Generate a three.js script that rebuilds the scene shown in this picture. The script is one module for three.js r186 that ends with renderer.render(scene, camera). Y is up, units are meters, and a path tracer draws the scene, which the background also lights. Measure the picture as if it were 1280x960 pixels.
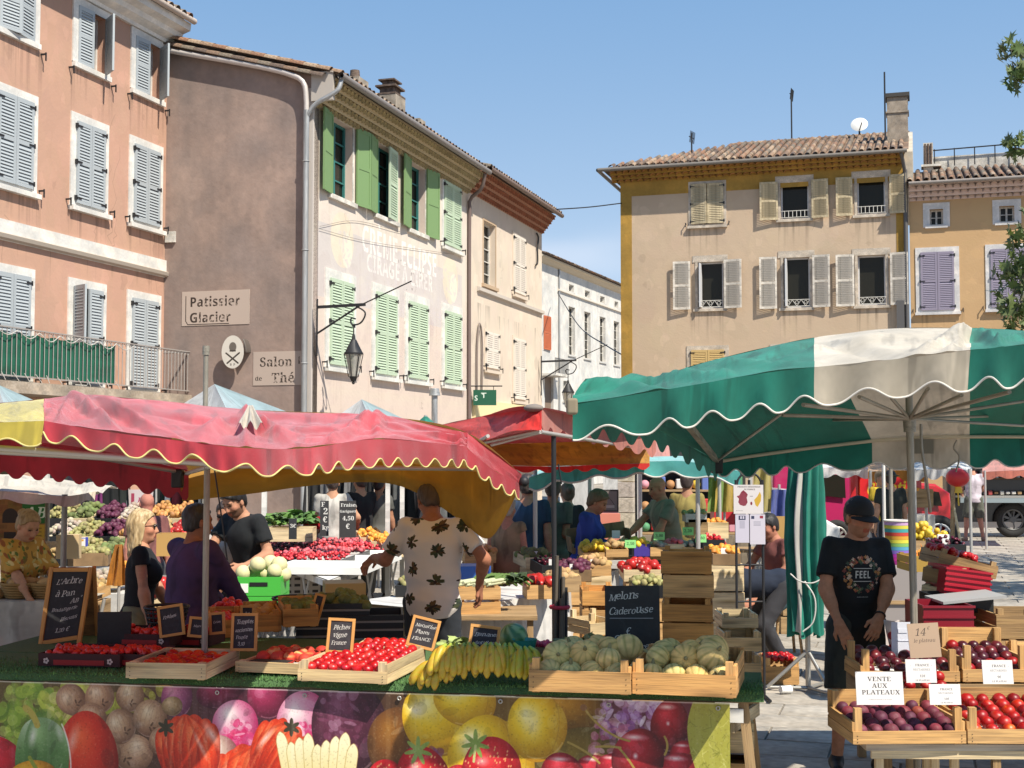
import*as THREE from 'three';
import { mergeGeometries, mergeVertices } from 'three/addons/utils/BufferGeometryUtils.js';
import { RoundedBoxGeometry } from 'three/addons/geometries/RoundedBoxGeometry.js';

const scene = new THREE.Scene();
const FOCAL = 1660, PITCH = Math.atan(87 / FOCAL), EYE = 2.0;      // focal length in units of a 1280 x 960 picture
const camera = new THREE.PerspectiveCamera(2*Math.atan(480 / FOCAL)*180 / Math.PI, 4 / 3, 0.1, 2000);
camera.position.set(0, EYE, 0);
camera.rotation.set(PITCH, 0, 0);
const renderer = new THREE.WebGLRenderer({ antialias: true });
renderer.setSize(1024, 768);
renderer.toneMapping = THREE.LinearToneMapping;
renderer.toneMappingExposure = 1.48;
renderer.shadowMap.enabled = true;
const SUN = new THREE.Vector3(0.394, 0.78, 0.4875).normalize();
const sun = new THREE.DirectionalLight(new THREE.Color(1.0, 0.93, 0.80), 4.9);
sun.position.copy(SUN).multiplyScalar(80).add(new THREE.Vector3(0, 0, -20));
sun.target.position.set(0, 0, -20);
sun.castShadow = true; sun.shadow.mapSize.set(4096, 4096); sun.shadow.bias = -0.0004;
Object.assign(sun.shadow.camera, { left: -45, right: 45, top: 45, bottom: -45, near: 1, far: 220 });
scene.add(sun, sun.target);

function rng(seed) { let s = seed | 0; return ()=>{ s = (s + 0x6d2b79f5) | 0;let t = Math.imul(s ^ (s >>> 15), 1 | s); t = (t + Math.imul(t ^ (t >>> 7), 61 | t)) ^ t; return ((t ^ (t >>> 14)) >>> 0) / 4294967296; }; }
const R = rng(20240713);
const rr = (a, b)=>a + (b - a)*R();
function hash2(x, y, s) { let h = Math.imul(x, 374761393) + Math.imul(y, 668265263) + Math.imul(s, 974711); h = Math.imul(h ^ (h >>> 13), 1274126177); return ((h ^ (h >>> 16)) >>> 0) / 4294967296; }
function vnoise(x, y, px, py, s) {                                  // value noise that repeats after px, py cells
const xi = Math.floor(x), yi = Math.floor(y), fx = x - xi, fy = y - yi, u = fx*fx*(3 - 2*fx), v = fy*fy*(3 - 2*fy);
const m = (a, n)=>((a % n) + n) % n;
const a = hash2(m(xi, px), m(yi, py), s), b = hash2(m(xi + 1, px), m(yi, py), s), c = hash2(m(xi, px), m(yi + 1, py), s), d = hash2(m(xi + 1, px), m(yi + 1, py), s);
return a + (b - a)*u + (c - a)*v + (a - b - c + d)*u*v;
}
function fbm(u, v, f, oct, s, fy = f) { let t = 0, w = 0.5, n = 0;for (let i = 0; i < oct; i++) { t += w*vnoise(u*f, v*fy, f, fy, s + i*17); n += w; w *= 0.55; f *= 2; fy *= 2; } return t / n; }
function noise3(x, y, z) { return (vnoise(x + z*0.37, y - z*0.61, 1e6, 1e6, 3) + vnoise(y + x*0.23 + 31, z - x*0.41 + 57, 1e6, 1e6, 5)) - 1; }
const clamp = (x, a = 0, b = 1)=>Math.min(b, Math.max(a, x)), lerp = (a, b, t)=>a + (b - a)*t, sstep = (a, b, x)=>{ x = clamp((x - a) / (b - a)); return x*x*(3 - 2*x); };
const V = (x, y, z)=>new THREE.Vector3(x, y, z);

{
const W = 1024, H = 512, data = new Float32Array(W*H*4);
for (let j = 0; j < H; j++) for (let i = 0; i < W; i++) {
const el = ((j + 0.5) / H - 0.5)*Math.PI, az = ((i + 0.5) / W)*2*Math.PI, y = Math.sin(el), k = clamp(y);
const t = Math.pow(1 - k, 4.2), q = Math.pow(1 - k, 7);
let c = [lerp(0.095, 0.36, t), lerp(0.225, 0.515, t), lerp(0.44, 0.67, t)];
c = [lerp(c[0], 0.56, q*0.85), lerp(c[1], 0.62, q*0.85), lerp(c[2], 0.70, q*0.85)];
const dx = Math.cos(az)*Math.cos(el), dz = Math.sin(az)*Math.cos(el), sd = dx*-SUN.x*0 + y*SUN.y;
if (y > 0) {
const n = fbm(i / W, j / H, 22, 5, 77, 44), band = sstep(0.0, 0.05, y)*(1 - sstep(0.13, 0.24, y));
const cl = sstep(0.5, 0.8, n)*band*0.6;
c = [lerp(c[0], 0.66, cl), lerp(c[1], 0.68, cl), lerp(c[2], 0.74, cl)];
} else { const g = sstep(0, -0.15, y); c = [lerp(c[0], 0.25, g), lerp(c[1], 0.22, g), lerp(c[2], 0.19, g)]; }
data.set([c[0], c[1], c[2], 1], (j*W + i)*4);
}
const sky = new THREE.DataTexture(data, W, H, THREE.RGBAFormat, THREE.FloatType);
sky.mapping = THREE.EquirectangularReflectionMapping; sky.magFilter = THREE.LinearFilter; sky.minFilter = THREE.LinearFilter; sky.wrapS = THREE.RepeatWrapping; sky.needsUpdate = true;
scene.background = sky; scene.environment = sky;
}

const CP = Math.cos(PITCH), SP = Math.sin(PITCH);
function ray(px, py) { const a = (px - 640) / FOCAL, b = (480 - py) / FOCAL; return V(a, b*CP + SP, -(CP - b*SP)); }
function P(px, py, d) { const r = ray(px, py), t = d / -r.z; return V(r.x*t, EYE + r.y*t, -d); }
function GP(px, py, h = 0) { const r = ray(px, py), t = (h - EYE) / r.y; return V(r.x*t, h, r.z*t); }
function XZ(px, d) { return P(px, 567, d); }
const DEG = Math.PI / 180;

const used = new Map();
function numbered(name) { const n = used.get(name) || 0; used.set(name, n + 1); return n ? name + '_' + String(n).padStart(3, '0') : name; }
function shadowy(o) { o.castShadow = true; o.receiveShadow = true; return o; }
function tag(o, label, category, group, kind) { if (label) o.userData.label = label;if (category) o.userData.category = category;if (group) o.userData.group = group;if (kind) o.userData.kind = kind; return o; }
function thing(name, label, category, pos = [0, 0, 0], turn = 0, group) {
const o = new THREE.Group(); o.name = numbered(name);if (pos.isVector3) o.position.copy(pos); else o.position.set(...pos); o.rotation.y = turn; scene.add(o); return tag(o, label, category, group);
}
function mesh(parent, name, geo, mat) { const m = shadowy(new THREE.Mesh(Array.isArray(geo) ? merge(geo) : geo, mat)); m.name = parent === scene ? numbered(name) : name; parent.add(m); return m; }
function solo(name, label, category, geo, mat, pos, group) { const m = mesh(scene, name, geo, mat);if (pos) m.position.copy(pos.isVector3 ? pos : V(...pos)); return tag(m, label, category, group); }
function struct(name, geo, mat, label) { const m = mesh(scene, name, geo, mat); m.userData.kind = 'structure';if (label) m.userData.label = label; return m; }
function copyOf(o, label, group) { const c = o.clone(); c.name = numbered(o.name.replace(/_\d{3}$/, ''));if (label) c.userData.label = label;if (group) c.userData.group = group; scene.add(c); return c; }

function clean(g) {
if (g.index) g = g.toNonIndexed();
for (const k of Object.keys(g.attributes)) if (!['position', 'normal', 'uv', 'color'].includes(k)) g.deleteAttribute(k);
if (!g.attributes.normal) g.computeVertexNormals();
if (!g.attributes.uv) g.setAttribute('uv', new THREE.BufferAttribute(new Float32Array(g.attributes.position.count*2), 2));
return g;
}
function merge(list) {
list = list.flat(9).map(clean);if (list.length === 1) return list[0];
const col = list.some((g)=>g.attributes.color);
if (col) for (const g of list) if (!g.attributes.color) g.setAttribute('color', new THREE.BufferAttribute(new Float32Array(g.attributes.position.count*3).fill(1), 3));
return mergeGeometries(list, false);
}
function tint(g, c) { g = clean(g);const n = g.attributes.position.count, a = new Float32Array(n*3), k = c.isColor ? [c.r, c.g, c.b] : c;for (let i = 0; i < n; i++) a.set(k, i*3); g.setAttribute('color', new THREE.BufferAttribute(a, 3)); return g; }
function bx(w, h, d, x = 0, y = 0, z = 0, off = 0) {
const g = new THREE.BoxGeometry(w, h, d), uv = g.attributes.uv, dims = [[d, h], [d, h], [w, d], [w, d], [w, h], [w, h]];
for (let f = 0; f < 6; f++) for (let k = 0; k < 4; k++) { const i = f*4 + k;let a = uv.getX(i)*dims[f][0], b = uv.getY(i)*dims[f][1];if (dims[f][1] > dims[f][0]) [a, b] = [b, a]; uv.setXY(i, a + off, b + off*1.7); }
return g.translate(x, y, z);
}
function rbox(w, h, d, r, x = 0, y = 0, z = 0) { const g = new RoundedBoxGeometry(w, h, d, 2, Math.min(r, w / 2.01, h / 2.01, d / 2.01)); return g.translate(x, y, z); }
function cyl(r0, r1, a, b, n = 10) {                                 // a tapered rod from a to b
const d = b.clone().sub(a), L = d.length(), g = new THREE.CylinderGeometry(r1, r0, L, n, 1);
g.applyQuaternion(new THREE.Quaternion().setFromUnitVectors(V(0, 1, 0), d.normalize()));const m = a.clone().lerp(b, 0.5); return g.translate(m.x, m.y, m.z);
}
function rod(a, b, r, n = 8) { return cyl(r, r, a, b, n); }
function tube(pts, r, seg = 24, n = 6, closed = false) { return new THREE.TubeGeometry(new THREE.CatmullRomCurve3(pts, closed, 'centripetal'), seg, r, n, closed); }
function bar(a, b, w, h) {                                           // a flat bar of section w x h from a to b
const d = b.clone().sub(a), L = d.length(), g = bx(L, h, w); d.normalize();
const up = Math.abs(d.y) > 0.95 ? V(0, 0, 1) : V(0, 1, 0), zz = d.clone().cross(up).normalize(), yy = zz.clone().cross(d);
g.applyMatrix4(new THREE.Matrix4().makeBasis(d, yy, zz));const m = a.clone().lerp(b, 0.5); return g.translate(m.x, m.y, m.z);
}
function sph(r, x, y, z, n = 12) { return new THREE.SphereGeometry(r, n, Math.max(6, n*0.7 | 0)).translate(x, y, z); }
function quadGrid(fn, nu, nv, uvs = 1, vvs = 1) {                    // surface patch: fn(u, v) gives a point
const pos = [], uv = [], idx = [];
for (let j = 0; j<=nv; j++) for (let i = 0; i<=nu; i++) { const p = fn(i / nu, j / nv); pos.push(p.x, p.y, p.z); uv.push(i / nu*uvs, j / nv*vvs); }
for (let j = 0; j < nv; j++) for (let i = 0; i < nu; i++) { const a = j*(nu + 1) + i, b = a + 1, c = a + nu + 1, d = c + 1; idx.push(a, b, d, a, d, c); }
const g = new THREE.BufferGeometry(); g.setAttribute('position', new THREE.Float32BufferAttribute(pos, 3)); g.setAttribute('uv', new THREE.Float32BufferAttribute(uv, 2)); g.setIndex(idx); g.computeVertexNormals(); return g;
}
function polyAt(pts, t) { // point on a smooth polyline, t in 0..1 over the points' indices
const n = pts.length - 1, x = clamp(t)*n, i = Math.min(n - 1, Math.floor(x)), f = x - i;
const p0 = pts[Math.max(0, i - 1)], p1 = pts[i], p2 = pts[i + 1], p3 = pts[Math.min(n, i + 2)];
const h = (a, b, c, d)=>0.5*(2*b + (c - a)*f + (2*a - 5*b + 4*c - d)*f*f + (3*b - a - 3*c + d)*f*f*f);
return V(h(p0.x, p1.x, p2.x, p3.x), h(p0.y, p1.y, p2.y, p3.y), h(p0.z, p1.z, p2.z, p3.z));
}
function linAt(pts, t) { const n = pts.length - 1, x = clamp(t)*n, i = Math.min(n - 1, Math.floor(x)); return pts[i].clone().lerp(pts[i + 1], x - i); }

const sr = (r, g, b)=>new THREE.Color().setRGB(r / 255, g / 255, b / 255, THREE.SRGBColorSpace);
function pixTex(size, fn, srgb = true, w = size) {
const data = new Uint8Array(w*size*4);
for (let j = 0; j < size; j++) for (let i = 0; i < w; i++) { const c = fn(i / w, j / size, i, j), o = (j*w + i)*4;if (c.length) { data[o] = clamp(c[0])*255; data[o + 1] = clamp(c[1])*255; data[o + 2] = clamp(c[2])*255; } else { data[o] = data[o + 1] = data[o + 2] = clamp(c)*255; } data[o + 3] = 255; }
const t = new THREE.DataTexture(data, w, size); t.wrapS = t.wrapT = THREE.RepeatWrapping; t.magFilter = THREE.LinearFilter;if (srgb) t.colorSpace = THREE.SRGBColorSpace; t.needsUpdate = true; return t;
}
function rep(t, metres, my = metres) { const c = t.clone(); c.repeat.set(1 / metres, 1 / my); c.needsUpdate = true; return c; }
function canvasTex(w, h, draw) { const c = document.createElement('canvas'); c.width = w; c.height = h;const x = c.getContext('2d'); draw(x, w, h);const t = new THREE.CanvasTexture(c); t.colorSpace = THREE.SRGBColorSpace; t.magFilter = THREE.LinearFilter; return t; }
const std = (color, roughness = 0.8, more = {})=>new THREE.MeshStandardMaterial({ color: Array.isArray(color) ? new THREE.Color().setRGB(...color) : color, roughness, ...more });
const phy = (color, roughness = 0.8, more = {})=>new THREE.MeshPhysicalMaterial({ color: Array.isArray(color) ? new THREE.Color().setRGB(...color) : color, roughness, ...more });

const T = {};
T.grit = pixTex(256, (u, v)=>0.5*fbm(u, v, 32, 3, 1) + 0.5*fbm(u, v, 6, 3, 2), false);
function plasterTex(seed, depth, warm = 0) {
return pixTex(512, (u, v)=>{
const a = fbm(u, v, 4, 5, seed), b = fbm(u, v, 9, 4, seed + 50), c = fbm(u, v, 60, 2, seed + 90), s = fbm(u, v, 24, 3, seed + 130, 3);
let k = 0.86 + depth*((a - 0.5)*0.9 + (b - 0.5)*0.5 + (s - 0.5)*0.35) + (c - 0.5)*0.07;
k += sstep(0.62, 0.70, b)*0.06*depth*4*0.5 - sstep(0.66, 0.8, a)*0.05;
return [k*(1 + warm*(b - 0.5)), k, k*(1 - warm*(b - 0.5))];
});
}
T.plasterA = plasterTex(11, 0.17, 0.08); T.plasterB = plasterTex(23, 0.24, 0.05); T.plasterC = plasterTex(37, 0.2, 0.05);
T.wood = pixTex(256, (u, v)=>{
const w = fbm(u, v, 3, 3, 5, 10), g = fbm(u, v, 4, 4, 7, 64), kx = (u - 0.3)*6, ky = (v - 0.62)*16, knot = Math.exp(-(kx*kx + ky*ky)), kx2 = (u - 0.8)*7, ky2 = (v - 0.2)*18, knot2 = Math.exp(-(kx2*kx2 + ky2*ky2));
const k = 0.93 + (w - 0.5)*0.25 + (g - 0.5)*0.32 - 0.3*(knot + knot2);
return [k, k*(0.98 - 0.03*knot), k*(0.95 - 0.08*(g - 0.5) - 0.1*knot)];
});
T.cloth = pixTex(256, (u, v, i, j)=>0.5 + 0.25*((i % 4 < 2) === (j % 4 < 2) ? 1 : -1) + (fbm(u, v, 8, 3, 9) - 0.5)*0.4, false);
T.clothStain = pixTex(256, (u, v)=>{ const k = 0.9 + (fbm(u, v, 3, 5, 61) - 0.5)*0.42 - 0.12*sstep(0.6, 0.75, fbm(u, v, 20, 3, 67, 3)) + (fbm(u, v, 40, 2, 63) - 0.5)*0.06; return [k, k*0.995, k*0.985]; });
T.stone = pixTex(512, (u, v)=>{ const k = 0.85 + (fbm(u, v, 5, 5, 71) - 0.5)*0.4 + (fbm(u, v, 70, 2, 75) - 0.5)*0.2, w = fbm(u, v, 12, 3, 79); return [k*(1 + 0.04*(w - 0.5)), k, k*(1 - 0.05*(w - 0.5))]; });
T.tile = pixTex(128, (u, v)=>{ const k = 0.85 + (fbm(u, v, 6, 4, 81) - 0.5)*0.6, l = sstep(0.55, 0.75, fbm(u, v, 9, 3, 85))*0.35; return [k*(1 - l*0.2), k*(1 - l*0.05), k*(1 + l*0.2)]; });
T.skin = pixTex(128, (u, v)=>{ const k = 0.95 + (fbm(u, v, 10, 3, 91) - 0.5)*0.15; return [k, k*0.97, k*0.95]; });

function wallPaint(x0, x1, y0, y1, rgb, sills, seed) {
const W = 1024, tx = canvasTex(W, W, (x)=>{ const rnd = rng(seed), X = (v)=>(v - x0) / (x1 - x0)*W, Y = (v)=>W - (v - y0) / (y1 - y0)*W, m = W / (x1 - x0), c = (k, a)=>`rgba(${rgb[0]*k | 0},${rgb[1]*k | 0},${rgb[2]*k | 0},${a})`; x.fillStyle = c(1, 1); x.fillRect(0, 0, W, W);
for (let i = 0; i < 700; i++) { const s = (0.05 + rnd()*rnd()*0.9)*m; x.fillStyle = c([0.93, 1.06, 0.97, 1.1][i % 4], 0.09 + 0.1*rnd()); x.beginPath(); x.ellipse(rnd()*W, rnd()*W, s, s*(0.3 + rnd()), rnd()*3, 0, 7); x.fill(); }
for (let i = 0; i < 120; i++) { x.fillStyle = c(i % 3 ? 1.12 : 0.82, 0.3); x.beginPath();const a = rnd()*W, b = rnd()*W, s = (0.04 + rnd()*0.18)*m;for (let k = 0; k < 8; k++) x.lineTo(a + Math.cos(k*0.785)*s*(0.4 + rnd()), b + Math.sin(k*0.785)*s*(0.4 + rnd())); x.fill(); }
for (const [a, b, y] of sills) for (let i = 0; i < 26; i++) { const px = i < 12 ? (i % 2 ? a : b) + (rnd() - 0.5)*0.2 : lerp(a, b, rnd()), L = (0.2 + rnd()*rnd()*1.5)*W / (y1 - y0), g = x.createLinearGradient(0, Y(y), 0, Y(y) + L); g.addColorStop(0, c(0.68, 0.3)); g.addColorStop(1, c(0.7, 0)); x.fillStyle = g; x.fillRect(X(px), Y(y), (0.015 + rnd()*0.07)*m, L); }
x.strokeStyle = c(0.6, 0.55); x.lineWidth = 1;for (let i = 0; i < 9; i++) { let a = rnd()*W, b = rnd()*W; x.beginPath(); x.moveTo(a, b);for (let k = 0; k < 14; k++) { a += (rnd() - 0.5)*0.4*m; b += rnd()*0.25*m; x.lineTo(a, b); } x.stroke(); }
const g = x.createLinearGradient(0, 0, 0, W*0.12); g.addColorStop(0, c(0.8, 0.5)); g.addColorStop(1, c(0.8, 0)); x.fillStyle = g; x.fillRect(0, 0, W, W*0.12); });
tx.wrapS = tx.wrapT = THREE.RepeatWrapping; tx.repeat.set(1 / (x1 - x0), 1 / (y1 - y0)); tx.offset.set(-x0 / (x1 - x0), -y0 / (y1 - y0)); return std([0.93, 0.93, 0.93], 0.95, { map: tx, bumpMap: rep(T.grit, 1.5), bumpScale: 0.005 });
}
const plaster = (rgb, tex, metres, extra = {})=>std(rgb, 0.95, { map: rep(tex, metres), bumpMap: rep(T.grit, 1.5), bumpScale: 0.005, ...extra });
const woodM = (rgb, extra = {})=>std(rgb, 0.78, { map: rep(T.wood, 0.6, 0.25), bumpMap: rep(T.wood, 0.6, 0.25), bumpScale: 0.002, ...extra });
const clothM = (rgb, tr = 0.35, more = {})=>phy(rgb, 0.9, { map: rep(T.clothStain, 1.6), bumpMap: rep(T.cloth, 0.05), bumpScale: 0.0006, transmission: tr, thickness: 0, side: THREE.DoubleSide, ...more });
const M = {
white: std([0.78, 0.76, 0.72], 0.6, { map: rep(T.clothStain, 2) }), trim: std([0.74, 0.70, 0.63], 0.85, { map: rep(T.stone, 2) }),
black: std([0.012, 0.012, 0.013], 0.55), iron: std([0.025, 0.025, 0.028], 0.55, { metalness: 0.3 }), steel: std([0.42, 0.41, 0.38], 0.45, { metalness: 0.7 }),
pole: std([0.40, 0.36, 0.29], 0.5, { metalness: 0.35, map: rep(T.stone, 0.8) }), galv: std([0.46, 0.47, 0.48], 0.55, { metalness: 0.4, map: rep(T.stone, 1) }),
wood: woodM([0.60, 0.37, 0.16]), woodWarm: woodM([0.72, 0.42, 0.17]), woodPale: woodM([0.74, 0.60, 0.38]), woodOrange: woodM([0.64, 0.33, 0.10]), woodOld: woodM([0.40, 0.27, 0.14]), woodDark: woodM([0.15, 0.085, 0.04]),
glass: phy([0.02, 0.019, 0.014], 0.1, { specularIntensity: 0.35 }), card: std([0.36, 0.23, 0.12], 0.9, { map: rep(T.clothStain, 0.8) }),
slate: std([0.022, 0.022, 0.024], 0.75, { map: rep(T.clothStain, 0.4) }), paper: std([0.80, 0.79, 0.76], 0.8), zinc: std([0.50, 0.48, 0.45], 0.5, { metalness: 0.5 }),
};
// ================================================================ BUILDINGS
const PHI_L = 72.9*DEG, PHI_R = -17.1*DEG, PHI_W = 69*DEG;
function facade(px, d, phi) {
const O = XZ(px, d); O.y = 0;const ax = V(Math.cos(phi), 0, -Math.sin(phi)), n = V(Math.sin(phi), 0, Math.cos(phi)), cam = V(0, EYE, 0);
return { O, phi, ax, n, at(x, y, z = 0) { const r = ray(x, y), t = n.dot(O.clone().addScaledVector(n, z).sub(cam)) / n.dot(r), p = r.multiplyScalar(t).add(cam); return { x: p.clone().sub(O).dot(ax), y: p.y }; },
box(l, t, r, b, z = 0) { const a = this.at(l, t, z), c = this.at(r, b, z); return { x0: a.x, x1: c.x, y0: c.y, y1: a.y, w: c.x - a.x, h: a.y - c.y }; } };
}
const rectHole = (q)=>{ const p = new THREE.Path(); p.moveTo(q.x0, q.y0); p.lineTo(q.x1, q.y0); p.lineTo(q.x1, q.y1); p.lineTo(q.x0, q.y1); p.closePath(); return p; };
function wallGeo(outline, holes = [], depth = 0.35) {
const s = new THREE.Shape(outline.map(([x, y])=>new THREE.Vector2(x, y))); s.holes = holes.map(rectHole);
return new THREE.ExtrudeGeometry(s, { depth, bevelEnabled: false }).translate(0, 0, -depth);
}
const leafCache = new Map();
function leafGeo(w, h, slats = true, mids = 1, side = 'l') {                     // a shutter leaf: hinge edge at x = 0, foot at y = 0
const key = [w.toFixed(2), h.toFixed(2), slats, mids, side].join();if (leafCache.has(key)) return leafCache.get(key);
const st = 0.065, th = 0.042, g = [bx(st, h, th, st / 2, h / 2, 0), bx(st, h, th, w - st / 2, h / 2, 0)];
const rails = [0.04, ...Array.from({ length: mids }, (_, i)=>h*(i + 1) / (mids + 1)), h - 0.04];
for (const y of rails) g.push(bx(w - 2*st, 0.085, th*0.9, w / 2, y, 0));
if (slats) { const n = Math.max(4, Math.round(h / 0.062));for (let i = 0; i < n; i++) { const y = (i + 0.5)*h / n;if (rails.some((q)=>Math.abs(q - y) < 0.05)) continue; g.push(bx(w - 2*st, 0.012, 0.08).rotateX(1.15).translate(w / 2, y, 0)); } }
else { g.push(bx(w - 2*st, h - 0.1, 0.018, w / 2, h / 2, 0)); g.push(bx(w - 0.02, 0.05, 0.02, w / 2, h*0.25, 0.024), bx(w - 0.02, 0.05, 0.02, w / 2, h*0.75, 0.024)); }
const out = merge(g);if (side === 'r') out.translate(-w, 0, 0); leafCache.set(key, out); return out;
}
function leaf(parent, mat, hx, y0, w, h, side, open, z, slats = true, label) { // side 'l' hinges on its left edge, 'r' on its right; open = degrees from closed
const m = mesh(parent, 'shutter', leafGeo(w, h, slats, 1, side), mat); m.position.set(hx, y0, z);
m.rotation.y = (side === 'l' ? -open : open)*DEG;if (label) m.userData.label = label; return m;
}
function surround(q, fw, t = 0.03, sill = 0.06, low = true) {        // flat bands round an opening q, butted end to end
const g = [bx(q.w + 2*fw, fw, t, (q.x0 + q.x1) / 2, q.y1 + fw / 2, t / 2), bx(fw, q.h, t, q.x0 - fw / 2, (q.y0 + q.y1) / 2, t / 2), bx(fw, q.h, t, q.x1 + fw / 2, (q.y0 + q.y1) / 2, t / 2)];
if (low) g.push(bx(q.w + 2*fw, 0.07, t, (q.x0 + q.x1) / 2, q.y0 - 0.035, t / 2)); return g;
}
function stays(q, out, y) { const g = [];for (const x of [q.x0 - out, q.x1 + out]) g.push(bx(0.03, 0.03, 0.12, x, y, 0.06), bx(0.025, 0.16, 0.02, x, y - 0.05, 0.115)); return g; }
function shuttered(house, q, mat, o = {}) {
const fw = o.fw ?? 0.16, w = mesh(house, 'window', surround(q, fw, 0.03), o.frame ?? M.trim);if (o.label) w.userData.label = o.label;
mesh(w, 'recess', bx(q.w, q.h, 0.004, (q.x0 + q.x1) / 2, (q.y0 + q.y1) / 2, 0.004), M.black);
mesh(w, 'sill', bx(q.w + 2*fw + 0.06, 0.09, 0.12, (q.x0 + q.x1) / 2, q.y0 - 0.117, 0.06), o.frame ?? M.trim);
const lw = q.w / 2 - 0.006, z = 0.05;
leaf(w, mat, q.x0, q.y0, lw, q.h, 'l', o.l ?? 0, z); leaf(w, mat, q.x1, q.y0, lw, q.h, 'r', o.r ?? 0, z);
const hg = [];for (const s of [-1, 1]) for (const k of [0.06, 0.5, 0.94]) { const hx = s < 0 ? q.x0 : q.x1;if ((s < 0 ? o.l : o.r) > 20) continue; hg.push(bx(0.16, 0.03, 0.014, hx - s*0.06, q.y0 + q.h*k, z + 0.03), bx(0.04, 0.09, 0.06, hx + s*0.02, q.y0 + q.h*k, z)); }
mesh(w, 'hinges', [...hg, ...stays(q, fw + 0.1, q.y0 + 0.02)], M.iron).userData.kind = 'stuff'; return w;
}
function openWindow(house, q, o = {}) {
const cx = (q.x0 + q.x1) / 2, cy = (q.y0 + q.y1) / 2, w = mesh(house, 'window', o.lintel ? [bx(q.w + 0.36, 0.24, 0.022, cx, q.y1 + 0.12, 0.011), bx(0.09, q.h, 0.02, q.x0 - 0.045, cy, 0.01), bx(0.09, q.h, 0.02, q.x1 + 0.045, cy, 0.01)] : surround(q, 0.06, 0.02), o.frame ?? M.trim);
mesh(w, 'sill', bx(q.w + 0.3, 0.1, 0.16, cx, q.y0 - 0.055, -0.0), o.frame ?? M.trim);
const sash = [], z = -0.2, f = 0.055; sash.push(bx(f, q.h, 0.05, q.x0 + f / 2, cy, z), bx(f, q.h, 0.05, q.x1 - f / 2, cy, z), bx(q.w - 2*f, f, 0.05, cx, q.y1 - f / 2, z), bx(q.w - 2*f, f, 0.05, cx, q.y0 + f / 2, z));
if (o.bars) { sash.push(bx(0.06, q.h - 2*f, 0.045, cx, cy, z));for (let i = 1; i < o.bars; i++) sash.push(bx(q.w - 2*f, 0.03, 0.03, cx, q.y0 + q.h*i / o.bars, z)); }
if (o.ajar) sash.push(bx(0.05, q.h - 0.1, 0.42, q.x0 + 0.1, cy, z + 0.2));
mesh(w, 'sash', sash, o.sash ?? M.trim); mesh(w, 'pane', bx(q.w, q.h, 0.01, cx, cy, z - 0.04), M.glass);
for (const s of o.leaves ?? []) leaf(w, o.mat, s.x, s.y ?? q.y0 - 0.02, s.w, s.h ?? q.h + 0.06, s.side, s.open, s.z ?? 0.06, s.slats ?? true);
if (o.rail) { const g = [], y = q.y0 + 0.28, zz = 0.02; g.push(rod(V(q.x0, y, zz), V(q.x1, y, zz), 0.012), rod(V(q.x0, q.y0 + 0.05, zz), V(q.x1, q.y0 + 0.05, zz), 0.012));
const n = o.rail === 'scroll' ? 3 : 7;if (o.rail === 'scroll') for (let i = 0; i < n; i++) { const a = q.x0 + q.w*i / n, b = q.x0 + q.w*(i + 1) / n; g.push(rod(V(a, y, zz), V((a + b) / 2, q.y0 + 0.05, zz), 0.009), rod(V((a + b) / 2, q.y0 + 0.05, zz), V(b, y, zz), 0.009), new THREE.TorusGeometry(0.055, 0.009, 5, 12).translate((a + b) / 2, y - 0.09, zz)); }
else for (let i = 1; i < n; i++) g.push(rod(V(q.x0 + q.w*i / n, q.y0 + 0.05, zz), V(q.x0 + q.w*i / n, y, zz), 0.012)); mesh(w, 'guard_rail', g, o.railMat ?? M.iron); }
return w;
}
const TILE_COLS = [sr(166, 136, 110), sr(142, 116, 96), sr(182, 156, 130), sr(116, 98, 86), sr(158, 118, 92), sr(136, 122, 106)];
const tileMats = TILE_COLS.map((c)=>std(c, 0.95, { map: rep(T.tile, 0.5) }));
const tileGeo = (len, r0, r1)=>{ const g = new THREE.CylinderGeometry(r1, r0, len, 7, 1, true, -Math.PI / 2, Math.PI); return g.rotateX(-Math.PI / 2); };   // axis z, arch towards +y, wide end at +z
function genoise(house, x0, x1, yTop, rows, proj, rh, pitch, mat, slabMat, name = 'genoise') {
const g = new THREE.CylinderGeometry(pitch*0.44, pitch*0.47, 1, 8, 1, true, -Math.PI / 2, Math.PI).rotateX(-Math.PI / 2), gi = g.scale(1, 1, 1), n = Math.floor((x1 - x0) / pitch), im = new THREE.InstancedMesh(gi, mat, n*rows), m4 = new THREE.Matrix4(), slabs = [];
for (let k = 0; k < rows; k++) { const z = proj*(rows - k) / rows, y = yTop - rh*(k + 1); slabs.push(bx(x1 - x0, rh*0.34, z, (x0 + x1) / 2, y + rh*0.83, z / 2 + 0.004*k));
slabs.push(bx(x1 - x0, rh*0.66, Math.max(0.02, z - proj / rows*0.8), (x0 + x1) / 2, y + rh*0.33, Math.max(0.02, z - proj / rows*0.8) / 2));
for (let i = 0; i < n; i++) { m4.makeScale(1, rh*0.62 / (pitch*0.45), proj / rows).setPosition(x0 + (i + 0.5 + (k % 2)*0.0)*pitch, y, z - proj / rows*0.5); im.setMatrixAt(k*n + i, m4);const c = 0.85 + 0.3*hash2(i, k, 7); im.setColorAt(k*n + i, new THREE.Color(c, c, c)); } }
im.name = name; im.userData.kind = 'stuff'; shadowy(im); house.add(im); mesh(house, 'cornice_course', slabs, slabMat);
}
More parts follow.
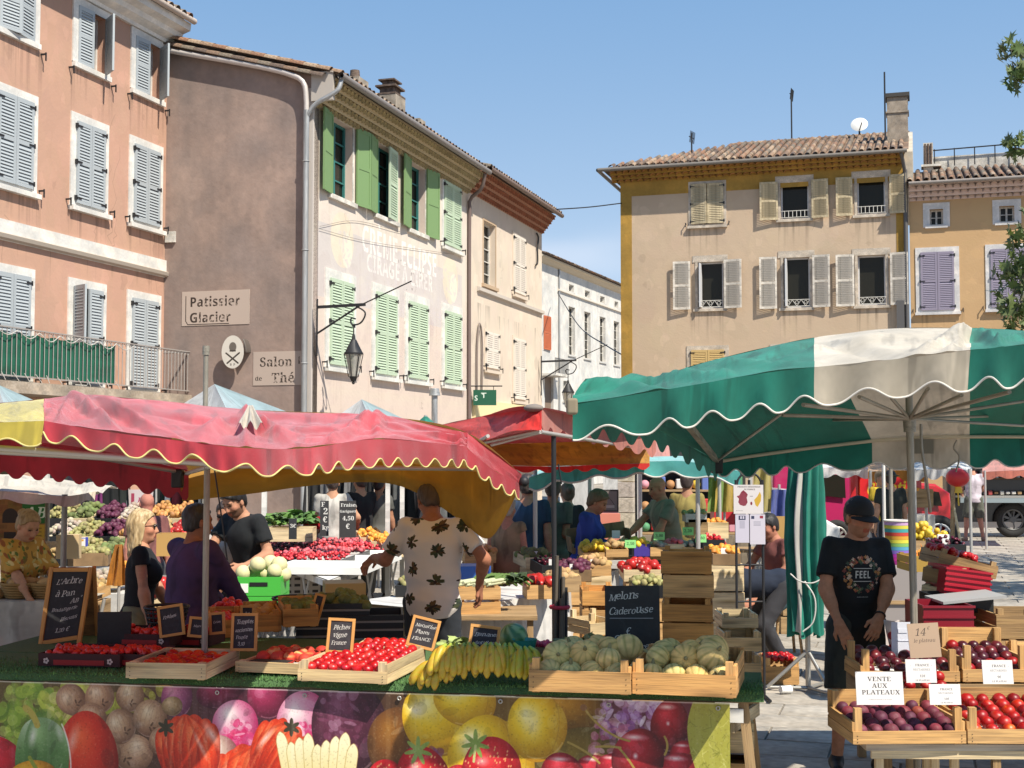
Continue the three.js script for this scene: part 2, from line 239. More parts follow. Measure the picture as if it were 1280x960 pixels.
function tiledSlope(house, x0, x1, zE, yE, zT, yT, pitch, rowLen, singles, hip = 0) {
const len = Math.hypot(zT - zE, yT - yE), ang = Math.atan2(yT - yE, zE - zT), rows = Math.floor(len / rowLen), cols = Math.floor((x1 - x0) / pitch);
const roof = mesh(house, 'roof', quadGrid((u, v)=>{ const l = x0 + hip*v; return V(lerp(l, x1, u), lerp(yE, yT, v), lerp(zE, zT, v)); }, 1, 1), tileMats[1]);
const cover = tileGeo(rowLen*1.25, pitch*0.36, pitch*0.29), list = [];let k = 0;
for (let r = 0; r < rows; r++) for (let i = 0; i < cols; i++) { const f = (r + 0.5) / rows, x = x0 + (i + 0.5)*pitch;if (x < x0 + hip*f) continue; list.push([x, lerp(yE, yT, f) + 0.03 + 0.012*R(), lerp(zE, zT, f), rr(-0.04, 0.04), rr(-0.05, 0.05)]); }
const m4 = new THREE.Matrix4(), q = new THREE.Quaternion(), e = new THREE.Euler(), rest = [];
for (const [x, y, z, a, b] of list) { e.set(ang + 0.05 + b*0.5, a, 0);if (k++ < singles) { const t = mesh(roof, 'tile', cover, tileMats[Math.floor(R()*6)]); t.position.set(x, y, z); t.rotation.copy(e); } else rest.push(m4.clone().compose(V(x, y, z), q.setFromEuler(e), V(1, 1, 1))); }
if (rest.length) { const im = new THREE.InstancedMesh(cover, std([0.42, 0.42, 0.42].map((v)=>v*2), 0.95, { map: rep(T.tile, 0.5) }), rest.length); rest.forEach((m, i)=>{ im.setMatrixAt(i, m); im.setColorAt(i, TILE_COLS[Math.floor(R()*6)]); }); im.name = 'roof_tiles'; im.userData.kind = 'stuff'; shadowy(im); house.add(im); }
return roof;
}
function profileX(pts, x0, x1) { const s = new THREE.Shape(pts.map(([z, y])=>new THREE.Vector2(-z, y))); return new THREE.ExtrudeGeometry(s, { depth: x1 - x0, bevelEnabled: false }).rotateY(Math.PI / 2).translate(x0, 0, 0); }

{
const F = facade(203, 29.06, PHI_L), h = thing('pink_house', 'tall salmon pink house with grey louvred shutters at the left edge of the square', 'house', F.O, F.phi);
const wallM = wallPaint(-8, 0.3, 0, 11.2, [188, 149, 128], [[-5.8, -4.5, 6.8], [-3.45, -2.2, 6.8], [-1.45, -0.2, 6.8], [-5.8, -4.5, 9.6], [-3.45, -2.2, 9.6], [-1.45, -0.2, 9.6], [-8, 0, 5.85]], 61), grey = std([0.36, 0.395, 0.42], 0.7), white = std([0.88, 0.85, 0.80], 0.85, { map: rep(T.plasterC, 2) });
const cols = [[-5.82, -4.5], [-3.47, -2.21], [-1.46, -0.17]], fw = 0.16;
const Q = (c, y0, y1)=>({ x0: c[0] + fw, x1: c[1] - fw, y0, y1, w: c[1] - c[0] - 2*fw, h: y1 - y0 });
const top = cols.map((c)=>Q(c, 9.72, 10.88));
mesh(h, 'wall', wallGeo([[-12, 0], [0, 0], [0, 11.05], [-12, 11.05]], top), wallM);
mesh(h, 'side_wall', bx(0.3, 11.0, 7, -0.16, 5.5, -3.86), wallM);
top.forEach((q, i)=>{ const w = openWindow(h, q, { frame: white, sash: white, mat: grey, leaves: [{ x: q.x0, side: 'l', w: q.w / 2, open: i ? 4 : 12, z: 0.03, y: q.y0, h: q.h }, { x: q.x1, side: 'r', w: q.w / 2, open: i ? 52 : 8, z: 0.03, y: q.y0, h: q.h }] });
mesh(w, 'casing', surround(q, fw, 0.034, 0, false), white); mesh(w, 'hinges', stays(q, fw + 0.08, q.y0 - 0.16), M.iron).userData.kind = 'stuff'; });
cols.forEach((c)=>shuttered(h, Q(c, 6.93, 8.56), grey, { frame: white, fw }));
cols.forEach((c, i)=>shuttered(h, Q(c, 3.36, 5.28), grey, { frame: white, fw, l: i === 1 ? 118 : 0 }));
mesh(h, 'string_course', profileX([[0, 5.86], [0.05, 5.9], [0.07, 5.98], [0.05, 6.0], [0.05, 6.24], [0, 6.24]], -12, 0), white);
mesh(h, 'string_moulding', profileX([[0.051, 5.87], [0.1, 5.9], [0.12, 5.97], [0.051, 6.0]], -12, 0), std([0.42, 0.36, 0.30], 0.9));
mesh(h, 'cornice', profileX([[0, 11.05], [0.08, 11.05], [0.1, 11.12], [0.28, 11.2], [0.32, 11.3], [0.5, 11.36], [0.52, 11.52], [0, 11.52]], -12, 0.1), white);
tiledSlope(h, -12, 0.1, 0.62, 11.56, -6, 13.4, 0.26, 0.4, 60);
mesh(h, 'gutter', tube([V(-12, 11.56, 0.6), V(0.1, 11.56, 0.6)], 0.07, 4, 8), std([0.45, 0.38, 0.33], 0.6));
const b = mesh(h, 'balcony', [bx(12, 0.14, 0.72, -6 + 0.05, 3.2, 0.36), bx(12.06, 0.07, 0.8, -6 + 0.05, 3.09, 0.4)], std([0.45, 0.37, 0.29], 0.9, { map: rep(T.stone, 2) }));
const rail = [], y0 = 3.36, y1 = 4.2, z = 0.64;for (let i = 0; i < 92; i++) { const x = -11.9 + i*0.13; rail.push(rod(V(x, y0, z), V(x, y1, z), 0.009, 5));if (i > 50) rail.push(new THREE.TorusGeometry(0.045, 0.007, 4, 8, Math.PI).translate(x + 0.065, y1 - 0.06, z)); }
rail.push(bar(V(-12, y1 + 0.012, z), V(0.02, y1 + 0.012, z), 0.045, 0.02), bar(V(-12, y0, z), V(0.02, y0, z), 0.03, 0.02));
for (let i = 0; i < 6; i++) rail.push(rod(V(0, y0, 0.04 + i*0.12), V(0, y1, 0.04 + i*0.12), 0.009, 5)); rail.push(bar(V(0, y1 + 0.014, z), V(0, y1 + 0.014, 0), 0.045, 0.02), bar(V(0, y0, z), V(0, y0, 0), 0.03, 0.02), rod(V(0, y1, 0.05), V(0, y1 + 0.3, 0.05), 0.012), rod(V(0, y0, 0.1), V(0, y1 - 0.1, 0.6), 0.01));
mesh(b, 'railing', rail, std([0.33, 0.30, 0.28], 0.6));
mesh(b, 'screen', quadGrid((u, v)=>V(lerp(-11.9, -2.75, u), lerp(3.38, 4.14 - 0.04*Math.abs(Math.sin(u*60)), v), z - 0.03 + 0.004*Math.sin(u*90)), 90, 4), clothM([0.008, 0.15, 0.09], 0.05));
mesh(b, 'tie_cord', [...Array.from({ length: 16 }, (_, i)=>tube([V(-11.8 + i*0.6, 4.17, z + 0.03), V(-11.5 + i*0.6, 4.05 + rr(-0.03, 0.03), z + 0.05), V(-11.2 + i*0.6, 4.17, z + 0.03)], 0.009, 8, 4)), ...Array.from({ length: 30 }, (_, i)=>rod(V(-11.8 + i*0.31, 3.42, z + 0.03), V(-11.7 + i*0.31 + rr(-0.05, 0.05), 3.28, z + 0.06), 0.007, 4))], M.white);
mesh(b, 'bracket', [-11, -8.5, -6, -3.6, -1.2].map((x)=>bx(0.16, 0.3, 0.5, x, 2.9, 0.25)), M.trim);
for (const x of [-9.6, -6.2, -2.6]) { const s = mesh(h, 'shop_front', bx(2.6, 2.6, 0.06, x, 1.3, 0.03), std([0.10, 0.06, 0.05], 0.6)); mesh(s, 'pane', bx(2.2, 1.8, 0.02, x, 1.5, 0.066), M.glass); }
}
let houseB;
{
const F = facade(388, 28, PHI_L), Gf = facade(388, 28, PHI_L - Math.PI / 2), L = 10.07;
const h = houseB = thing('cream_house', 'cream house with green shutters, a faded painted advertisement and a bare brown gable', 'house', F.O, F.phi);
const q = (l, t, r, b)=>F.box(l, t, r, b);
const pic = canvasTex(2048, 2048, (x, W, H)=>{
const s = W / 11, X = (v)=>(v + 0.4)*s, Y = (v)=>H - v*s;const rnd = rng(5);
x.fillStyle = 'rgb(232,219,205)'; x.fillRect(0, 0, W, H);
x.fillStyle = 'rgba(224,206,182,0.8)'; x.fillRect(0, 0, W, Y(9.0));
const gP = x.createLinearGradient(0, Y(6.4), 0, Y(2.5)); gP.addColorStop(0, 'rgba(224,206,194,0)'); gP.addColorStop(0.2, 'rgba(224,206,194,0.75)'); gP.addColorStop(1, 'rgba(220,200,186,0.85)'); x.fillStyle = gP; x.fillRect(0, Y(6.4), W, H);
const a0 = F.at(414, 275), a1 = F.at(574, 330), b0 = F.at(414, 335), b1 = F.at(574, 378);
x.fillStyle = 'rgba(214,205,202,0.85)'; x.fillRect(X(0.25), Y(7.0), s*9.4, s*1.62);
x.fillStyle = 'rgba(240,224,196,0.7)';for (const [c, cy, rx, ry] of [[F.at(428, 300).x, F.at(428, 300).y, 0.62, 0.62], [F.at(563, 350).x, F.at(563, 350).y, 0.62, 0.66]]) { x.beginPath(); x.ellipse(X(c), Y(cy), rx*s, ry*s, 0, 0, 7); x.fill(); x.fillStyle = 'rgba(248,238,220,0.6)'; x.beginPath(); x.ellipse(X(c + 0.25), Y(cy - 0.2), 0.3*s, 0.4*s, 0, 0, 7); x.fill(); x.fillStyle = 'rgba(240,224,196,0.7)'; }
const put = (text, p0, p1, hgt, al)=>{ const A = F.at(...p0), B = F.at(...p1); x.save(); x.font = 'bold 100px sans-serif';const w = x.measureText(text).width; x.translate(X(A.x), Y(A.y)); x.scale((B.x - A.x)*s / w, hgt*s / 73); x.fillStyle = `rgba(250,245,238,${al})`; x.fillText(text, 0, 0); x.restore(); };
put('CRÈME ECLIPSE', [452, 313], [546, 343], 0.62, 0.85); put('CIRAGE A CIRER', [458, 338], [541, 362], 0.42, 0.6);for (let i = 0; i < 420; i++) { x.fillStyle = 'rgba(216,207,206,0.5)'; x.beginPath(); x.ellipse(X(1.2 + rnd()*8), Y(5.4 + rnd()*1.6), 4 + rnd()*16, 3 + rnd()*8, rnd()*3, 0, 7); x.fill(); }
for (let i = 0; i < 900; i++) { const px = rnd()*W, py = rnd()*H, r = 6 + rnd()*rnd()*70; x.fillStyle = ['rgba(255,246,236,0.05)', 'rgba(150,120,110,0.045)', 'rgba(190,170,170,0.06)'][i % 3]; x.beginPath(); x.ellipse(px, py, r, r*(0.5 + rnd()*1.6), rnd(), 0, 7); x.fill(); }
for (let i = 0; i < 70; i++) { const px = rnd()*W, py = Y(8.8 - rnd()*5); x.fillStyle = 'rgba(120,100,90,0.05)'; x.fillRect(px, py, 3 + rnd()*14, 60 + rnd()*260); }
x.strokeStyle = 'rgba(120,105,95,0.5)'; x.lineWidth = 2;for (let i = 0; i < 7; i++) { let px = rnd()*W, py = Y(3 + rnd()*6); x.beginPath(); x.moveTo(px, py);for (let k = 0; k < 12; k++) { px += (rnd() - 0.4)*30; py += (rnd() - 0.3)*30; x.lineTo(px, py); } x.stroke(); }
for (let i = 0; i < 40; i++) { x.fillStyle = 'rgba(90,75,68,0.5)'; x.fillRect(X(4 + rnd()*3), Y(4.9 + rnd()*2), 2 + rnd()*7, 2 + rnd()*12); }
});
pic.wrapS = pic.wrapT = THREE.RepeatWrapping; pic.repeat.set(1 / 11, 1 / 11); pic.offset.set(0.4 / 11, 0);
const face = std([0.80, 0.80, 0.80], 0.95, { map: pic, bumpMap: rep(T.grit, 1.5), bumpScale: 0.005 });
const brown = plaster([0.375, 0.28, 0.24], T.plasterB, 5.5), white = std([0.88, 0.86, 0.80], 0.85, { map: rep(T.plasterC, 2) });
const pale = std([0.44, 0.54, 0.40], 0.7), bright = std([0.17, 0.28, 0.115], 0.7), teal = std([0.03, 0.16, 0.15], 0.6);
const up = [q(414, 149, 440, 256), q(470, 178, 494, 278), q(512, 197, 531, 292)];
const yB = (up[0].y0 + up[1].y0 + up[2].y0) / 3, yT = (up[0].y1 + up[1].y1 + up[2].y1) / 3;for (const k of up) { k.y0 = yB; k.y1 = yT; k.h = yT - yB; }
mesh(h, 'wall', wallGeo([[0, 0], [L, 0], [L, 9.75], [0, 9.75]], up, 0.3), face);
const gw = wallGeo([[-9, 0], [0, 0], [0, 10.16], [-7, 12.05], [-9, 11.5]], [], 0.3).rotateY(-Math.PI / 2); mesh(h, 'gable_wall', gw.translate(-0.002, 0, -0.3*0), brown);
mesh(h, 'quoin', bx(0.06, 9.8, 0.14, 0.02, 4.9, -0.06), std([0.50, 0.45, 0.41], 0.9));
const hw = up.map((k)=>k.w);
const lf = (l, r, side, o = {})=>{ const a = F.at(l, 200).x, b = F.at(r, 200).x; return { x: side === 'l' ? b : a, w: b - a, side: side === 'l' ? 'l' : 'r', open: side === 'l' ? 176 : 176, z: 0.05, slats: false, ...o }; };
openWindow(h, up[0], { sash: teal, mat: bright, bars: 4, leaves: [{ x: up[0].x0 - 0.02, w: 0.64, side: 'l', open: 172, z: 0.05, slats: false }, { x: up[0].x1 + 0.14, w: 0.6, side: 'r', open: 172, z: 0.05, slats: false }] });
const w2 = openWindow(h, up[1], { sash: teal, mat: bright, bars: 4, leaves: [{ x: up[1].x0 - 0.02, w: 0.58, side: 'l', open: 172, z: 0.05, slats: false }] });
leaf(w2, pale, up[1].x1, yB, up[1].w*0.55, yT - yB, 'r', 6, 0.05);
openWindow(h, up[2], { sash: teal, mat: bright, bars: 4, leaves: [{ x: up[2].x0 - 0.02, w: 0.68, side: 'l', open: 172, z: 0.05, slats: false }, { x: up[2].x1 + 0.03, w: 0.72, side: 'r', open: 174, z: 0.05, slats: false }] });
const u4 = q(554, 220, 574, 305); u4.y0 = yB; u4.y1 = yT; u4.h = yT - yB; shuttered(h, u4, pale, { frame: white, fw: 0.12 });
for (const k of [[411, 347, 439, 459], [468.5, 364, 493.5, 470], [509.5, 376, 532, 475], [555, 388, 574, 481]]) shuttered(h, q(...k), pale, { frame: white, fw: 0.2 });
const gen = std([0.56, 0.44, 0.24], 0.95, { map: rep(T.tile, 0.4) });
genoise(h, 0, L, 9.98, 4, 0.52, 0.14, 0.2, gen, std([0.50, 0.40, 0.24], 0.95)); mesh(h, 'eave_end', bx(0.1, 0.62, 0.5, -0.05, 9.8, 0.25), std([0.42, 0.38, 0.34], 0.95));
tiledSlope(h, -0.12, L, 0.64, 10.03, -7, 12.15, 0.24, 0.4, 84);
mesh(h, 'gutter', tube([V(-0.1, 9.99, 0.68), V(L, 9.99, 0.68)], 0.075, 4, 8), std([0.20, 0.18, 0.17], 0.6));
for (let i = 0; i < 22; i++) { const z = 0.3 - i*0.31, y = 10.2 - 0.272*z;for (const k of [0, 1]) { const t = mesh(h, 'verge_tile', tileGeo(0.34, 0.1, 0.085), tileMats[(i*2 + k*3) % 6]); t.position.set(-0.1 - k*0.04, y + 0.02 - k*0.13, z - k*0.14); t.rotation.x = 0.27; } }
const zc = std([0.55, 0.50, 0.47], 0.55, { metalness: 0.3 });
mesh(h, 'rake_gutter', tube([V(-0.16, 11.7, -6.4), V(-0.16, 10.95, -3.7), V(-0.16, 10.1, -0.5), V(-0.16, 9.9, -0.16), V(-0.13, 9.5, -0.1), V(-0.12, 9.2, -0.1)], 0.06, 60, 8), zc);
mesh(h, 'downpipe', [rod(V(-0.12, 0, -0.1), V(-0.12, 9.3, -0.1), 0.065, 10), ...[1.6, 3.9, 6.3, 8.2].map((y)=>new THREE.TorusGeometry(0.07, 0.012, 5, 12).rotateX(Math.PI / 2).translate(-0.12, y, -0.1)), tube([V(0.0, 9.95, 0.66), V(-0.06, 9.7, 0.6), V(-0.12, 9.4, 0.1), V(-0.12, 9.15, -0.1)], 0.05, 24, 8)], M.galv);
mesh(h, 'eave_downpipe', tube([V(L - 0.3, 9.9, 0.64), V(L - 0.2, 9.5, 0.5), V(L - 0.02, 9.25, 0.1), V(L, 9, 0.08), V(L, 0, 0.08)], 0.055, 60, 8), std([0.14, 0.10, 0.09], 0.6));
const c1 = mesh(h, 'chimney', bx(0.6, 1.3, 0.6, 5.2, 10.85, -1.4), std([0.42, 0.36, 0.29], 0.95, { map: rep(T.stone, 1) })); mesh(c1, 'chimney_pot', new THREE.CylinderGeometry(0.12, 0.14, 0.22, 10).translate(5.1, 11.6, -1.3), tileMats[3]);
const c2 = mesh(h, 'chimney', [bx(0.7, 1.3, 0.6, 7.2, 10.9, -1.2), bx(0.45, 0.8, 0.5, 8.2, 10.75, -0.9)], std([0.42, 0.36, 0.29], 0.95, { map: rep(T.stone, 1) })); mesh(c2, 'chimney_cap', [bx(0.72, 0.05, 0.6, 7.2, 11.58, -1.2), bx(0.5, 0.16, 0.4, 7.2, 11.69, -1.2), bx(0.7, 0.05, 0.58, 7.2, 11.8, -1.2), bx(0.4, 0.12, 0.3, 7.2, 11.89, -1.2), bx(0.56, 0.04, 0.46, 7.2, 11.98, -1.2)], tileMats[3]);
mesh(h, 'wall_cable', [[F.at(398, 283), F.at(440, 276), F.at(500, 290)], [F.at(398, 286), F.at(450, 300), F.at(566, 318)]].map((l)=>tube(l.map((p)=>V(p.x, p.y, 0.03)), 0.005, 16, 4)), std([0.22, 0.2, 0.19], 0.8));
const sign = (l, t, r, b, draw)=>{ const k = Gf.box(l, t, r, b), W = 512, H = Math.round(512*k.h / k.w), tx = canvasTex(W, H, draw), g = new THREE.BoxGeometry(k.w, k.h, 0.012).translate((k.x0 + k.x1) / 2, (k.y0 + k.y1) / 2, 0.007).rotateY(-Math.PI / 2); return mesh(h, 'painted_sign', g, std([0.82, 0.82, 0.82], 0.95, { map: tx })); };
const worn = (x, W, H, n, c)=>{ const rnd = rng(n);for (let i = 0; i < 330; i++) { x.fillStyle = c; x.globalAlpha = rnd(); x.beginPath(); x.ellipse(W*(0.2 + rnd()*0.8), H*rnd(), 3 + rnd()*10, 2 + rnd()*7, rnd()*3, 0, 7); x.fill(); } x.globalAlpha = 1; };
const bg = 'rgb(194,176,164)';
sign(228, 365, 312, 405, (x, W, H)=>{ x.fillStyle = bg; x.fillRect(0, 0, W, H); x.fillStyle = 'rgb(60,48,42)'; x.font = 'bold 92px sans-serif'; x.fillText('Patissier', 58, 105); x.fillText('Glacier', 58, 212); worn(x, W, H, 3, bg);for (let i = 0; i < 40; i++) { x.fillStyle = bg; x.fillRect(250 + hash2(i, 1, 1)*230, 30 + hash2(i, 2, 1)*190, 12, 16); } x.strokeStyle = 'rgb(60,48,42)'; x.lineWidth = 6; x.beginPath(); x.moveTo(30, 30); x.lineTo(30, 200); x.lineTo(46, 225); x.lineTo(360, 225); x.stroke(); });
sign(317, 440, 379, 481, (x, W, H)=>{ x.fillStyle = bg; x.fillRect(0, 0, W, H); x.fillStyle = 'rgb(66,56,50)'; x.font = 'bold 120px serif'; x.fillText('Salon', 66, 140); x.fillRect(465, 50, 12, 70); x.font = 'bold 125px serif'; x.fillText('Thé', 190, 290); x.font = 'bold 60px serif'; x.fillText('de', 20, 270); worn(x, W, H, 8, bg);for (let i = 0; i < 60; i++) { x.fillStyle = bg; x.fillRect(hash2(i, 1, 4)*W, hash2(i, 2, 4)*H, 14, 12); } });
const vq = Gf.box(208, 290, 220, 303); mesh(h, 'vent', new THREE.BoxGeometry(0.24, 0.24, 0.06).translate((vq.x0 + vq.x1) / 2, vq.y0 + 0.12, 0.03).rotateY(-Math.PI / 2), M.trim);
const oq = Gf.box(279, 418, 310, 463, 0.1), os = thing('oval_sign', 'oval white sign with a crossed emblem fixed to the brown gable', 'sign', Gf.O.clone().addScaledVector(Gf.ax, (oq.x0 + oq.x1) / 2).add(V(0, (oq.y0 + oq.y1) / 2, 0)), Gf.phi);
const ov = (w, hh, d)=>{ const s = new THREE.Shape(); s.absellipse(0, 0, w / 2, hh / 2, 0, 7, false); return new THREE.ExtrudeGeometry(s, { depth: d, bevelEnabled: true, bevelSize: 0.015, bevelThickness: 0.015, curveSegments: 28 }); };
mesh(os, 'case', ov(oq.w, oq.h, 0.2), std([0.10, 0.085, 0.075], 0.5));const ofg = new THREE.CircleGeometry(0.5, 36).scale(oq.w*0.88, oq.h*0.9, 1).translate(0, 0, 0.225);
mesh(os, 'face', ofg, std([0.8, 0.8, 0.8], 0.4, { map: canvasTex(256, 384, (x, W, H)=>{ x.fillStyle = 'rgb(228,222,212)'; x.fillRect(0, 0, W, H); x.strokeStyle = x.fillStyle = 'rgb(66,58,52)'; x.globalAlpha = 0.7; x.beginPath(); x.ellipse(128, 135, 42, 56, 0, 0, 7); x.fill(); x.globalAlpha = 1; x.fillRect(92, 172, 72, 16); x.lineWidth = 18; x.lineCap = 'round'; x.beginPath(); x.moveTo(52, 205); x.lineTo(190, 322); x.moveTo(204, 205); x.lineTo(66, 322); x.stroke(); x.font = 'bold 34px serif'; x.fillText('B  P', 96, 350); }) }));
mesh(os, 'bracket', bx(0.1, 0.1, 0.1, 0, 0, -0.03), M.iron);
}
{
const F = facade(583, 37.6, PHI_L), L = 7.85, h = thing('plain_house', 'narrow plain cream house with a red tiled eave next to the green shuttered house', 'house', F.O, F.phi);
const wallM = wallPaint(0, 8, 0, 10, [210, 195, 178], [[1, 2, 6.4], [3, 7, 6.2], [1, 7, 9.8]], 64), white = std([0.80, 0.76, 0.69], 0.9, { map: rep(T.plasterC, 2) });
const q1 = F.box(604, 275, 619, 360);
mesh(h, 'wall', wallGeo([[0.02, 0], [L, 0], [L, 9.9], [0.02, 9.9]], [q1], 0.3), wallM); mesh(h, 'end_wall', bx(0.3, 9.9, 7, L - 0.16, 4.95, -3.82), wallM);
openWindow(h, q1, { bars: 5, sash: white, frame: std([0.45, 0.33, 0.22], 0.9) });
for (const [l, t, r, b, lab] of [[641, 292, 655, 370, 'walled-up window with white painted leaves'], [606, 414, 622, 462, 'small closed white shutters'], [641, 422, 655, 500, 'closed white shutters']]) shuttered(h, F.box(l, t, r, b), std([0.66, 0.60, 0.53], 0.9), { frame: wallM, fw: 0.08, label: lab });
mesh(h, 'string_course', profileX([[0, F.at(600, 360).y - 0.12], [0.1, F.at(600, 360).y - 0.1], [0.1, F.at(600, 360).y], [0, F.at(600, 360).y + 0.03]], 0.9, L), std([0.50, 0.45, 0.40], 0.9));
genoise(h, 0.05, L, 10.1, 4, 0.5, 0.15, 0.22, std([0.42, 0.16, 0.09], 0.95, { map: rep(T.tile, 0.4) }), std([0.40, 0.20, 0.12], 0.95));
tiledSlope(h, 0, L + 0.1, 0.66, 10.14, -7, 12.0, 0.24, 0.4, 60); mesh(h, 'gutter', tube([V(0, 10.1, 0.7), V(L + 0.1, 10.1, 0.7)], 0.07, 4, 8), std([0.17, 0.12, 0.10], 0.6));
mesh(h, 'wall_anchor', tube([V(L - 0.8, 9.4, 0.05), V(L - 0.65, 9.3, 0.06), V(L - 0.75, 8.9, 0.06), V(L - 0.75, 8.4, 0.06), V(L - 0.95, 8.3, 0.06)], 0.03, 20, 6), M.iron);
mesh(h, 'shop_fascia', bx(6.2, 1.1, 0.1, 3.6, 3.0, 0.05), std([0.74, 0.62, 0.36], 0.8)); mesh(h, 'shop_front', bx(6, 2.3, 0.06, 3.6, 1.2, 0.03), std([0.12, 0.10, 0.09], 0.5));
mesh(h, 'cable_duct', tube([V(1.2, 3.6, 0.06), V(1.2, 5.4, 0.06), V(1.0, 5.8, 0.06), V(0.8, 5.3, 0.06), V(0.75, 3.2, 0.06)], 0.03, 30, 6), std([0.2, 0.16, 0.14], 0.7));
const sg = F.box(592, 487, 621, 507, 0.3), s = thing('hanging_shop_sign', 'small dark green sign hanging out from the plain cream house', 'sign', P(606, 497, 37.9), 0);
const tx = canvasTex(256, 160, (x, W, H)=>{ x.fillStyle = 'rgb(22,92,66)'; x.fillRect(0, 0, W, H); x.fillStyle = 'rgb(225,235,225)'; x.font = 'bold 76px sans-serif'; x.fillText('S', 12, 112); x.fillText('1', 92, 84); x.fillRect(86, 30, 60, 9); });
mesh(s, 'board', new THREE.BoxGeometry(0.66, 0.44, 0.05), std([0.8, 0.8, 0.8], 0.6, { map: tx })); mesh(s, 'arm', [rod(V(-0.6, 0.33, 0), V(0.5, 0.33, 0), 0.018), rod(V(-0.25, 0.22, 0), V(-0.25, 0.33, 0), 0.01), rod(V(0.25, 0.22, 0), V(0.25, 0.33, 0), 0.01)], M.iron);
}
{
const F = facade(677, 78, PHI_W), h = thing('white_building', 'long white building with tall windows down the side street', 'building', F.O, F.phi);
const wallM = plaster([0.80, 0.77, 0.72], T.plasterC, 4), end = F.at(777, 567).x + 8, top = F.at(740, 347).y, holes = [], wins = [];
for (const k of [[710.6, 381.8, 718.5, 440], [730, 389, 738, 449], [749.4, 395, 756.7, 453], [767, 401.5, 774, 458]]) wins.push([F.box(...k), 5]);
for (const k of [[711, 355, 717, 366], [731, 363, 737, 373], [750, 369, 755.6, 379], [768, 376, 772.5, 387]]) wins.push([F.box(...k), 0]);
for (const k of [[704, 470, 709, 500], [730, 480, 738, 505], [749, 482, 757, 507]]) wins.push([F.box(...k), 0]);
for (const i of [4, 8]) { const y0 = wins[i === 4 ? 4 : 9][0].y0;for (let k = i; k < Math.min(i + 4, wins.length); k++) { const w = wins[k][0]; w.y1 = wins[i === 4 ? 4 : 9][0].y1; w.y0 = y0; w.h = w.y1 - w.y0; } }
for (let k = 0; k < 4; k++) { const w = wins[k][0]; w.y0 = wins[1][0].y0; w.y1 = wins[1][0].y1; w.h = w.y1 - w.y0; }
const door = F.box(681, 470, 692, 540); holes.push(...wins.map((w)=>w[0]), door);
mesh(h, 'wall', wallGeo([[-1, 0], [end, 0], [end, top], [-1, top]], holes, 0.3), wallM);
for (const [w, b] of wins) openWindow(h, w, { bars: b, frame: wallM, sash: M.trim });
mesh(h, 'door', bx(door.w, door.h, 0.05, (door.x0 + door.x1) / 2, (door.y0 + door.y1) / 2, -0.2), std([0.2, 0.14, 0.1], 0.7));
mesh(h, 'string_course', profileX([[0, 0], [0.12, 0.03], [0.12, 0.12], [0, 0.14]].map(([z, y])=>[z, y + F.at(698, 364).y]), F.at(697, 364).x, end), std([0.62, 0.56, 0.48], 0.9));
mesh(h, 'cornice', profileX([[0, top - 0.35], [0.12, top - 0.3], [0.3, top - 0.12], [0.45, top - 0.08], [0.45, top + 0.02], [0, top + 0.02]], -1, end), std([0.55, 0.46, 0.34], 0.9));
tiledSlope(h, -1, end, 0.6, top + 0.05, -6, top + 1.7, 0.26, 0.45, 60);
const os = F.box(679, 394, 687, 438);const w = mesh(h, 'window', surround(os, 0.08, 0.02), wallM); leaf(w, std([0.50, 0.13, 0.05], 0.7), os.x0, os.y0, os.w, os.h, 'l', 2, 0.05);
const by = F.at(690, 470).y, bl = F.at(677, 470).x, b = mesh(h, 'balcony', bx(2.4, 0.15, 0.9, bl + 1.2, by, 0.45), M.trim), g = [];
for (let i = 0; i < 17; i++) g.push(rod(V(bl + i*0.15, by, 0.85), V(bl + i*0.15, by + 0.95, 0.85), 0.014, 5)); g.push(bar(V(bl, by + 0.95, 0.85), V(bl + 2.4, by + 0.95, 0.85), 0.04, 0.03)); mesh(b, 'railing', g, M.iron);
mesh(h, 'downpipe', rod(V(F.at(698, 400).x, 0, 0.06), V(F.at(698, 400).x, top - 0.3, 0.06), 0.06), M.galv);
}
const FB = facade(777, 48.5, PHI_R);
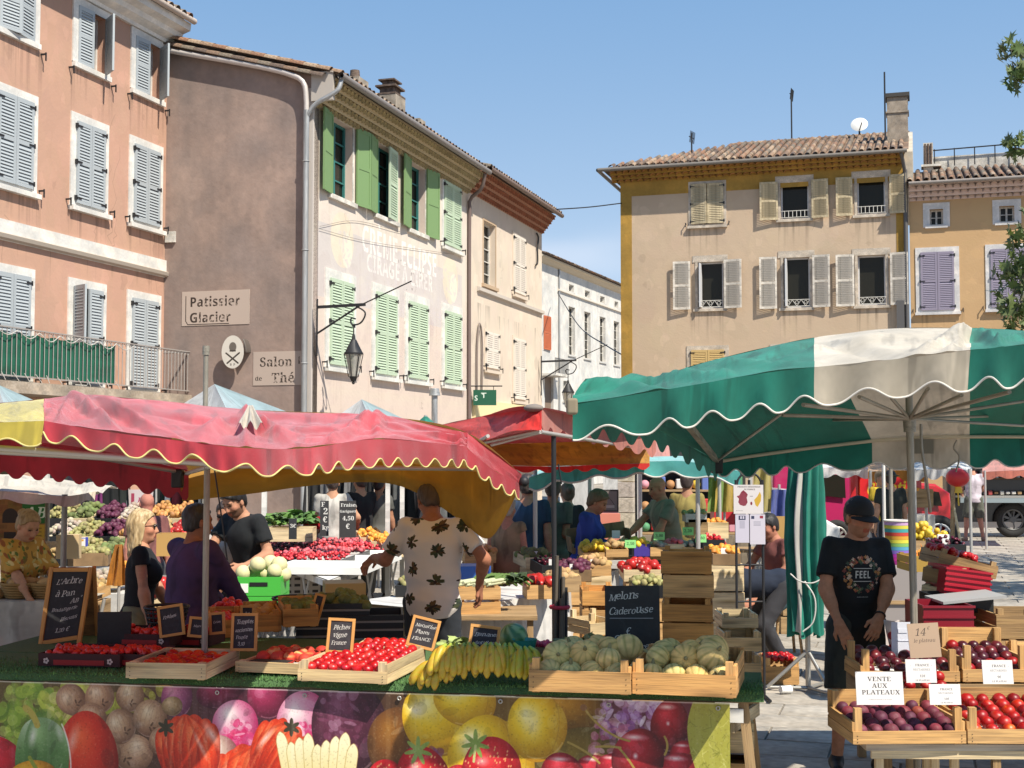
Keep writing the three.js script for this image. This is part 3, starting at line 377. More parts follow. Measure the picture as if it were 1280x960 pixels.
{
const F = FB, L = F.at(1136, 567).x, h = thing('beige_house', 'beige house with an ochre border, white shutters and a tiled roof across the square', 'house', F.O, F.phi);
const wallM = wallPaint(0, 11, 0, 12.4, [192, 169, 144], [[2.5, 3.5, 10.2], [5.7, 6.7, 10.2], [8.4, 9.4, 10.2], [2.6, 3.6, 7.1], [5.8, 6.8, 7.1], [8.4, 9.4, 7.1]], 62), ochre = plaster([0.48, 0.28, 0.055], T.plasterC, 4), stoneM = std([0.62, 0.53, 0.43], 0.9, { map: rep(T.stone, 1.5) });
const white = std([0.80, 0.74, 0.66], 0.75, { map: rep(T.clothStain, 1) }), creamy = std([0.66, 0.55, 0.36], 0.8, { map: rep(T.clothStain, 0.6) });
const q = (...a)=>F.box(...a), opens = [[975.4, 229, 1011, 272.5], [1071, 223, 1107, 267], [872, 328, 904, 385], [979, 322.5, 1012.6, 384], [1071.8, 319.6, 1107.6, 381]].map((k)=>q(...k));
const eave = 12.35;
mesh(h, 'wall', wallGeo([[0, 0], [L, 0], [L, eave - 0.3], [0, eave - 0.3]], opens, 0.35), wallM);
mesh(h, 'side_wall', [bx(0.35, eave - 0.3, 8, 0.175, (eave - 0.3) / 2, -4.36)], wallM); mesh(h, 'gable_wall', new THREE.ExtrudeGeometry(new THREE.Shape([[-8, 11.2], [-0.03, 11.2], [-0.03, 12.45], [-5.2, 14.35], [-8, 13]].map(([x, y])=>new THREE.Vector2(-x, y))), { depth: 0.3, bevelEnabled: false }).rotateY(Math.PI / 2).translate(L - 0.02, 0, 0), plaster([0.66, 0.58, 0.47], T.plasterB, 3));
mesh(h, 'ochre_border', [bx(0.42, eave - 0.9, 0.012, 0.21, (eave - 0.9) / 2, 0.006), bx(L, 0.62, 0.012, L / 2, eave - 0.6, 0.006), bx(0.3, 3.4, 0.012, L - 0.15, eave - 2.6, 0.006)], ochre);
const S = (k, l, r, lo)=>({ leavesFor: k, l, r, lo });
const leaves = [[[950, 972.7], [1014.7, 1035.7]], [[1045, 1065.7], [1112, 1133.4]], [[842, 863.3], [905.5, 927.6]], [[949.6, 971.4], [1016, 1037.8]], [[1045, 1068], [1113, 1135.5]]];
opens.forEach((k, i)=>{ const [a, b] = leaves[i], y = i < 2 ? 250 : 350, x0 = F.at(a[0], y).x, x1 = F.at(a[1], y).x, x2 = F.at(b[0], y).x, x3 = F.at(b[1], y).x;
openWindow(h, k, { lintel: true, frame: stoneM, sash: std([0.55, 0.55, 0.56], 0.6), mat: i < 2 ? creamy : white, ajar: i === 2 || i === 3, rail: i < 2 ? 'bars' : 'scroll', railMat: i < 2 ? M.white : M.white,
leaves: [{ x: x1, w: x1 - x0, side: 'l', open: 174, z: 0.09 }, { x: x2, w: x3 - x2, side: 'r', open: 174, z: 0.09 }] }); });
shuttered(h, q(864, 231, 904.6, 278.5), creamy, { frame: stoneM, fw: 0.1, r: 6, l: 10 });
shuttered(h, q(864, 438, 906, 492), std([0.52, 0.36, 0.15], 0.8), { frame: stoneM, fw: 0.16 }); shuttered(h, q(968, 436, 1010, 490), creamy, { frame: stoneM, fw: 0.16 });
genoise(h, -0.3, L, eave, 3, 0.5, 0.13, 0.24, std([0.52, 0.24, 0.09], 0.95, { map: rep(T.tile, 0.4) }), ochre);
tiledSlope(h, -0.6, L + 0.15, 0.62, eave + 0.05, -5.2, 14.3, 0.26, 0.42, 290, 4.3);
const hipG = quadGrid((u, v)=>{ const a = V(-0.6, eave + 0.05, 0.62), b = V(-0.6, eave + 0.05, -9), c = V(3.7, 14.3, -5.2); return a.clone().lerp(b, u).lerp(c, v); }, 4, 4); mesh(h, 'hip_slope', hipG, tileMats[1]);
for (let i = 0; i < 18; i++) { const t = mesh(h, 'ridge_tile', tileGeo(0.5, 0.13, 0.11), tileMats[i % 6]), f = (i + 0.5) / 18; t.position.set(lerp(3.5, L + 0.1, f), 14.27, -5.2); t.rotation.y = Math.PI / 2; }
mesh(h, 'gutter', tube([V(-0.7, eave - 0.0, 0.66), V(L + 0.1, eave - 0.0, 0.66)], 0.07, 4, 8), std([0.17, 0.15, 0.13], 0.6)); mesh(h, 'soffit_end', tube([V(-0.7, eave, 0.66), V(-0.72, eave - 0.02, -8)], 0.07, 4, 8), std([0.2, 0.17, 0.15], 0.6));
mesh(h, 'downpipe', [rod(V(L + 0.02, 0, 0.1), V(L + 0.02, 11.8, 0.1), 0.075), tube([V(L - 0.1, 12.3, 0.62), V(L - 0.05, 12.1, 0.4), V(L + 0.02, 11.7, 0.1)], 0.06, 14, 8), bx(0.26, 1.3, 0.2, L - 0.2, 6.6, 0.1)], std([0.09, 0.085, 0.085], 0.7));
const ck = F.at(1122, 150, -2.2).x, cw = 0.72, chY = F.at(1122, 124, -2.2).y, c = mesh(h, 'chimney', [bx(cw, chY - 12.9, 0.7, ck, (chY + 12.9) / 2, -2.2), bx(cw + 0.08, 0.06, 0.78, ck, chY - 0.55, -2.2)], std([0.40, 0.33, 0.26], 0.9, { map: rep(T.stone, 1) })); mesh(c, 'chimney_cap', [bx(cw + 0.14, 0.14, 0.84, ck, chY + 0.07, -2.2), bx(cw + 0.02, 0.14, 0.6, ck, chY - 0.1, -2.2)], std([0.05, 0.045, 0.04], 0.8));
const roofAt = (px, pyTop, zz)=>{ const a = F.at(px, pyTop, zz); return { w: F.O.clone().addScaledVector(F.ax, a.x).addScaledVector(F.n, zz), y: a.y }; };
const mast = (px, top, zz, base, lab, yagi)=>{ const k = roofAt(px, top, zz), hgt = k.y - base, t = thing('roof_aerial', lab, 'aerial', k.w.clone().setY(base), 1.25), g = [rod(V(0, -0.3, 0), V(0, hgt, 0), 0.03)]; mesh(t, 'mast', g, M.iron);if (yagi) { const e = [rod(V(-0.5, hgt - 0.25, 0), V(0.5, hgt - 0.12, 0), 0.018)];for (let i = 0; i < 7; i++) e.push(rod(V(-0.45 + i*0.15, hgt - 0.24 + i*0.02 - 0.22, 0.0), V(-0.45 + i*0.15, hgt - 0.24 + i*0.02 + 0.22, 0.05), 0.01, 4)); mesh(t, 'antenna', e, M.iron); } return t; };
mast(989, 113, -5.2, 14.3, 'tall thin aerial mast at the middle of the beige house ridge', true); mast(864.5, 166, -2.6, 13.2, 'short aerial on the left hip of the beige house roof', true); mast(1105.5, 90, -1.7, 13.0, 'long bare mast standing against the left of the dark chimney', false);
const dk = roofAt(1074, 154, -4.6), ds = thing('satellite_dish', 'round white satellite dish on the beige house roof', 'satellite dish', dk.w.clone().setY(dk.y), -0.3);
mesh(ds, 'dish', new THREE.SphereGeometry(0.62, 24, 8, 0, Math.PI*2, 0, 0.55).translate(0, -0.62, 0).scale(1, 0.8, 1).rotateX(Math.PI / 2 - 0.45).rotateZ(0).scale(1, 1, 1), std([0.72, 0.70, 0.66], 0.5, { side: THREE.DoubleSide })); mesh(ds, 'feed_arm', rod(V(0, -0.3, 0.05), V(0.12, -0.1, 0.5), 0.02), M.iron); mesh(ds, 'post', rod(V(0, -0.9, -0.1), V(0, 0, -0.08), 0.035), M.iron);
}
{
const F = FB, x0 = F.at(1139, 567).x + 0.06, L = x0 + 14, h = thing('tan_house', 'tan house with lavender shutters and two small attic windows beside the beige house', 'house', F.O, F.phi);
const wallM = wallPaint(10, 26, 0, 11.5, [193, 158, 116], [[10.6, 11.8, 6.9], [13.2, 14.5, 6.9]], 63), white = std([0.80, 0.77, 0.75], 0.85, { map: rep(T.plasterC, 2) }), lav = std([0.25, 0.22, 0.29], 0.7), eave = F.at(1200, 236).y;
const small = [[1162, 262, 1179, 281], [1249, 258, 1268, 277]].map((k)=>F.box(...k));
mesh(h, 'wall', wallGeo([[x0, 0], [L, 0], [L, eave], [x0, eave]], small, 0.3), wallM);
for (const k of small) { const w = openWindow(h, k, { frame: white, sash: M.trim, bars: 2 }); mesh(w, 'casing', surround(k, 0.22, 0.026), white); }
for (const k of [[1150.5, 316, 1193.5, 387], [1238, 312, 1283, 383]]) shuttered(h, F.box(...k), lav, { frame: white, fw: 0.17 });
shuttered(h, { x0: x0 + 0.4, x1: x0 + 1.5, y0: 3.4, y1: 5.3, w: 1.1, h: 1.9 }, lav, { frame: white });
genoise(h, x0, L, eave + 0.16, 3, 0.5, 0.17, 0.24, std([0.66, 0.52, 0.44], 0.95, { map: rep(T.tile, 0.4) }), std([0.62, 0.48, 0.42], 0.95));
tiledSlope(h, x0 - 0.1, L, 0.64, eave + 0.2, -3.4, eave + 1.35, 0.27, 0.42, 150); mesh(h, 'gutter', tube([V(x0, eave + 0.16, 0.66), V(L, eave + 0.16, 0.66)], 0.06, 4, 8), std([0.25, 0.22, 0.2], 0.6));
mesh(h, 'terrace_wall', bx(4.2, 1.2, 0.3, x0 + 2.9, eave + 1.3, -3.6), M.trim);const g = [];for (let i = 0; i < 7; i++) g.push(rod(V(x0 + 0.9 + i*0.7, eave + 1.5, -3.3), V(x0 + 0.9 + i*0.7, eave + 2.15, -3.3), 0.02)); g.push(rod(V(x0 + 0.7, eave + 2.1, -3.3), V(x0 + 5.3, eave + 2.2, -3.3), 0.025)); mesh(h, 'terrace_rail', g, M.iron);
const ck = F.at(1160, 180, -3).x, cy = F.at(1160, 180, -3).y, c = mesh(h, 'chimney', [bx(0.34, 2.2, 0.4, ck, cy - 1.1, -3), bx(0.7, 0.08, 0.6, ck + 0.1, cy - 0.85, -3)], M.trim); mesh(c, 'flue', [-0.1, 0, 0.1].map((k)=>rod(V(ck + k, cy - 0.8, -2.75), V(ck + k, cy - 0.05, -2.75), 0.035)), tileMats[3]);
}
function lamp(label, p, phi, sc, tail) {
const t = thing('street_lamp', label, 'street lamp', p, phi), g = [];
g.push(rod(V(0, -1.2*sc, 0.02), V(0, 0.2*sc, 0.02), 0.02), bar(V(0, 0, 0.02), V(0, 0.02, 1.3*sc), 0.05, 0.06), rod(V(0, -0.65*sc, 0.02), V(0, 0, 1.15*sc), 0.022), tube([V(0, 0, 1.05*sc), V(0, -0.18*sc, 1.3*sc), V(0, -0.42*sc, 1.18*sc), V(0, -0.45*sc, 0.95*sc), V(0, -0.3*sc, 0.93*sc), V(0, -0.32*sc, 1.05*sc)], 0.018, 30, 6));if (tail) g.push(rod(V(0, 0.02, 1.2*sc), V(0, 0.55*sc, tail), 0.014));
mesh(t, 'bracket', g, M.iron);const z = 1.0*sc, y = -0.5*sc, l = mesh(t, 'lantern', [new THREE.CylinderGeometry(0.06, 0.21, 0.28, 6).translate(0, y - 0.42, z), new THREE.CylinderGeometry(0.03, 0.05, 0.14, 6).translate(0, y - 0.24, z), rod(V(0, y + 0.05, z), V(0, y - 0.2, z), 0.014), new THREE.CylinderGeometry(0.22, 0.22, 0.03, 6).translate(0, y - 0.57, z), new THREE.CylinderGeometry(0.1, 0.05, 0.1, 6).translate(0, y - 1.1, z), sph(0.035, 0, y - 1.18, z, 8), ...Array.from({ length: 6 }, (_, i)=>{ const a = (i + 0.5) / 6*Math.PI*2; return rod(V(Math.sin(a)*0.2, y - 0.58, z + Math.cos(a)*0.2), V(Math.sin(a)*0.1, y - 1.06, z + Math.cos(a)*0.1), 0.011, 4); })], M.iron);
mesh(l, 'glass', new THREE.CylinderGeometry(0.185, 0.09, 0.46, 6, 1, true).translate(0, y - 0.82, z), phy([0.62, 0.60, 0.55], 0.5, { transmission: 0.6, thickness: 0, side: THREE.DoubleSide })); return t;
}
lamp('black wrought iron lantern on a long bracket from the green shuttered house', XZ(394, 27.9).setY(P(394, 384, 27.9).y), PHI_L, 0.86, 2.15);
lamp('black lantern on a bracket at the corner of the side street', XZ(676, 44.6).setY(P(676, 452, 44.6).y), PHI_L, 0.95, 2.3);
tag(mesh(scene, 'overhead_cable', [tube([P(697, 366, 79), P(726, 410, 65), P(758, 432, 55), P(780, 445, 48.6)], 0.03, 24, 4)], M.iron), 'dark cable crossing the mouth of the side street', 'cable');
tag(mesh(scene, 'overhead_cable', [tube([P(690, 262, 44), P(735, 259, 46), P(777, 254, 48.4)], 0.02, 16, 4)], M.iron), 'thin upper cable between the two eaves', 'cable');
{
const t = thing('stone_pier', 'pier of squared pale stone blocks behind the turquoise awning', 'pillar', XZ(783, 36).setY(0), PHI_R);for (let i = 0; i < 8; i++) { const s = mesh(t, 'stone', rbox(0.46 + 0.02*(i % 2), 0.4, 0.5, 0.02, 0, 0.2 + i*0.415, 0), std([0.56 - 0.03*(i % 3), 0.49 - 0.03*(i % 3), 0.38], 0.95, { map: rep(T.stone, 0.8) })); }
}
// ================================================================ GROUND
{
const stone = std([0.46, 0.41, 0.345], 0.9, { map: rep(T.stone, 3.1), bumpMap: rep(T.grit, 0.8), bumpScale: 0.004 });
struct('ground', new THREE.PlaneGeometry(600, 600, 1, 1).rotateX(-Math.PI / 2).translate(0, -0.02, -150), std([0.40, 0.355, 0.30], 0.95, { map: rep(T.stone, 9 / 600) }));
const pav = struct('pavement', bx(0.1, 0.01, 0.1, 0, -0.015, -12), std([0.11, 0.10, 0.09], 0.95)); pav.userData.label = 'grey flagstones of the market square';
const mats = [1, 0.93, 1.06, 0.86, 0.98].map((k)=>std([0.46*k, 0.41*k, 0.345*k], 0.88, { map: rep(T.stone, 2.3 + k), bumpMap: rep(T.grit, 0.8), bumpScale: 0.004 }));
const sw = 0.92, sd = 0.46, geos = [0, 1, 2].map((i)=>{ const g = rbox(sw - 0.014, 0.06, sd - 0.014, 0.008);const p = g.attributes.position, uv = g.attributes.uv;for (let k = 0; k < p.count; k++) uv.setXY(k, p.getX(k) + i*0.7, p.getZ(k) + i*1.3); return g; });
const ux = V(Math.cos(PHI_R), 0, -Math.sin(PHI_R)), uz = V(-Math.sin(PHI_R), 0, -Math.cos(PHI_R)).multiplyScalar(1), list = [];
for (let j = -4; j < 110; j++) for (let i = -30; i < 40; i++) {
const p = V(1.2, -0.03, -6).addScaledVector(ux, (i + (j % 2)*0.5)*sw).addScaledVector(uz, j*sd), d = -p.z, px = 640 + p.x / d*FOCAL, py = 567 + 2 / d*FOCAL;
if (d < 4.5 || d > 42 || px < -150 || px > 1430) continue;
const seen = (px > 920&&px < 1110&&py > 800) || (px > 1130&&d < 24) || (px > 330&&px < 640&&d < 14&&d > 8); list.push([p, i, j, seen ? d : d + 100]);
}
list.sort((a, b)=>a[3] - b[3]);const m4 = new THREE.Matrix4(), q = new THREE.Quaternion().setFromEuler(new THREE.Euler(0, PHI_R, 0)), rest = [];
list.forEach(([p, i, j], k)=>{ p.y += (hash2(i, j, 3) - 0.5)*0.006;if (k < 295) { const s = mesh(pav, 'slab', geos[(i*7 + j*3 + 3000) % 3], mats[Math.floor(hash2(i, j, 5)*5)]); s.position.copy(p); s.quaternion.copy(q); } else rest.push([p, hash2(i, j, 5)]); });
const im = new THREE.InstancedMesh(geos[0], stone, rest.length); rest.forEach(([p, c], k)=>{ im.setMatrixAt(k, m4.compose(p, q, V(1, 1, 1)));const v = 0.85 + 0.22*c; im.setColorAt(k, new THREE.Color(v, v, v)); }); im.name = 'slabs'; im.userData.kind = 'stuff'; shadowy(im); pav.add(im);
tag(mesh(scene, 'paper_scrap', new THREE.CylinderGeometry(0.03, 0.035, 0.1, 8).rotateZ(1.5).rotateY(0.4), M.paper), 'crumpled white scrap lying on the flagstones beside the melon table', 'litter').position.copy(GP(982, 862, 0.04));
}
// ================================================================ PLANE TREE at the right edge
{
const rnd = rng(404), leafShape = new THREE.Shape();const pts = [];for (let i = 0; i < 14; i++) { const a = i / 14*Math.PI*2, r = (i % 2 ? 0.45 : 1)*(i === 7 ? 0.6 : 1); pts.push(new THREE.Vector2(Math.sin(a)*r*0.12, Math.cos(a)*r*0.12 + 0.1)); } leafShape.setFromPoints(pts);
const lg = new THREE.ShapeGeometry(leafShape), lp = lg.attributes.position;for (let i = 0; i < lp.count; i++) lp.setZ(i, -Math.abs(lp.getX(i))*0.35); lg.computeVertexNormals();
const t = thing('plane_tree', 'plane tree whose leafy branches hang into the right edge', 'tree', [12.2, 0, -18.4]), bark = std([0.25, 0.21, 0.15], 0.95, { map: rep(T.stone, 1) });
const limbs = [], ends = [];
limbs.push(cyl(0.34, 0.24, V(0, 0, 0), V(0.1, 4.2, 0), 12)); mesh(t, 'trunk', limbs, bark);const br = [];
const grow = (a, dir, len, r, n)=>{ const b = a.clone().addScaledVector(dir, len);if (640 + (b.x + 12.2) / (18.4 - b.z)*FOCAL < 1330) return; br.push(cyl(r, r*0.62, a, b, 7));if (n === 0 || r < 0.012) { ends.push(b); return; } ends.push(b);const k = 3;for (let i = 0; i < k; i++) { const d = dir.clone().add(V(rnd() - 0.5, (rnd() - 0.38)*0.8, rnd() - 0.5).multiplyScalar(1.25)).normalize(); grow(b, d, len*(0.66 + 0.2*rnd()), r*0.6, n - 1); } };
for (let i = 0; i < 7; i++) { const a = i / 7*Math.PI*2 + 0.2; grow(V(0.1, 3.6 + rnd()*0.6, 0), V(Math.cos(a), 0.55 + rnd()*0.5, Math.sin(a)).normalize(), 1.7, 0.13, 4); }
const reach = [[1262, 62, 17.2], [1270, 100, 17], [1268, 185, 16.8], [1262, 345, 17.4], [1266, 372, 17.2], [1270, 392, 17], [1279, 300, 17.4], [1278, 410, 17.2], [1275, 330, 17], [1278, 80, 17]].map((a)=>P(...a).sub(t.position));
for (const e of reach) { const s = ends.reduce((m, b)=>(b.distanceTo(e) < m.distanceTo(e) ? b : m), ends[0]); br.push(tube([s, s.clone().lerp(e, 0.5).add(V(0, 0.15, 0)), e], 0.014, 8, 4)); }
mesh(t, 'branches', br, bark);
const mats4 = [], tmp = new THREE.Matrix4(), q = new THREE.Quaternion(), put = (c, rad, n)=>{ for (let i = 0; i < n; i++) { const p = c.clone().add(V(rnd() - 0.5, rnd() - 0.6, rnd() - 0.5).multiplyScalar(rad*2)); q.setFromEuler(new THREE.Euler(rnd()*2.4 - 1.9, rnd()*6.3, rnd()*1.6 - 0.8));const s = 0.55 + rnd()*0.45; mats4.push(tmp.clone().compose(p, q, V(s, s, s))); } };
const inPicture = (e)=>{ const w = e.clone().add(t.position); return 640 + w.x / -w.z*FOCAL < 1330; };
for (const e of ends) if (e.y > 2.6&&!inPicture(e)) put(e, 0.42, 10); reach.forEach((e, i)=>put(e, i < 3 ? 0.12 : 0.15, i < 3 ? 24 : 32));
const leafM = phy([0.10, 0.145, 0.035], 0.7, { transmission: 0.35, thickness: 0, side: THREE.DoubleSide }), im = new THREE.InstancedMesh(lg, leafM, mats4.length);
mats4.forEach((m, i)=>{ im.setMatrixAt(i, m);const k = 0.6 + 0.8*rnd(); im.setColorAt(i, new THREE.Color(k, k*(0.9 + 0.2*rnd()), k*0.8)); }); im.name = 'crown'; im.userData.kind = 'stuff'; shadowy(im); t.add(im);
}
// ================================================================ MARKET CANOPIES
const PX = (list)=>list.map((a)=>P(...a));
function loft(rows, nu, nv, o = {}) {                                // a cloth sheet through polylines with equal point counts
const { u0 = 0, u1 = 1, wr = 0.012, fr = 6, len = 3, wid = 2, seed = 1 } = o;
return quadGrid((s, v)=>{ const u = lerp(u0, u1, s), p = polyAt(rows.map((r)=>polyAt(r, u)), v), w = Math.sin(v*Math.PI)*0.8 + 0.2; p.y += wr*w*(noise3(u*fr*2 + seed, v*fr*0.8, seed) + 0.6*noise3(u*fr*5, v*fr*2 + seed, 3) + 0.7*Math.abs(noise3((u + v)*fr*1.3, (u - v)*fr*0.35, seed + 9))); p.z += wr*0.6*w*noise3(u*fr*3, v*fr*1.5, seed + 4);for (const [a0, b0, a1, b1, am, cw] of o.creases ?? []) { const ex = a1 - a0, ey = (b1 - b0)*0.3, q = clamp(((u - a0)*ex + (v - b0)*0.3*ey) / (ex*ex + ey*ey)), ds = Math.hypot(u - a0 - ex*q, (v - b0)*0.3 - ey*q);if (ds < cw) { const k = am*(1 - ds / cw)*w; p.y += k; p.z += k*0.5; } } return p; }, nu, nv, len*(u1 - u0), wid);
}
function valance(edge, h, n, a, o = {}) {
const { u0 = 0, u1 = 1, len = 3, out = V(0, 0, 0), hs = null, ph = 0, phs = null } = o;
const hem = (u)=>{ const H = hs ? linAt(hs.map((k)=>V(k, 0, 0)), u).x : h, c = 0.5 - 0.5*Math.cos((phs ? linAt(phs.map((k)=>V(k, 0, 0)), u).x : u*n + ph)*Math.PI*2); return H - a*Math.pow(1 - c, 1.5); };
const at = (u, v)=>{ const p = polyAt(edge, u), k = hem(u)*v; p.y -= k; p.addScaledVector(out, v*(0.7 + 0.3*Math.sin(u*n*6.28)) + v*0.5*noise3(u*n*0.8, v, 5)); return p; };
const g = quadGrid((s, v)=>at(lerp(u0, u1, s), v), Math.round((u1 - u0)*n*14) + 2, 5, len*(u1 - u0), h);
const pts = Array.from({ length: Math.round((u1 - u0)*n*12) + 2 }, (_, i, l)=>at(lerp(u0, u1, i / (Math.round((u1 - u0)*n*12) + 1)), 1));
return { cloth: g, hem: pts };
}
const trimG = (pts, r = 0.007)=>tube(pts, r, pts.length*2, 5);
const C_ = { red: clothM([0.62, 0.036, 0.062], 0.34), darkred: clothM([0.46, 0.022, 0.035], 0.34), mustard: clothM([0.62, 0.31, 0.03], 0.44), yellow: clothM([0.70, 0.56, 0.07], 0.35), orange: clothM([0.60, 0.27, 0.03], 0.42), green: clothM([0.014, 0.225, 0.165], 0.07), cream: clothM([0.70, 0.62, 0.50], 0.2), turq: clothM([0.10, 0.52, 0.50], 0.35), white: clothM([0.80, 0.80, 0.80], 0.35), pale: clothM([0.36, 0.50, 0.55], 0.35), scarlet: clothM([0.85, 0.025, 0.018], 0.25), salmon: clothM([0.70, 0.22, 0.16], 0.4) };
{
const t = thing('market_canopy', 'big red market canopy with a yellow end over the front fruit stall', 'canopy', [0, 0, 0]);
const A1 = PX([[-160, 518, 7.3], [-60, 511, 7.2], [55, 499, 7.0]]), C1 = PX([[-160, 533, 5.5], [-60, 530, 5.35], [55, 526, 5.24]]);
const A2 = PX([[55, 499, 7.0], [115, 494, 6.9], [190, 501, 6.8], [310, 512, 6.7], [400, 517, 6.8], [480, 520, 6.95], [584, 541, 7.0]]);
const C2 = PX([[55, 526, 5.24], [144, 541, 5.1], [240, 552, 4.96], [308, 560, 4.9], [385, 560, 5.4], [475, 549, 6.1], [584, 558, 6.9]]);
const mid = (A, C, k, sag)=>A.map((a, i)=>a.clone().lerp(C[i], k).add(V(0, -sag, 0)));
mesh(t, 'yellow_panel', loft([A1, mid(A1, C1, 0.5, 0.01), C1], 30, 14, { wr: 0.02, seed: 3, len: 1.2 }), C_.yellow);
mesh(t, 'roof_cloth', loft([A2, mid(A2, C2, 0.33, 0.015), mid(A2, C2, 0.68, 0.02), C2], 130, 34, { wr: 0.045, fr: 6, seed: 5, len: 4, creases: [[0.11, 0.05, 0.3, 0.95, 0.05, 0.03], [0.11, 0.05, 0.17, 0.9, 0.05, 0.025], [0.1, 0.1, 0.05, 0.9, 0.04, 0.02], [0.5, 0.3, 0.36, 0.95, 0.04, 0.03], [0.5, 0.35, 0.5, 0.98, 0.045, 0.02], [0.5, 0.3, 0.64, 0.95, 0.04, 0.03], [0.82, 0.1, 0.72, 0.9, 0.05, 0.03], [0.82, 0.1, 0.83, 0.95, 0.035, 0.015], [0.2, 0.2, 0.46, 0.5, -0.03, 0.03], [0.98, 0.1, 0.98, 0.95, 0.03, 0.012]] }), C_.red);
const v1 = valance(C1, 0.1, 3.4, 0.035, { len: 1.1, out: V(0, 0, 0.03), ph: 0.35 }), v2 = valance(C2, 0.1, 15.2, 0.042, { len: 4, hs: [0.08, 0.085, 0.09, 0.1, 0.11, 0.13, 0.11], out: V(0.01, 0, 0.035), phs: [0.1, 2, 4, 5, 6.5, 10, 15.5] });
mesh(t, 'yellow_valance', v1.cloth, C_.yellow); mesh(t, 'valance', v2.cloth, C_.red);const trimM = std([0.62, 0.52, 0.20], 0.8); mesh(t, 'hem', [trimG(v1.hem, 0.0038), trimG(v2.hem, 0.0038)], trimM);
const E = PX([[584, 541, 7.0], [620, 567, 7.15], [652, 593, 7.3]]), E2 = PX([[584, 560, 6.9], [618, 588, 7.1], [650, 604, 7.3]]), v3 = valance(E2, 0.09, 4.6, 0.04, { len: 0.7, out: V(-0.01, 0, 0.02) });
mesh(t, 'end_cloth', loft([E, mid(E, E2, 0.5, 0.01), E2], 20, 8, { wr: 0.015, len: 0.7, wid: 0.2 }), C_.red); mesh(t, 'end_valance', v3.cloth, C_.red); mesh(t, 'end_hem', trimG(v3.hem, 0.005), trimM);
const B1 = PX([[-160, 545, 9.3], [0, 549, 9.2], [120, 562, 9.0], [236, 588, 8.8]]), A1b = PX([[-160, 518, 7.3], [55, 499, 7.0], [115, 494, 6.9], [190, 501, 6.8]]);
mesh(t, 'back_slope', loft([A1b, B1], 40, 12, { wr: 0.01, seed: 7, len: 3 }), C_.darkred);
const B2 = PX([[236, 588, 8.8], [330, 583, 9.2], [470, 577, 9.5], [596, 590, 9.3], [645, 606, 8.9]]), A2b = PX([[190, 501, 6.8], [310, 512, 6.7], [480, 520, 6.95], [584, 541, 7.0], [652, 593, 7.3]]);
mesh(t, 'yellow_slope', loft([A2b, B2], 40, 12, { wr: 0.01, seed: 8, len: 3 }), C_.mustard);
const vb = valance(B1, 0.28, 13.5, 0.05, { hs: [0.3, 0.27, 0.25, 0.2], len: 3, ph: 0.3 }); mesh(t, 'back_valance', vb.cloth, C_.darkred);
const B3 = PX([[228, 626, 8.85], [300, 619, 9.1], [400, 606, 9.4], [480, 604, 9.5], [530, 621, 9.4], [575, 650, 9.3], [612, 673, 9.2], [645, 620, 8.9]]), B2c = PX([[228, 588, 8.85], [300, 584, 9.1], [400, 579, 9.4], [480, 577, 9.5], [530, 581, 9.45], [575, 586, 9.35], [612, 594, 9.2], [645, 606, 8.9]]);
mesh(t, 'yellow_flap', loft([B2c, mid(B2c, B3, 0.5, -0.0).map((p)=>p.add(V(0, 0, 0.05))), B3], 60, 14, { wr: 0.015, seed: 12, len: 2.6, wid: 0.4 }), C_.mustard);
mesh(t, 'corner_patch', quadGrid((u, v)=>{ const a = lerp(-1, 1, u), p = P(313 + a*lerp(3, 20, v), lerp(515, 541, v) + 3*a*a*v - 2*Math.cos(a*9)*v, lerp(5.9, 5.32, v)); p.y += 0.03 + 0.012*Math.cos(a*9)*v; return p; }, 16, 6), C_.cream);
const bars = [[P(-160, 549, 5.6), P(292, 581, 5.25)], [P(-160, 556, 6.4), P(262, 580, 6.6)], [P(30, 556, 7.4), P(236, 592, 8.7)], [P(262, 582, 6.6), P(590, 586, 7.3)], [P(292, 580, 5.3), P(262, 582, 6.6)], [P(262, 583, 6.6), P(232, 592, 8.7)]];
bars.forEach(([a, b])=>mesh(t, 'frame_bar', rod(a, b, 0.013), M.zinc));
const foot = XZ(258, 6.75).setY(0), topP = P(259, 584, 6.75); mesh(t, 'pole', rod(foot, topP, 0.016, 12), M.pole); mesh(t, 'clamp', rbox(0.07, 0.12, 0.07, 0.01, ...P(222, 598, 8.6).toArray()), M.black); mesh(t, 'cord', tube([P(268, 586, 6.7), P(276, 640, 6.7), P(284, 700, 6.75)], 0.004, 12, 4), M.iron);
mesh(t, 'end_cap', new THREE.SphereGeometry(0.03, 10, 8).translate(...P(655, 602, 7.3).toArray()), M.iron);
const f2 = XZ(640, 7.6).setY(0); mesh(t, 'back_pole', rod(XZ(-120, 9.1).setY(0), P(-120, 548, 9.1), 0.018, 10), M.pole);
}
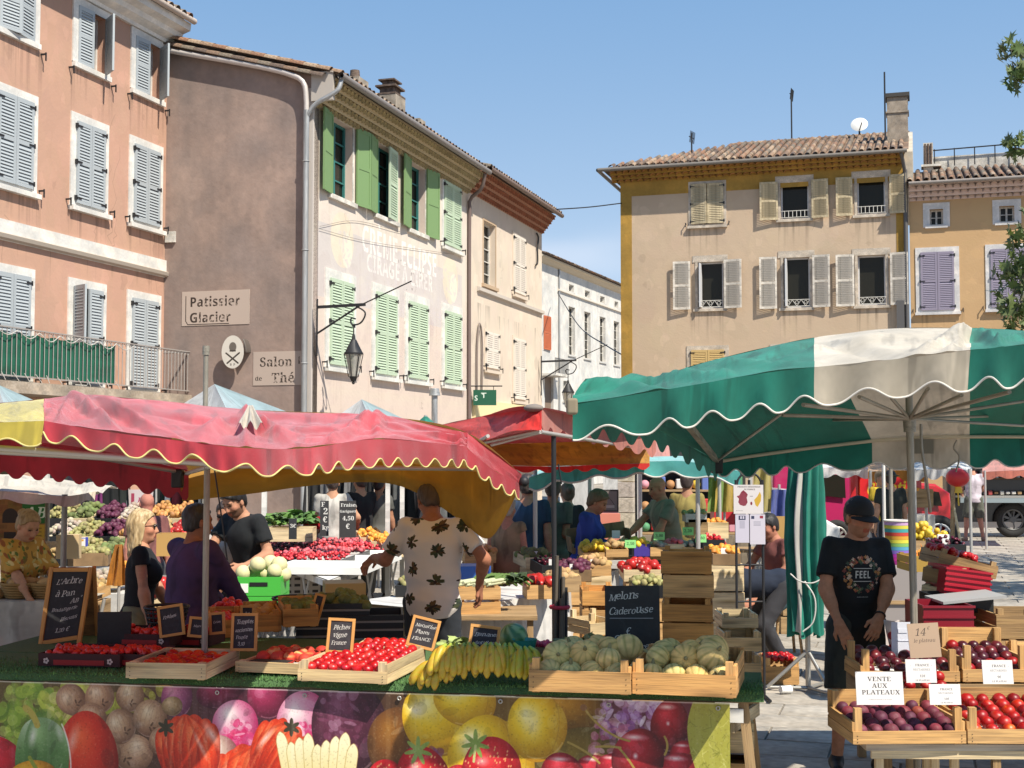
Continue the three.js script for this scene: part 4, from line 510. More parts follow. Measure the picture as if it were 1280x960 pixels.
{
const t = thing('market_canopy', 'green and white striped market canopy over the man in the black cap', 'canopy', [0, 0, 0]);
const X = [716, 813, 880, 950, 1018, 1118, 1213, 1280, 1370], rowOf = (ys, ds, xs = X)=>xs.map((x, i)=>P(x, ys[i], ds[i]));
const R = rowOf([503, 474, 453, 436, 422, 411, 410, 413, 418], [5.3, 6.5, 6.7, 6.8, 6.8, 6.8, 6.8, 6.8, 6.8]);
const Fd = rowOf([506, 490, 479, 467, 459, 449, 438, 431, 424], [5.24, 5.22, 5.2, 5.2, 5.18, 5.14, 5.1, 5.05, 5.0]);
const Md = R.map((r, i)=>r.clone().lerp(Fd[i], 0.5).add(V(0, i > 0 ? -0.015 : 0, 0)));
const Bk = rowOf([577, 571, 566, 560, 551, 547, 546, 546, 547], [8.4, 8.4, 8.4, 8.4, 8.4, 8.4, 8.4, 8.4, 8.4], [897, 932, 967, 1012, 1090, 1151, 1212, 1262, 1330]);
const hs = [0.14, 0.165, 0.163, 0.168, 0.155, 0.15, 0.157, 0.162, 0.17], parts = [[0, 0.5, C_.green], [0.5, 0.75, C_.cream], [0.75, 1, C_.green]];
for (const [u0, u1, m] of parts) {
mesh(t, 'roof_panel', loft([R, Md, Fd], Math.round(120*(u1 - u0)), 18, { u0, u1, wr: 0.04, fr: 5, seed: 21, len: 4.2, creases: [[0.02, 0.3, 0.14, 0.98, 0.05, 0.025], [0.02, 0.3, 0.3, 0.85, 0.045, 0.025], [0.5, 0.3, 0.62, 0.95, -0.04, 0.03], [0.74, 0.2, 0.66, 0.98, 0.05, 0.02], [0.74, 0.25, 0.71, 0.98, 0.04, 0.015], [0.76, 0.2, 0.82, 0.95, 0.05, 0.02], [0.9, 0.3, 0.8, 0.9, 0.04, 0.02], [0.3, 0.6, 0.5, 0.9, 0.04, 0.025]] }), m);
const v = valance(Fd, 0.16, 9.55, 0.05, { u0, u1, hs, len: 4.2, out: V(0, 0, -0.05), ph: 0.42 }); mesh(t, 'valance', v.cloth, m); mesh(t, 'hem', trimG(v.hem, 0.0045), std([0.6, 0.57, 0.52], 0.8));
mesh(t, 'back_slope', loft([R, R.map((r, i)=>r.clone().lerp(Bk[i], 0.5).add(V(0, 0.03, 0))), Bk], Math.round(90*(u1 - u0)), 16, { u0, u1, wr: 0.012, seed: 22, len: 4.2 }), m);
const b = valance(Bk, 0.2, 9.4, 0.05, { u0, u1, hs: [0.09, 0.13, 0.14, 0.15, 0.185, 0.2, 0.2, 0.19, 0.18], len: 4.2, ph: 0.2 }); mesh(t, 'back_valance', b.cloth, m); mesh(t, 'back_hem', trimG(b.hem, 0.005), M.white);
}
const side = [R[0].clone().lerp(Fd[0], 0.6), R[0].clone().lerp(Bk[0], 0.5).add(V(0, 0.06, 0)), Bk[0]], sv = valance(side, 0.13, 11, 0.05, { len: 3.2 }); mesh(t, 'side_valance', sv.cloth, C_.green);
mesh(t, 'corner_cap', rbox(0.045, 0.065, 0.045, 0.012, ...P(715, 508, 5.2).toArray()), std([0.22, 0.18, 0.12], 0.8));
const hub = P(1137, 531, 6.8), foot = XZ(1141, 6.8).setY(0); mesh(t, 'pole', rod(foot, P(1136, 482, 6.8), 0.0185, 14), M.pole); mesh(t, 'hub', [new THREE.CylinderGeometry(0.034, 0.03, 0.075, 14).translate(hub.x, hub.y, hub.z), new THREE.CylinderGeometry(0.045, 0.045, 0.02, 14).translate(hub.x, hub.y + 0.04, hub.z)], M.pole);
const ribs = [[1004, 506, 5.3], [1074, 496, 5.6], [1114, 497, 6.0], [1160, 486, 5.7], [1202, 494, 5.5], [1262, 490, 5.2], [1290, 500, 6.8], [978, 519, 6.4], [1240, 520, 8.2], [1030, 525, 8.2], [1330, 535, 8.3]].map((a)=>P(...a));
ribs.forEach((e)=>mesh(t, 'rib', rod(hub.clone().add(V(0, 0.03, 0)), e, 0.009, 6), M.pole));
const J = P(896, 576, 8.36); mesh(t, 'brace', bar(J, P(858, 528, 6.6), 0.03, 0.03), M.pole); mesh(t, 'rib', rod(J, P(978, 516, 7.2), 0.01, 6), M.zinc); mesh(t, 'joint', rbox(0.07, 0.1, 0.07, 0.012, J.x, J.y - 0.03, J.z), M.black);
for (let i = 0; i < 8; i++) mesh(t, 'back_bar', rod(Bk[i].clone().add(V(0, 0.0, 0.05)), Bk[i + 1].clone().add(V(0, 0.0, 0.05)), 0.012, 6), std([0.5, 0.44, 0.32], 0.7));
mesh(t, 'frame_bar', rod(Fd[0].clone().add(V(0.05, -0.03, -0.12)), Fd[8].clone().add(V(0, -0.03, -0.12)), 0.01, 6), M.zinc);
mesh(t, 'window_patch', quadGrid((u, v)=>P(lerp(1143, 1167, u), lerp(549, 567, v), 8.3), 1, 1), std([0.16, 0.15, 0.12], 0.8, { side: THREE.DoubleSide }));
mesh(t, 'strap', [tube([P(1151, 530, 6.9), P(1152, 560, 6.9), P(1158, 600, 6.9), P(1163, 640, 7)], 0.008, 16, 5), tube([P(1196, 550, 8.2), P(1192, 560, 8.2), P(1199, 570, 8.2), P(1195, 590, 8.2)], 0.005, 14, 4)], M.pole);
}
{
const t = thing('market_awning', 'turquoise awning with a white scalloped hem over the cardboard box stall', 'awning', [0, 0, 0]);
const E = PX([[661, 597, 12.6], [700, 586, 12.7], [760, 579, 12.8], [815, 577, 12.8], [860, 577, 12.7], [925, 589, 12.6]]), Rg = PX([[690, 580, 15.4], [720, 577, 15.4], [765, 573, 15.4], [815, 571, 15.4], [860, 571, 15.4], [915, 577, 15.4]]);
mesh(t, 'roof_cloth', loft([Rg, Rg.map((r, i)=>r.clone().lerp(E[i], 0.5)), E], 60, 10, { wr: 0.02, len: 2.4 }), C_.turq);const v = valance(E, 0.15, 5.6, 0.045, { out: V(0, 0, 0.04), len: 2.4 }); mesh(t, 'valance', v.cloth, C_.turq); mesh(t, 'hem', trimG(v.hem, 0.01), M.white);
for (const [x, d] of [[669, 12.8], [872, 12.8], [899, 15.2], [737, 15.2]]) mesh(t, 'pole', rod(XZ(x, d).setY(0), P(x, 585, d), 0.022, 10), M.zinc);
}
{
const t = thing('market_canopy', 'bright red canopy with an orange underside between the two front canopies', 'canopy', [0, 0, 0]);
const A = PX([[520, 538, 12.2], [600, 521, 11.3], [660, 509, 10.4], [677, 509, 10.2]]), Bm = PX([[550, 560, 11.5], [602, 552, 10.8], [640, 539, 10.2], [677, 538, 10.05]]);
mesh(t, 'roof_cloth', loft([A, A.map((a, i)=>a.clone().lerp(Bm[i], 0.5)), Bm], 40, 12, { wr: 0.02, seed: 31 }), C_.scarlet);
const D = PX([[677, 509, 10.2], [720, 520, 10.9], [765, 532, 11.6], [820, 546, 12.4]]), v = valance(D, 0.2, 9, 0.06, { len: 3 }); mesh(t, 'side_valance', v.cloth, C_.salmon);
const Bk = PX([[600, 556, 12.6], [660, 554, 12.6], [740, 552, 12.7], [812, 554, 12.9]]), T2 = PX([[540, 538, 12.2], [640, 530, 11.6], [700, 522, 11.2], [820, 546, 12.4]]);
mesh(t, 'back_slope', loft([PX([[520, 538, 12.2], [600, 521, 11.3], [677, 509, 10.2], [820, 546, 12.4]]), Bk], 40, 10, { wr: 0.02, seed: 33 }), C_.darkred);
const H = PX([[622, 582, 12.3], [690, 583, 12.4], [750, 581, 12.5], [812, 579, 12.7]]); mesh(t, 'orange_panel', loft([Bk, H], 30, 8, { wr: 0.02, seed: 34 }), C_.orange);
const v2 = valance(H, 0.06, 8, 0.03, { len: 2 }); mesh(t, 'back_valance', v2.cloth, C_.scarlet);
mesh(t, 'corner_cap', new THREE.SphereGeometry(0.07, 12, 8).scale(1.1, 0.45, 0.8).translate(...P(667, 510, 10.2).toArray()), std([0.2, 0.17, 0.15], 0.8));
[[P(600, 554, 11), P(676, 538, 10.1)], [P(615, 556, 11.6), P(676, 540, 10.1)], [P(676, 540, 10.1), P(800, 560, 12.4)], [P(598, 552, 11), P(610, 545, 10.6)]].forEach(([a, b])=>mesh(t, 'frame_bar', rod(a, b, 0.016, 6), M.zinc));
const ft = XZ(693, 10.4).setY(0); mesh(t, 'pole', rod(ft, P(692, 545, 10.4), 0.02, 10), M.iron); mesh(t, 'cord', tube([P(698, 580, 10.4), P(702, 605, 10.4)], 0.006, 6, 4), M.iron);
}
{
const t = thing('market_awning', 'pale salmon awning beyond the red canopy', 'awning', [0, 0, 0]);
const a = PX([[792, 548, 18], [815, 543, 18], [835, 545, 18]]), b = PX([[790, 572, 16.5], [812, 575, 16.5], [838, 574, 16.5]]); mesh(t, 'roof_cloth', loft([a, b], 12, 6, { wr: 0.03 }), C_.salmon); mesh(t, 'pole', rod(XZ(800, 17).setY(0), P(800, 574, 17), 0.025), M.zinc);
}
{
const t = thing('market_awning', 'cream awning over the bread stall at the left edge', 'awning', [0, 0, 0]);
const E = PX([[-120, 612, 9.2], [-40, 613, 9.2], [20, 615, 9.2], [80, 620, 9.1], [120, 614, 9.2]]), Rg = PX([[-120, 592, 11.9], [-40, 592, 11.9], [30, 595, 11.9], [95, 602, 11.9], [148, 610, 11.7]]);
mesh(t, 'roof_cloth', loft([Rg, E], 40, 10, { wr: 0.05, seed: 41 }), C_.cream);const v = valance(E, 0.075, 4.4, 0.025, { out: V(0, 0, 0.04) }); mesh(t, 'valance', v.cloth, C_.cream);
for (const [x, d] of [[81, 9.2], [60, 11.9], [-100, 9.2]]) mesh(t, 'pole', rod(XZ(x, d).setY(0), P(x, 618, d), 0.02, 10), M.pole);
}
function pavilion(label, apex, l, f, r, b, legs) {
const t = thing('pavilion_tent', label, 'tent', [0, 0, 0]), A = P(...apex), c = [l, f, r, b].map((k)=>P(...k)), tri = (p, q, s)=>quadGrid((u, v)=>p.clone().lerp(q, u).lerp(s, v*0.999).add(V(0, -0.10*Math.sin(v*3.14)*Math.sin(u*3.14), 0)), 10, 10, 2, 2);
mesh(t, 'white_panel', tri(c[0], c[1], A), C_.white); mesh(t, 'blue_panel', tri(c[1], c[2], A), C_.pale); mesh(t, 'white_panel', tri(c[2], c[3], A), C_.white); mesh(t, 'blue_panel', tri(c[3], c[0], A), C_.pale);
for (const [x, d] of legs) mesh(t, 'leg', bx(0.055, 2.15, 0.055, XZ(x, d).x, 1.075, -d), M.white); return t;
}
pavilion('pavilion tent with a white and pale blue peak in front of the brown gable', [268, 480, 17], [205, 520, 17.4], [294, 534, 15.4], [420, 538, 17.6], [330, 520, 19], [[331, 15.6], [210, 17.4], [413, 17.6]]);
pavilion('white and pale blue pavilion peak below the green shuttered house', [452, 499, 18], [392, 541, 18], [472, 548, 16.6], [560, 549, 18.6], [480, 541, 20], [[485, 16.9], [503, 17.3]]);
pavilion('pavilion peak at the left edge below the balcony', [-4, 480, 16], [-80, 520, 16], [14, 530, 14.6], [110, 530, 16.4], [40, 520, 18], [[53, 15.2], [59, 15.6]]);
{ const t = thing('parasol', 'small closed dark green parasol top behind the pavilion peaks', 'parasol', [0, 0, 0]), a = P(532, 519, 19); mesh(t, 'cover', new THREE.ConeGeometry(0.5, 0.45, 8).translate(a.x, a.y - 0.22, a.z), C_.green); mesh(t, 'pole', rod(V(a.x, 0, a.z), a, 0.025), M.zinc); }
{ const t = thing('vent_pipe', 'grey pipe with a round cap standing in front of the green shuttered house', 'pipe', XZ(543, 30).setY(0)), y = P(543, 490, 30).y; mesh(t, 'pipe', rod(V(0, 0, 0), V(0, y, 0), 0.07, 12), M.galv); mesh(t, 'cap', new THREE.CylinderGeometry(0.1, 0.13, 0.16, 12).translate(0, y, 0), M.galv); }
{ const t = thing('tent_post', 'tall bare white post rising above the red canopy', 'post', XZ(256, 13).setY(0)), y = P(256, 438, 13).y; mesh(t, 'post', rod(V(0, 0, 0), V(0, y, 0), 0.025, 12), M.pole); mesh(t, 'cap', new THREE.CylinderGeometry(0.035, 0.035, 0.09, 12).translate(0, y, 0), M.pole); }
// ================================================================ CRATES, FRUIT, FRONT STALL
function frameAB(A, B) { const d = B.clone().sub(A); return { A, w: Math.hypot(d.x, d.z), phi: Math.atan2(-d.z, d.x), at(x, y, z) { return V(x, y, z).applyAxisAngle(V(0, 1, 0), this.phi).add(A); } }; }
const varCache = new Map(); function variants(m) { if (!varCache.has(m)) varCache.set(m, [[1, 1, 1], [0.8, 0.78, 0.74], [1.08, 1.04, 0.96], [0.92, 0.86, 0.76]].map((k)=>{ const c = m.clone(); c.color.r *= k[0]; c.color.g *= k[1]; c.color.b *= k[2]; return c; })); return varCache.get(m); }
function crate(name, label, A, B, depth, o = {}) {                   // open wooden tray: x 0..w, front at z = 0, back at z = -depth
if (o.rot) B = B.clone().sub(A).applyAxisAngle(V(0, 1, 0), -o.rot*DEG).add(A);const F = frameAB(A, B), w = F.w, { hf = 0.09, hs = 0.11, hb = 0.13, post = 0.15, mat = M.woodPale, t = 0.012, two = false, group } = o;
const c = thing(name, label, o.cat ?? 'crate', A, F.phi, group), off = ()=>R()*3, P4 = 0.032;
const vs = variants(mat), board = (g, n = 'slat')=>mesh(c, n, g, vs[Math.floor(R()*4)]);
board(bx(w, hf, t, w / 2, hf / 2 + 0.006, -t / 2, off())); board(bx(w, hb*0.62, t, w / 2, hb - hb*0.31, -depth + t / 2, off())); board(bx(w, hb*0.3, t, w / 2, hb*0.15 + 0.004, -depth + t / 2, off()));
for (const x of [t / 2, w - t / 2]) { board(bx(t, hs*0.46, depth - 2*t - 0.002, x, hs*0.23 + 0.004, -depth / 2, off())); board(bx(t, hs*0.46, depth - 2*t - 0.002, x, hs*0.77, -depth / 2, off())); }
for (const x of [t + P4 / 2 + 0.001, w - t - P4 / 2 - 0.001]) { board(bx(P4, post, P4, x, post / 2, -t - P4 / 2 - 0.001, off()), 'corner_post'); board(bx(P4, Math.max(post, hb), P4, x, Math.max(post, hb) / 2, -depth + t + P4 / 2 + 0.001, off()), 'corner_post'); }
const nb = Math.max(3, Math.round(depth / 0.11));for (let i = 0; i < nb; i++) board(bx(w - 2*t - 0.004, 0.008, depth / nb - 0.014, w / 2, 0.012, -depth*(i + 0.5) / nb, off()), 'base_slat');
if (o.liner) mesh(c, 'paper_liner', bx(w - 2*t - 0.01, 0.004, depth - 0.04, w / 2, 0.024, -depth / 2), M.paper);
if (o.nails) { const g = [];for (const x of [0.02, w - 0.02]) for (const y of [0.25, 0.5, 0.75]) g.push(new THREE.CylinderGeometry(0.0022, 0.0022, 0.002, 5).rotateX(Math.PI / 2).translate(x, hf*y, 0.001)); mesh(c, 'nails', g, M.iron).userData.kind = 'stuff'; }
return { ...F, t: c, depth, at: (x, y, z)=>F.at(x, y, z) };
}
function fruitGeo(r, dent = 0.12, n = 14, sq = 0.94) { const g = new THREE.SphereGeometry(r, n, Math.round(n*0.75)), p = g.attributes.position;for (let i = 0; i < p.count; i++) { const y = p.getY(i) / r, h = Math.hypot(p.getX(i), p.getZ(i)) / r; p.setY(i, p.getY(i)*sq - r*dent*Math.exp(-h*h*18)*Math.sign(y)*(Math.abs(y) > 0.6 ? 1 : 0));if (p.getX(i) > 0&&p.getZ(i) > 0.0) { /* seam side */ } } g.computeVertexNormals(); return g; }
T.blush = pixTex(128, (u, v)=>{ const k = fbm(u, v, 3, 4, 201), s = fbm(u, v, 20, 2, 203); return [0.72 + 0.28*k, 0.35 + 0.75*sstep(0.5, 0.8, k) + 0.1*s, 0.4 + 0.5*sstep(0.55, 0.8, k)]; });
T.bloom = pixTex(128, (u, v)=>{ const k = fbm(u, v, 4, 4, 211), s = fbm(u, v, 24, 2, 213); return [0.75 + 0.35*(k - 0.3), 0.65 + 0.5*(k - 0.3), 0.7 + 0.6*(k - 0.3) + 0.1*s]; });
const fruitM = (cols, rough, map, more = {})=>cols.map((c)=>phy(c, rough, { map: map ? rep(map, 1) : null, ...more }));
const FM = {
plum: fruitM([[0.22, 0.03, 0.05], [0.30, 0.04, 0.05], [0.14, 0.025, 0.05], [0.40, 0.09, 0.04], [0.25, 0.06, 0.07]], 0.65, T.bloom), dark: fruitM([[0.10, 0.012, 0.02], [0.16, 0.015, 0.02], [0.22, 0.02, 0.02]], 0.35, T.bloom),
nect: fruitM([[0.55, 0.035, 0.03], [0.42, 0.015, 0.025], [0.66, 0.13, 0.025], [0.30, 0.012, 0.03], [0.5, 0.03, 0.03]], 0.42, T.blush), radish: fruitM([[0.62, 0.03, 0.065], [0.70, 0.06, 0.09], [0.52, 0.015, 0.05]], 0.35, T.blush),
peach: fruitM([[0.70, 0.24, 0.14], [0.62, 0.12, 0.09], [0.75, 0.36, 0.2]], 0.75, T.blush), tomato: fruitM([[0.55, 0.02, 0.012], [0.62, 0.035, 0.015], [0.40, 0.01, 0.01]], 0.22, null), orange: fruitM([[0.80, 0.30, 0.02], [0.75, 0.22, 0.02]], 0.5, null),
};
function pile(name, label, cat, group, geo, mats, pts) { pts.forEach((p)=>{ const m = solo(name, label, cat, geo, mats[Math.floor(R()*mats.length)], p, group); m.rotation.set(rr(-0.6, 0.6), rr(0, 6.3), rr(-0.6, 0.6));const s = rr(0.86, 1.09); m.scale.set(s, s, s); }); }
function heap(parent, name, geo, mats, pts, sc = [0.85, 1.15]) { const im = new THREE.InstancedMesh(geo, mats.isMaterial ? mats : mats[0], pts.length), m4 = new THREE.Matrix4(), q = new THREE.Quaternion(); pts.forEach((p, i)=>{ const s = rr(...sc); m4.compose(p, q.setFromEuler(new THREE.Euler(rr(0, 6), rr(0, 6), rr(0, 6))), V(s, s, s)); im.setMatrixAt(i, m4);const k = rr(0.7, 1.25); im.setColorAt(i, new THREE.Color(k, k*rr(0.9, 1.1), k*rr(0.9, 1.1))); }); im.name = parent === scene ? numbered(name) : name; im.userData.kind = 'stuff'; shadowy(im); parent.add(im); return im; }
const gridPts = (F, x0, x1, nx, z0, z1, nz, y, jit = 0.004, stagger = true)=>{ const out = [];for (let j = 0; j < nz; j++) for (let i = 0; i < nx; i++) { const x = lerp(x0, x1, nx > 1 ? i / (nx - 1) : 0.5) + (stagger&&j % 2 ? 0.006 : 0), z = lerp(z0, z1, nz > 1 ? j / (nz - 1) : 0.5); out.push(F.at(x + rr(-jit, jit), (typeof y === 'function' ? y(i, j) : y) + rr(-jit, jit)*0.7, z + rr(-jit, jit))); } return out; };

const TH_ = 0.93;                                                    // height of the stall's turf
const tA = GP(-110, 836, TH_), tB = GP(949, 867, TH_), TF = frameAB(tA, tB), onT = (px, py, up = 0.012)=>GP(px, py, TH_ + up);
{
const t = thing('stall_table', 'long trestle stall table covered with green artificial turf', 'table', tA, TF.phi), w = TF.w, D = 0.6;
mesh(t, 'table_top', bx(w, 0.03, D, w / 2, -0.03, -D / 2), M.woodOld);
const turfM = std([0.06, 0.13, 0.045], 0.95, { bumpMap: rep(T.grit, 0.12), bumpScale: 0.006 });
mesh(t, 'turf', quadGrid((u, v)=>V(lerp(0.0, w + 0.02, u), 0.0 + 0.004*noise3(u*40, v*9, 2) - (v < 0.01 ? 0.035 + 0.01*noise3(u*60, 1, 1) : 0) + (v < 0.12&&v > 0.01 ? 0.004*noise3(u*50, 7, 3) : 0), lerp(0.022, -D, v*v*0.3 + v*0.7)), 160, 30, w, D), turfM);
const bl = new THREE.BufferGeometry(); bl.setAttribute('position', new THREE.Float32BufferAttribute([-0.0022, 0, 0, 0.0022, 0, 0, 0, 0.016, 0.004], 3)); bl.setAttribute('uv', new THREE.Float32BufferAttribute([0, 0, 1, 0, 0.5, 1], 2)); bl.computeVertexNormals();
const pts = [];for (let i = 0; i < 16000; i++) { const z = 0.026 - R()*R()*0.5; pts.push(V(rr(0, w + 0.02), z > 0.018 ? rr(-0.034, 0) : -0.002, z)); }
const im = new THREE.InstancedMesh(bl, std([0.085, 0.19, 0.06], 0.8, { side: THREE.DoubleSide }), pts.length), m4 = new THREE.Matrix4(), q = new THREE.Quaternion(); pts.forEach((p, i)=>{ im.setMatrixAt(i, m4.compose(p, q.setFromEuler(new THREE.Euler(rr(-0.7, 0.7) + (p.z > 0.018 ? 0.9 : 0), rr(0, 6.3), rr(-0.6, 0.6))), V(1, rr(0.7, 1.3), 1)));const k = rr(0.6, 1.5); im.setColorAt(i, new THREE.Color(k, k, k*0.9)); }); im.name = 'turf_blades'; im.userData.kind = 'stuff'; shadowy(im); t.add(im);
const t2 = thing('rear_table', 'second turf covered table behind the left part of the stall table', 'table', TF.at(0, 0, -0.61), TF.phi); mesh(t2, 'table_top', bx(w - 0.62, 0.03, 0.75, (w - 0.62) / 2, -0.03, -0.38), M.woodOld); mesh(t2, 'turf', bx(w - 0.6, 0.014, 0.75, (w - 0.6) / 2, -0.008, -0.38), turfM);for (const x of [0.5, w - 1.9, w - 0.7]) mesh(t2, 'leg', bx(0.045, TH_ - 0.05, 0.045, x, -0.05 - (TH_ - 0.05) / 2, -0.7), M.woodOld);
for (const [x, z] of [[w - 0.07, -0.06], [w - 0.05, -0.55], [w - 1.7, -0.55], [0.6, -0.55]]) mesh(t, 'leg', bar(V(x, -0.05, z), V(x + 0.09, -TH_, z), 0.045, 0.05), M.woodOld);
mesh(t, 'brace', bar(V(w - 0.12, -0.16, -0.06), V(w + 0.0, -0.16, -0.5), 0.02, 0.06), M.woodPale); mesh(t, 'rail', bx(0.14, 0.06, 0.02, w - 0.14, -0.1, 0.0), M.white);
}
{
const bl = GP(-110, 852, 0.905), t = thing('printed_banner', 'glossy banner printed with vegetables and fruit hung along the front of the stall', 'banner', TF.at(0, -0.04, 0.032), TF.phi), w = TF.w - 0.13, H = 0.83;
const k = (px)=>(TF.at(0, 0, 0), px);
const tex = canvasTex(2048, 480, (x, W, Hh)=>{
const S = W / 1013, rnd = rng(77); x.scale(S, S); x.translate(110, 0);const lin = (y0, y1, ...c)=>{ const g = x.createLinearGradient(0, y0, 0, y1); c.forEach((s, i)=>g.addColorStop(i / (c.length - 1), s)); return g; };
const hg = x.createLinearGradient(-110, 0, 903, 0); [['#6b5a2a', 0], ['#5a4520', 0.25], ['#4a2030', 0.42], ['#3a1a22', 0.55], ['#4a3018', 0.62], ['#7a5a1c', 0.78], ['#5a2a3a', 0.86], ['#6a2a35', 1]].forEach(([c, s])=>hg.addColorStop(s, c)); x.fillStyle = hg; x.fillRect(-110, 0, 1013, 240);
const ball = (cx, cy, rx, ry, a, b, c, hx = -0.35, hy = -0.4, rot = 0)=>{ x.save(); x.translate(cx, cy); x.rotate(rot); x.scale(rx, ry);const g = x.createRadialGradient(hx, hy, 0.05, hx*0.4, hy*0.4, 1.15); g.addColorStop(0, a); g.addColorStop(0.45, b); g.addColorStop(1, c); x.fillStyle = g;const w1 = rnd()*6, w2 = rnd()*6; x.beginPath();for (let i = 0; i<=40; i++) { const t = i / 40*6.2832, r = 1 + 0.035*Math.sin(t*2 + w1) + 0.02*Math.sin(t*3 + w2); x.lineTo(Math.cos(t)*r, Math.sin(t)*r); } x.fill(); x.clip();for (let i = 0; i < 26; i++) { x.globalAlpha = 0.05 + 0.09*rnd(); x.fillStyle = [a, c, '#fff', b, '#000'][i % 5]; x.beginPath(); x.ellipse((rnd() - 0.5)*2, (rnd() - 0.5)*2, 0.05 + rnd()*0.3, 0.03 + rnd()*0.2, rnd()*3, 0, 7); x.fill(); } x.globalAlpha = 0.28; x.strokeStyle = '#ffe8d8'; x.lineWidth = 0.05; x.beginPath(); x.arc(0, 0, 0.93, 0.5, 1.9); x.stroke(); x.restore(); };
const shine = (cx, cy, rx, ry, al = 0.8, rot = 0)=>{ x.save(); x.translate(cx, cy); x.rotate(rot);const g = x.createRadialGradient(0, 0, 0, 0, 0, 1); x.scale(rx, ry); g.addColorStop(0, `rgba(255,248,240,${al})`); g.addColorStop(1, 'rgba(255,248,240,0)'); x.fillStyle = g; x.beginPath(); x.arc(0, 0, 1, 0, 7); x.fill(); x.restore(); };
const blotch = (cx, cy, rx, ry, cols, n, s = 8)=>{ for (let i = 0; i < n; i++) { const a = rnd()*6.3, r = Math.sqrt(rnd()); x.globalAlpha = 0.25 + rnd()*0.5; x.fillStyle = cols[Math.floor(rnd()*cols.length)]; x.beginPath(); x.ellipse(cx + Math.cos(a)*r*rx, cy + Math.sin(a)*r*ry, s*(0.4 + rnd()), s*(0.3 + rnd()*0.7), rnd()*3, 0, 7); x.fill(); } x.globalAlpha = 1; };
ball(-70, 60, 60, 70, '#f0c020', '#d09a10', '#704a08'); ball(-4, 30, 19, 28, '#ffd030', '#e8a808', '#8a5a06');
blotch(55, 40, 42, 44, ['#a8c040', '#86a830', '#c8d868', '#5f8020'], 150, 9); blotch(115, 24, 48, 24, ['#d6d860', '#b8c840', '#e6e088', '#96a030'], 110, 8); blotch(210, 16, 46, 16, ['#c8c850', '#a8a838'], 40, 7);
x.fillStyle = '#d8c890'; x.beginPath(); x.moveTo(-30, 52); x.lineTo(24, 70); x.lineTo(20, 84); x.lineTo(-30, 66); x.fill();
const garlic = (cx, cy, r, rot)=>{ ball(cx, cy, r, r*1.06, '#e4cba8', '#b8906c', '#6a4630', -0.3, -0.35, rot); x.save(); x.translate(cx, cy); x.rotate(rot); x.strokeStyle = 'rgba(120,80,76,0.2)'; x.lineWidth = 1;for (let i = -3; i<=3; i++) { x.beginPath(); x.ellipse(0, 0, Math.abs(i)*r*0.28, r*0.95, 0, i < 0 ? 1.6 : -1.5, i < 0 ? 4.7 : 1.5); x.stroke(); } x.fillStyle = 'rgba(90,60,40,0.6)';for (let i = 0; i < 9; i++) { x.beginPath(); x.ellipse(r*(0.25 + 0.16*Math.cos(i*2.1)), r*(0.4 + 0.16*Math.sin(i*2.1)), r*0.14, r*0.05, i, 0, 7); x.fill(); } x.restore(); };
garlic(190, 82, 24, 1.2); garlic(156, 84, 18, 0.4);for (const a of [[110, 20, 19, -0.6], [146, 16, 19, -0.2], [186, 14, 18, 0.2], [136, 46, 21, 0.1], [174, 50, 20, -0.4], [212, 40, 22, 0.3], [226, 66, 16, 0.2]]) garlic(...a);
ball(246, 14, 20, 24, '#d890a8', '#a05078', '#5a2440'); ball(240, 24, 13, 12, '#d0b088', '#a88a60', '#6a4c30');
ball(130, 94, 40, 62, '#f06030', '#d02c14', '#7a1006', -0.2, -0.5); shine(112, 70, 9, 26, 0.5, 0.3); ball(10, 100, 38, 34, '#f04058', '#d01428', '#700410', -0.2, -0.5); shine(-4, 84, 18, 7, 0.6);
x.fillStyle = lin(30, 140, '#dce8c8', '#5f8a48', '#2c5020'); x.beginPath(); x.moveTo(44, 60); x.bezierCurveTo(54, 34, 96, 36, 106, 70); x.bezierCurveTo(112, 100, 104, 140, 92, 150); x.lineTo(40, 120); x.bezierCurveTo(34, 100, 36, 78, 44, 60); x.fill(); ball(76, 78, 28, 44, 'rgba(150,190,120,0.9)', 'rgba(78,120,58,0.6)', 'rgba(40,80,30,0)'); shine(60, 66, 7, 18, 0.7, 0.2); shine(95, 60, 6, 14, 0.5, -0.3); x.strokeStyle = '#b8a848'; x.lineWidth = 8; x.lineCap = 'round'; x.beginPath(); x.moveTo(66, 52); x.quadraticCurveTo(60, 36, 50, 32); x.stroke(); x.strokeStyle = 'rgba(240,245,230,0.8)'; x.lineWidth = 2; x.beginPath(); x.moveTo(98, 50); x.quadraticCurveTo(118, 90, 106, 150); x.stroke();
ball(62, 118, 34, 24, '#f8c838', '#e09c10', '#8a5808'); x.strokeStyle = '#8a9830'; x.lineWidth = 5; x.beginPath(); x.moveTo(66, 106); x.lineTo(56, 92); x.stroke();
ball(300, 8, 30, 18, '#a03058', '#701838', '#3a0c20'); ball(360, 10, 26, 26, '#d05080', '#902048', '#4a0c26');
for (const [cx, cy, rx, ry] of [[320, 44, 28, 31], [404, 44, 34, 44]]) { ball(cx, cy, rx, ry, '#f6e4e4', '#e09ab4', '#a82058'); blotch(cx + 4, cy + 12, rx*0.7, ry*0.5, ['#c81858', '#e04878', '#f4d0dc', '#d03070'], 60, 5); shine(cx - 8, cy - 16, 12, 10, 0.55); }
ball(460, 42, 44, 58, '#8a4a68', '#572038', '#2a0c1a'); blotch(455, 40, 34, 44, ['#7a3a58', '#9a6a84', '#4a1a30'], 40, 6); ball(300, 85, 24, 30, '#f0e8e0', '#c8a898', '#7a3a40');
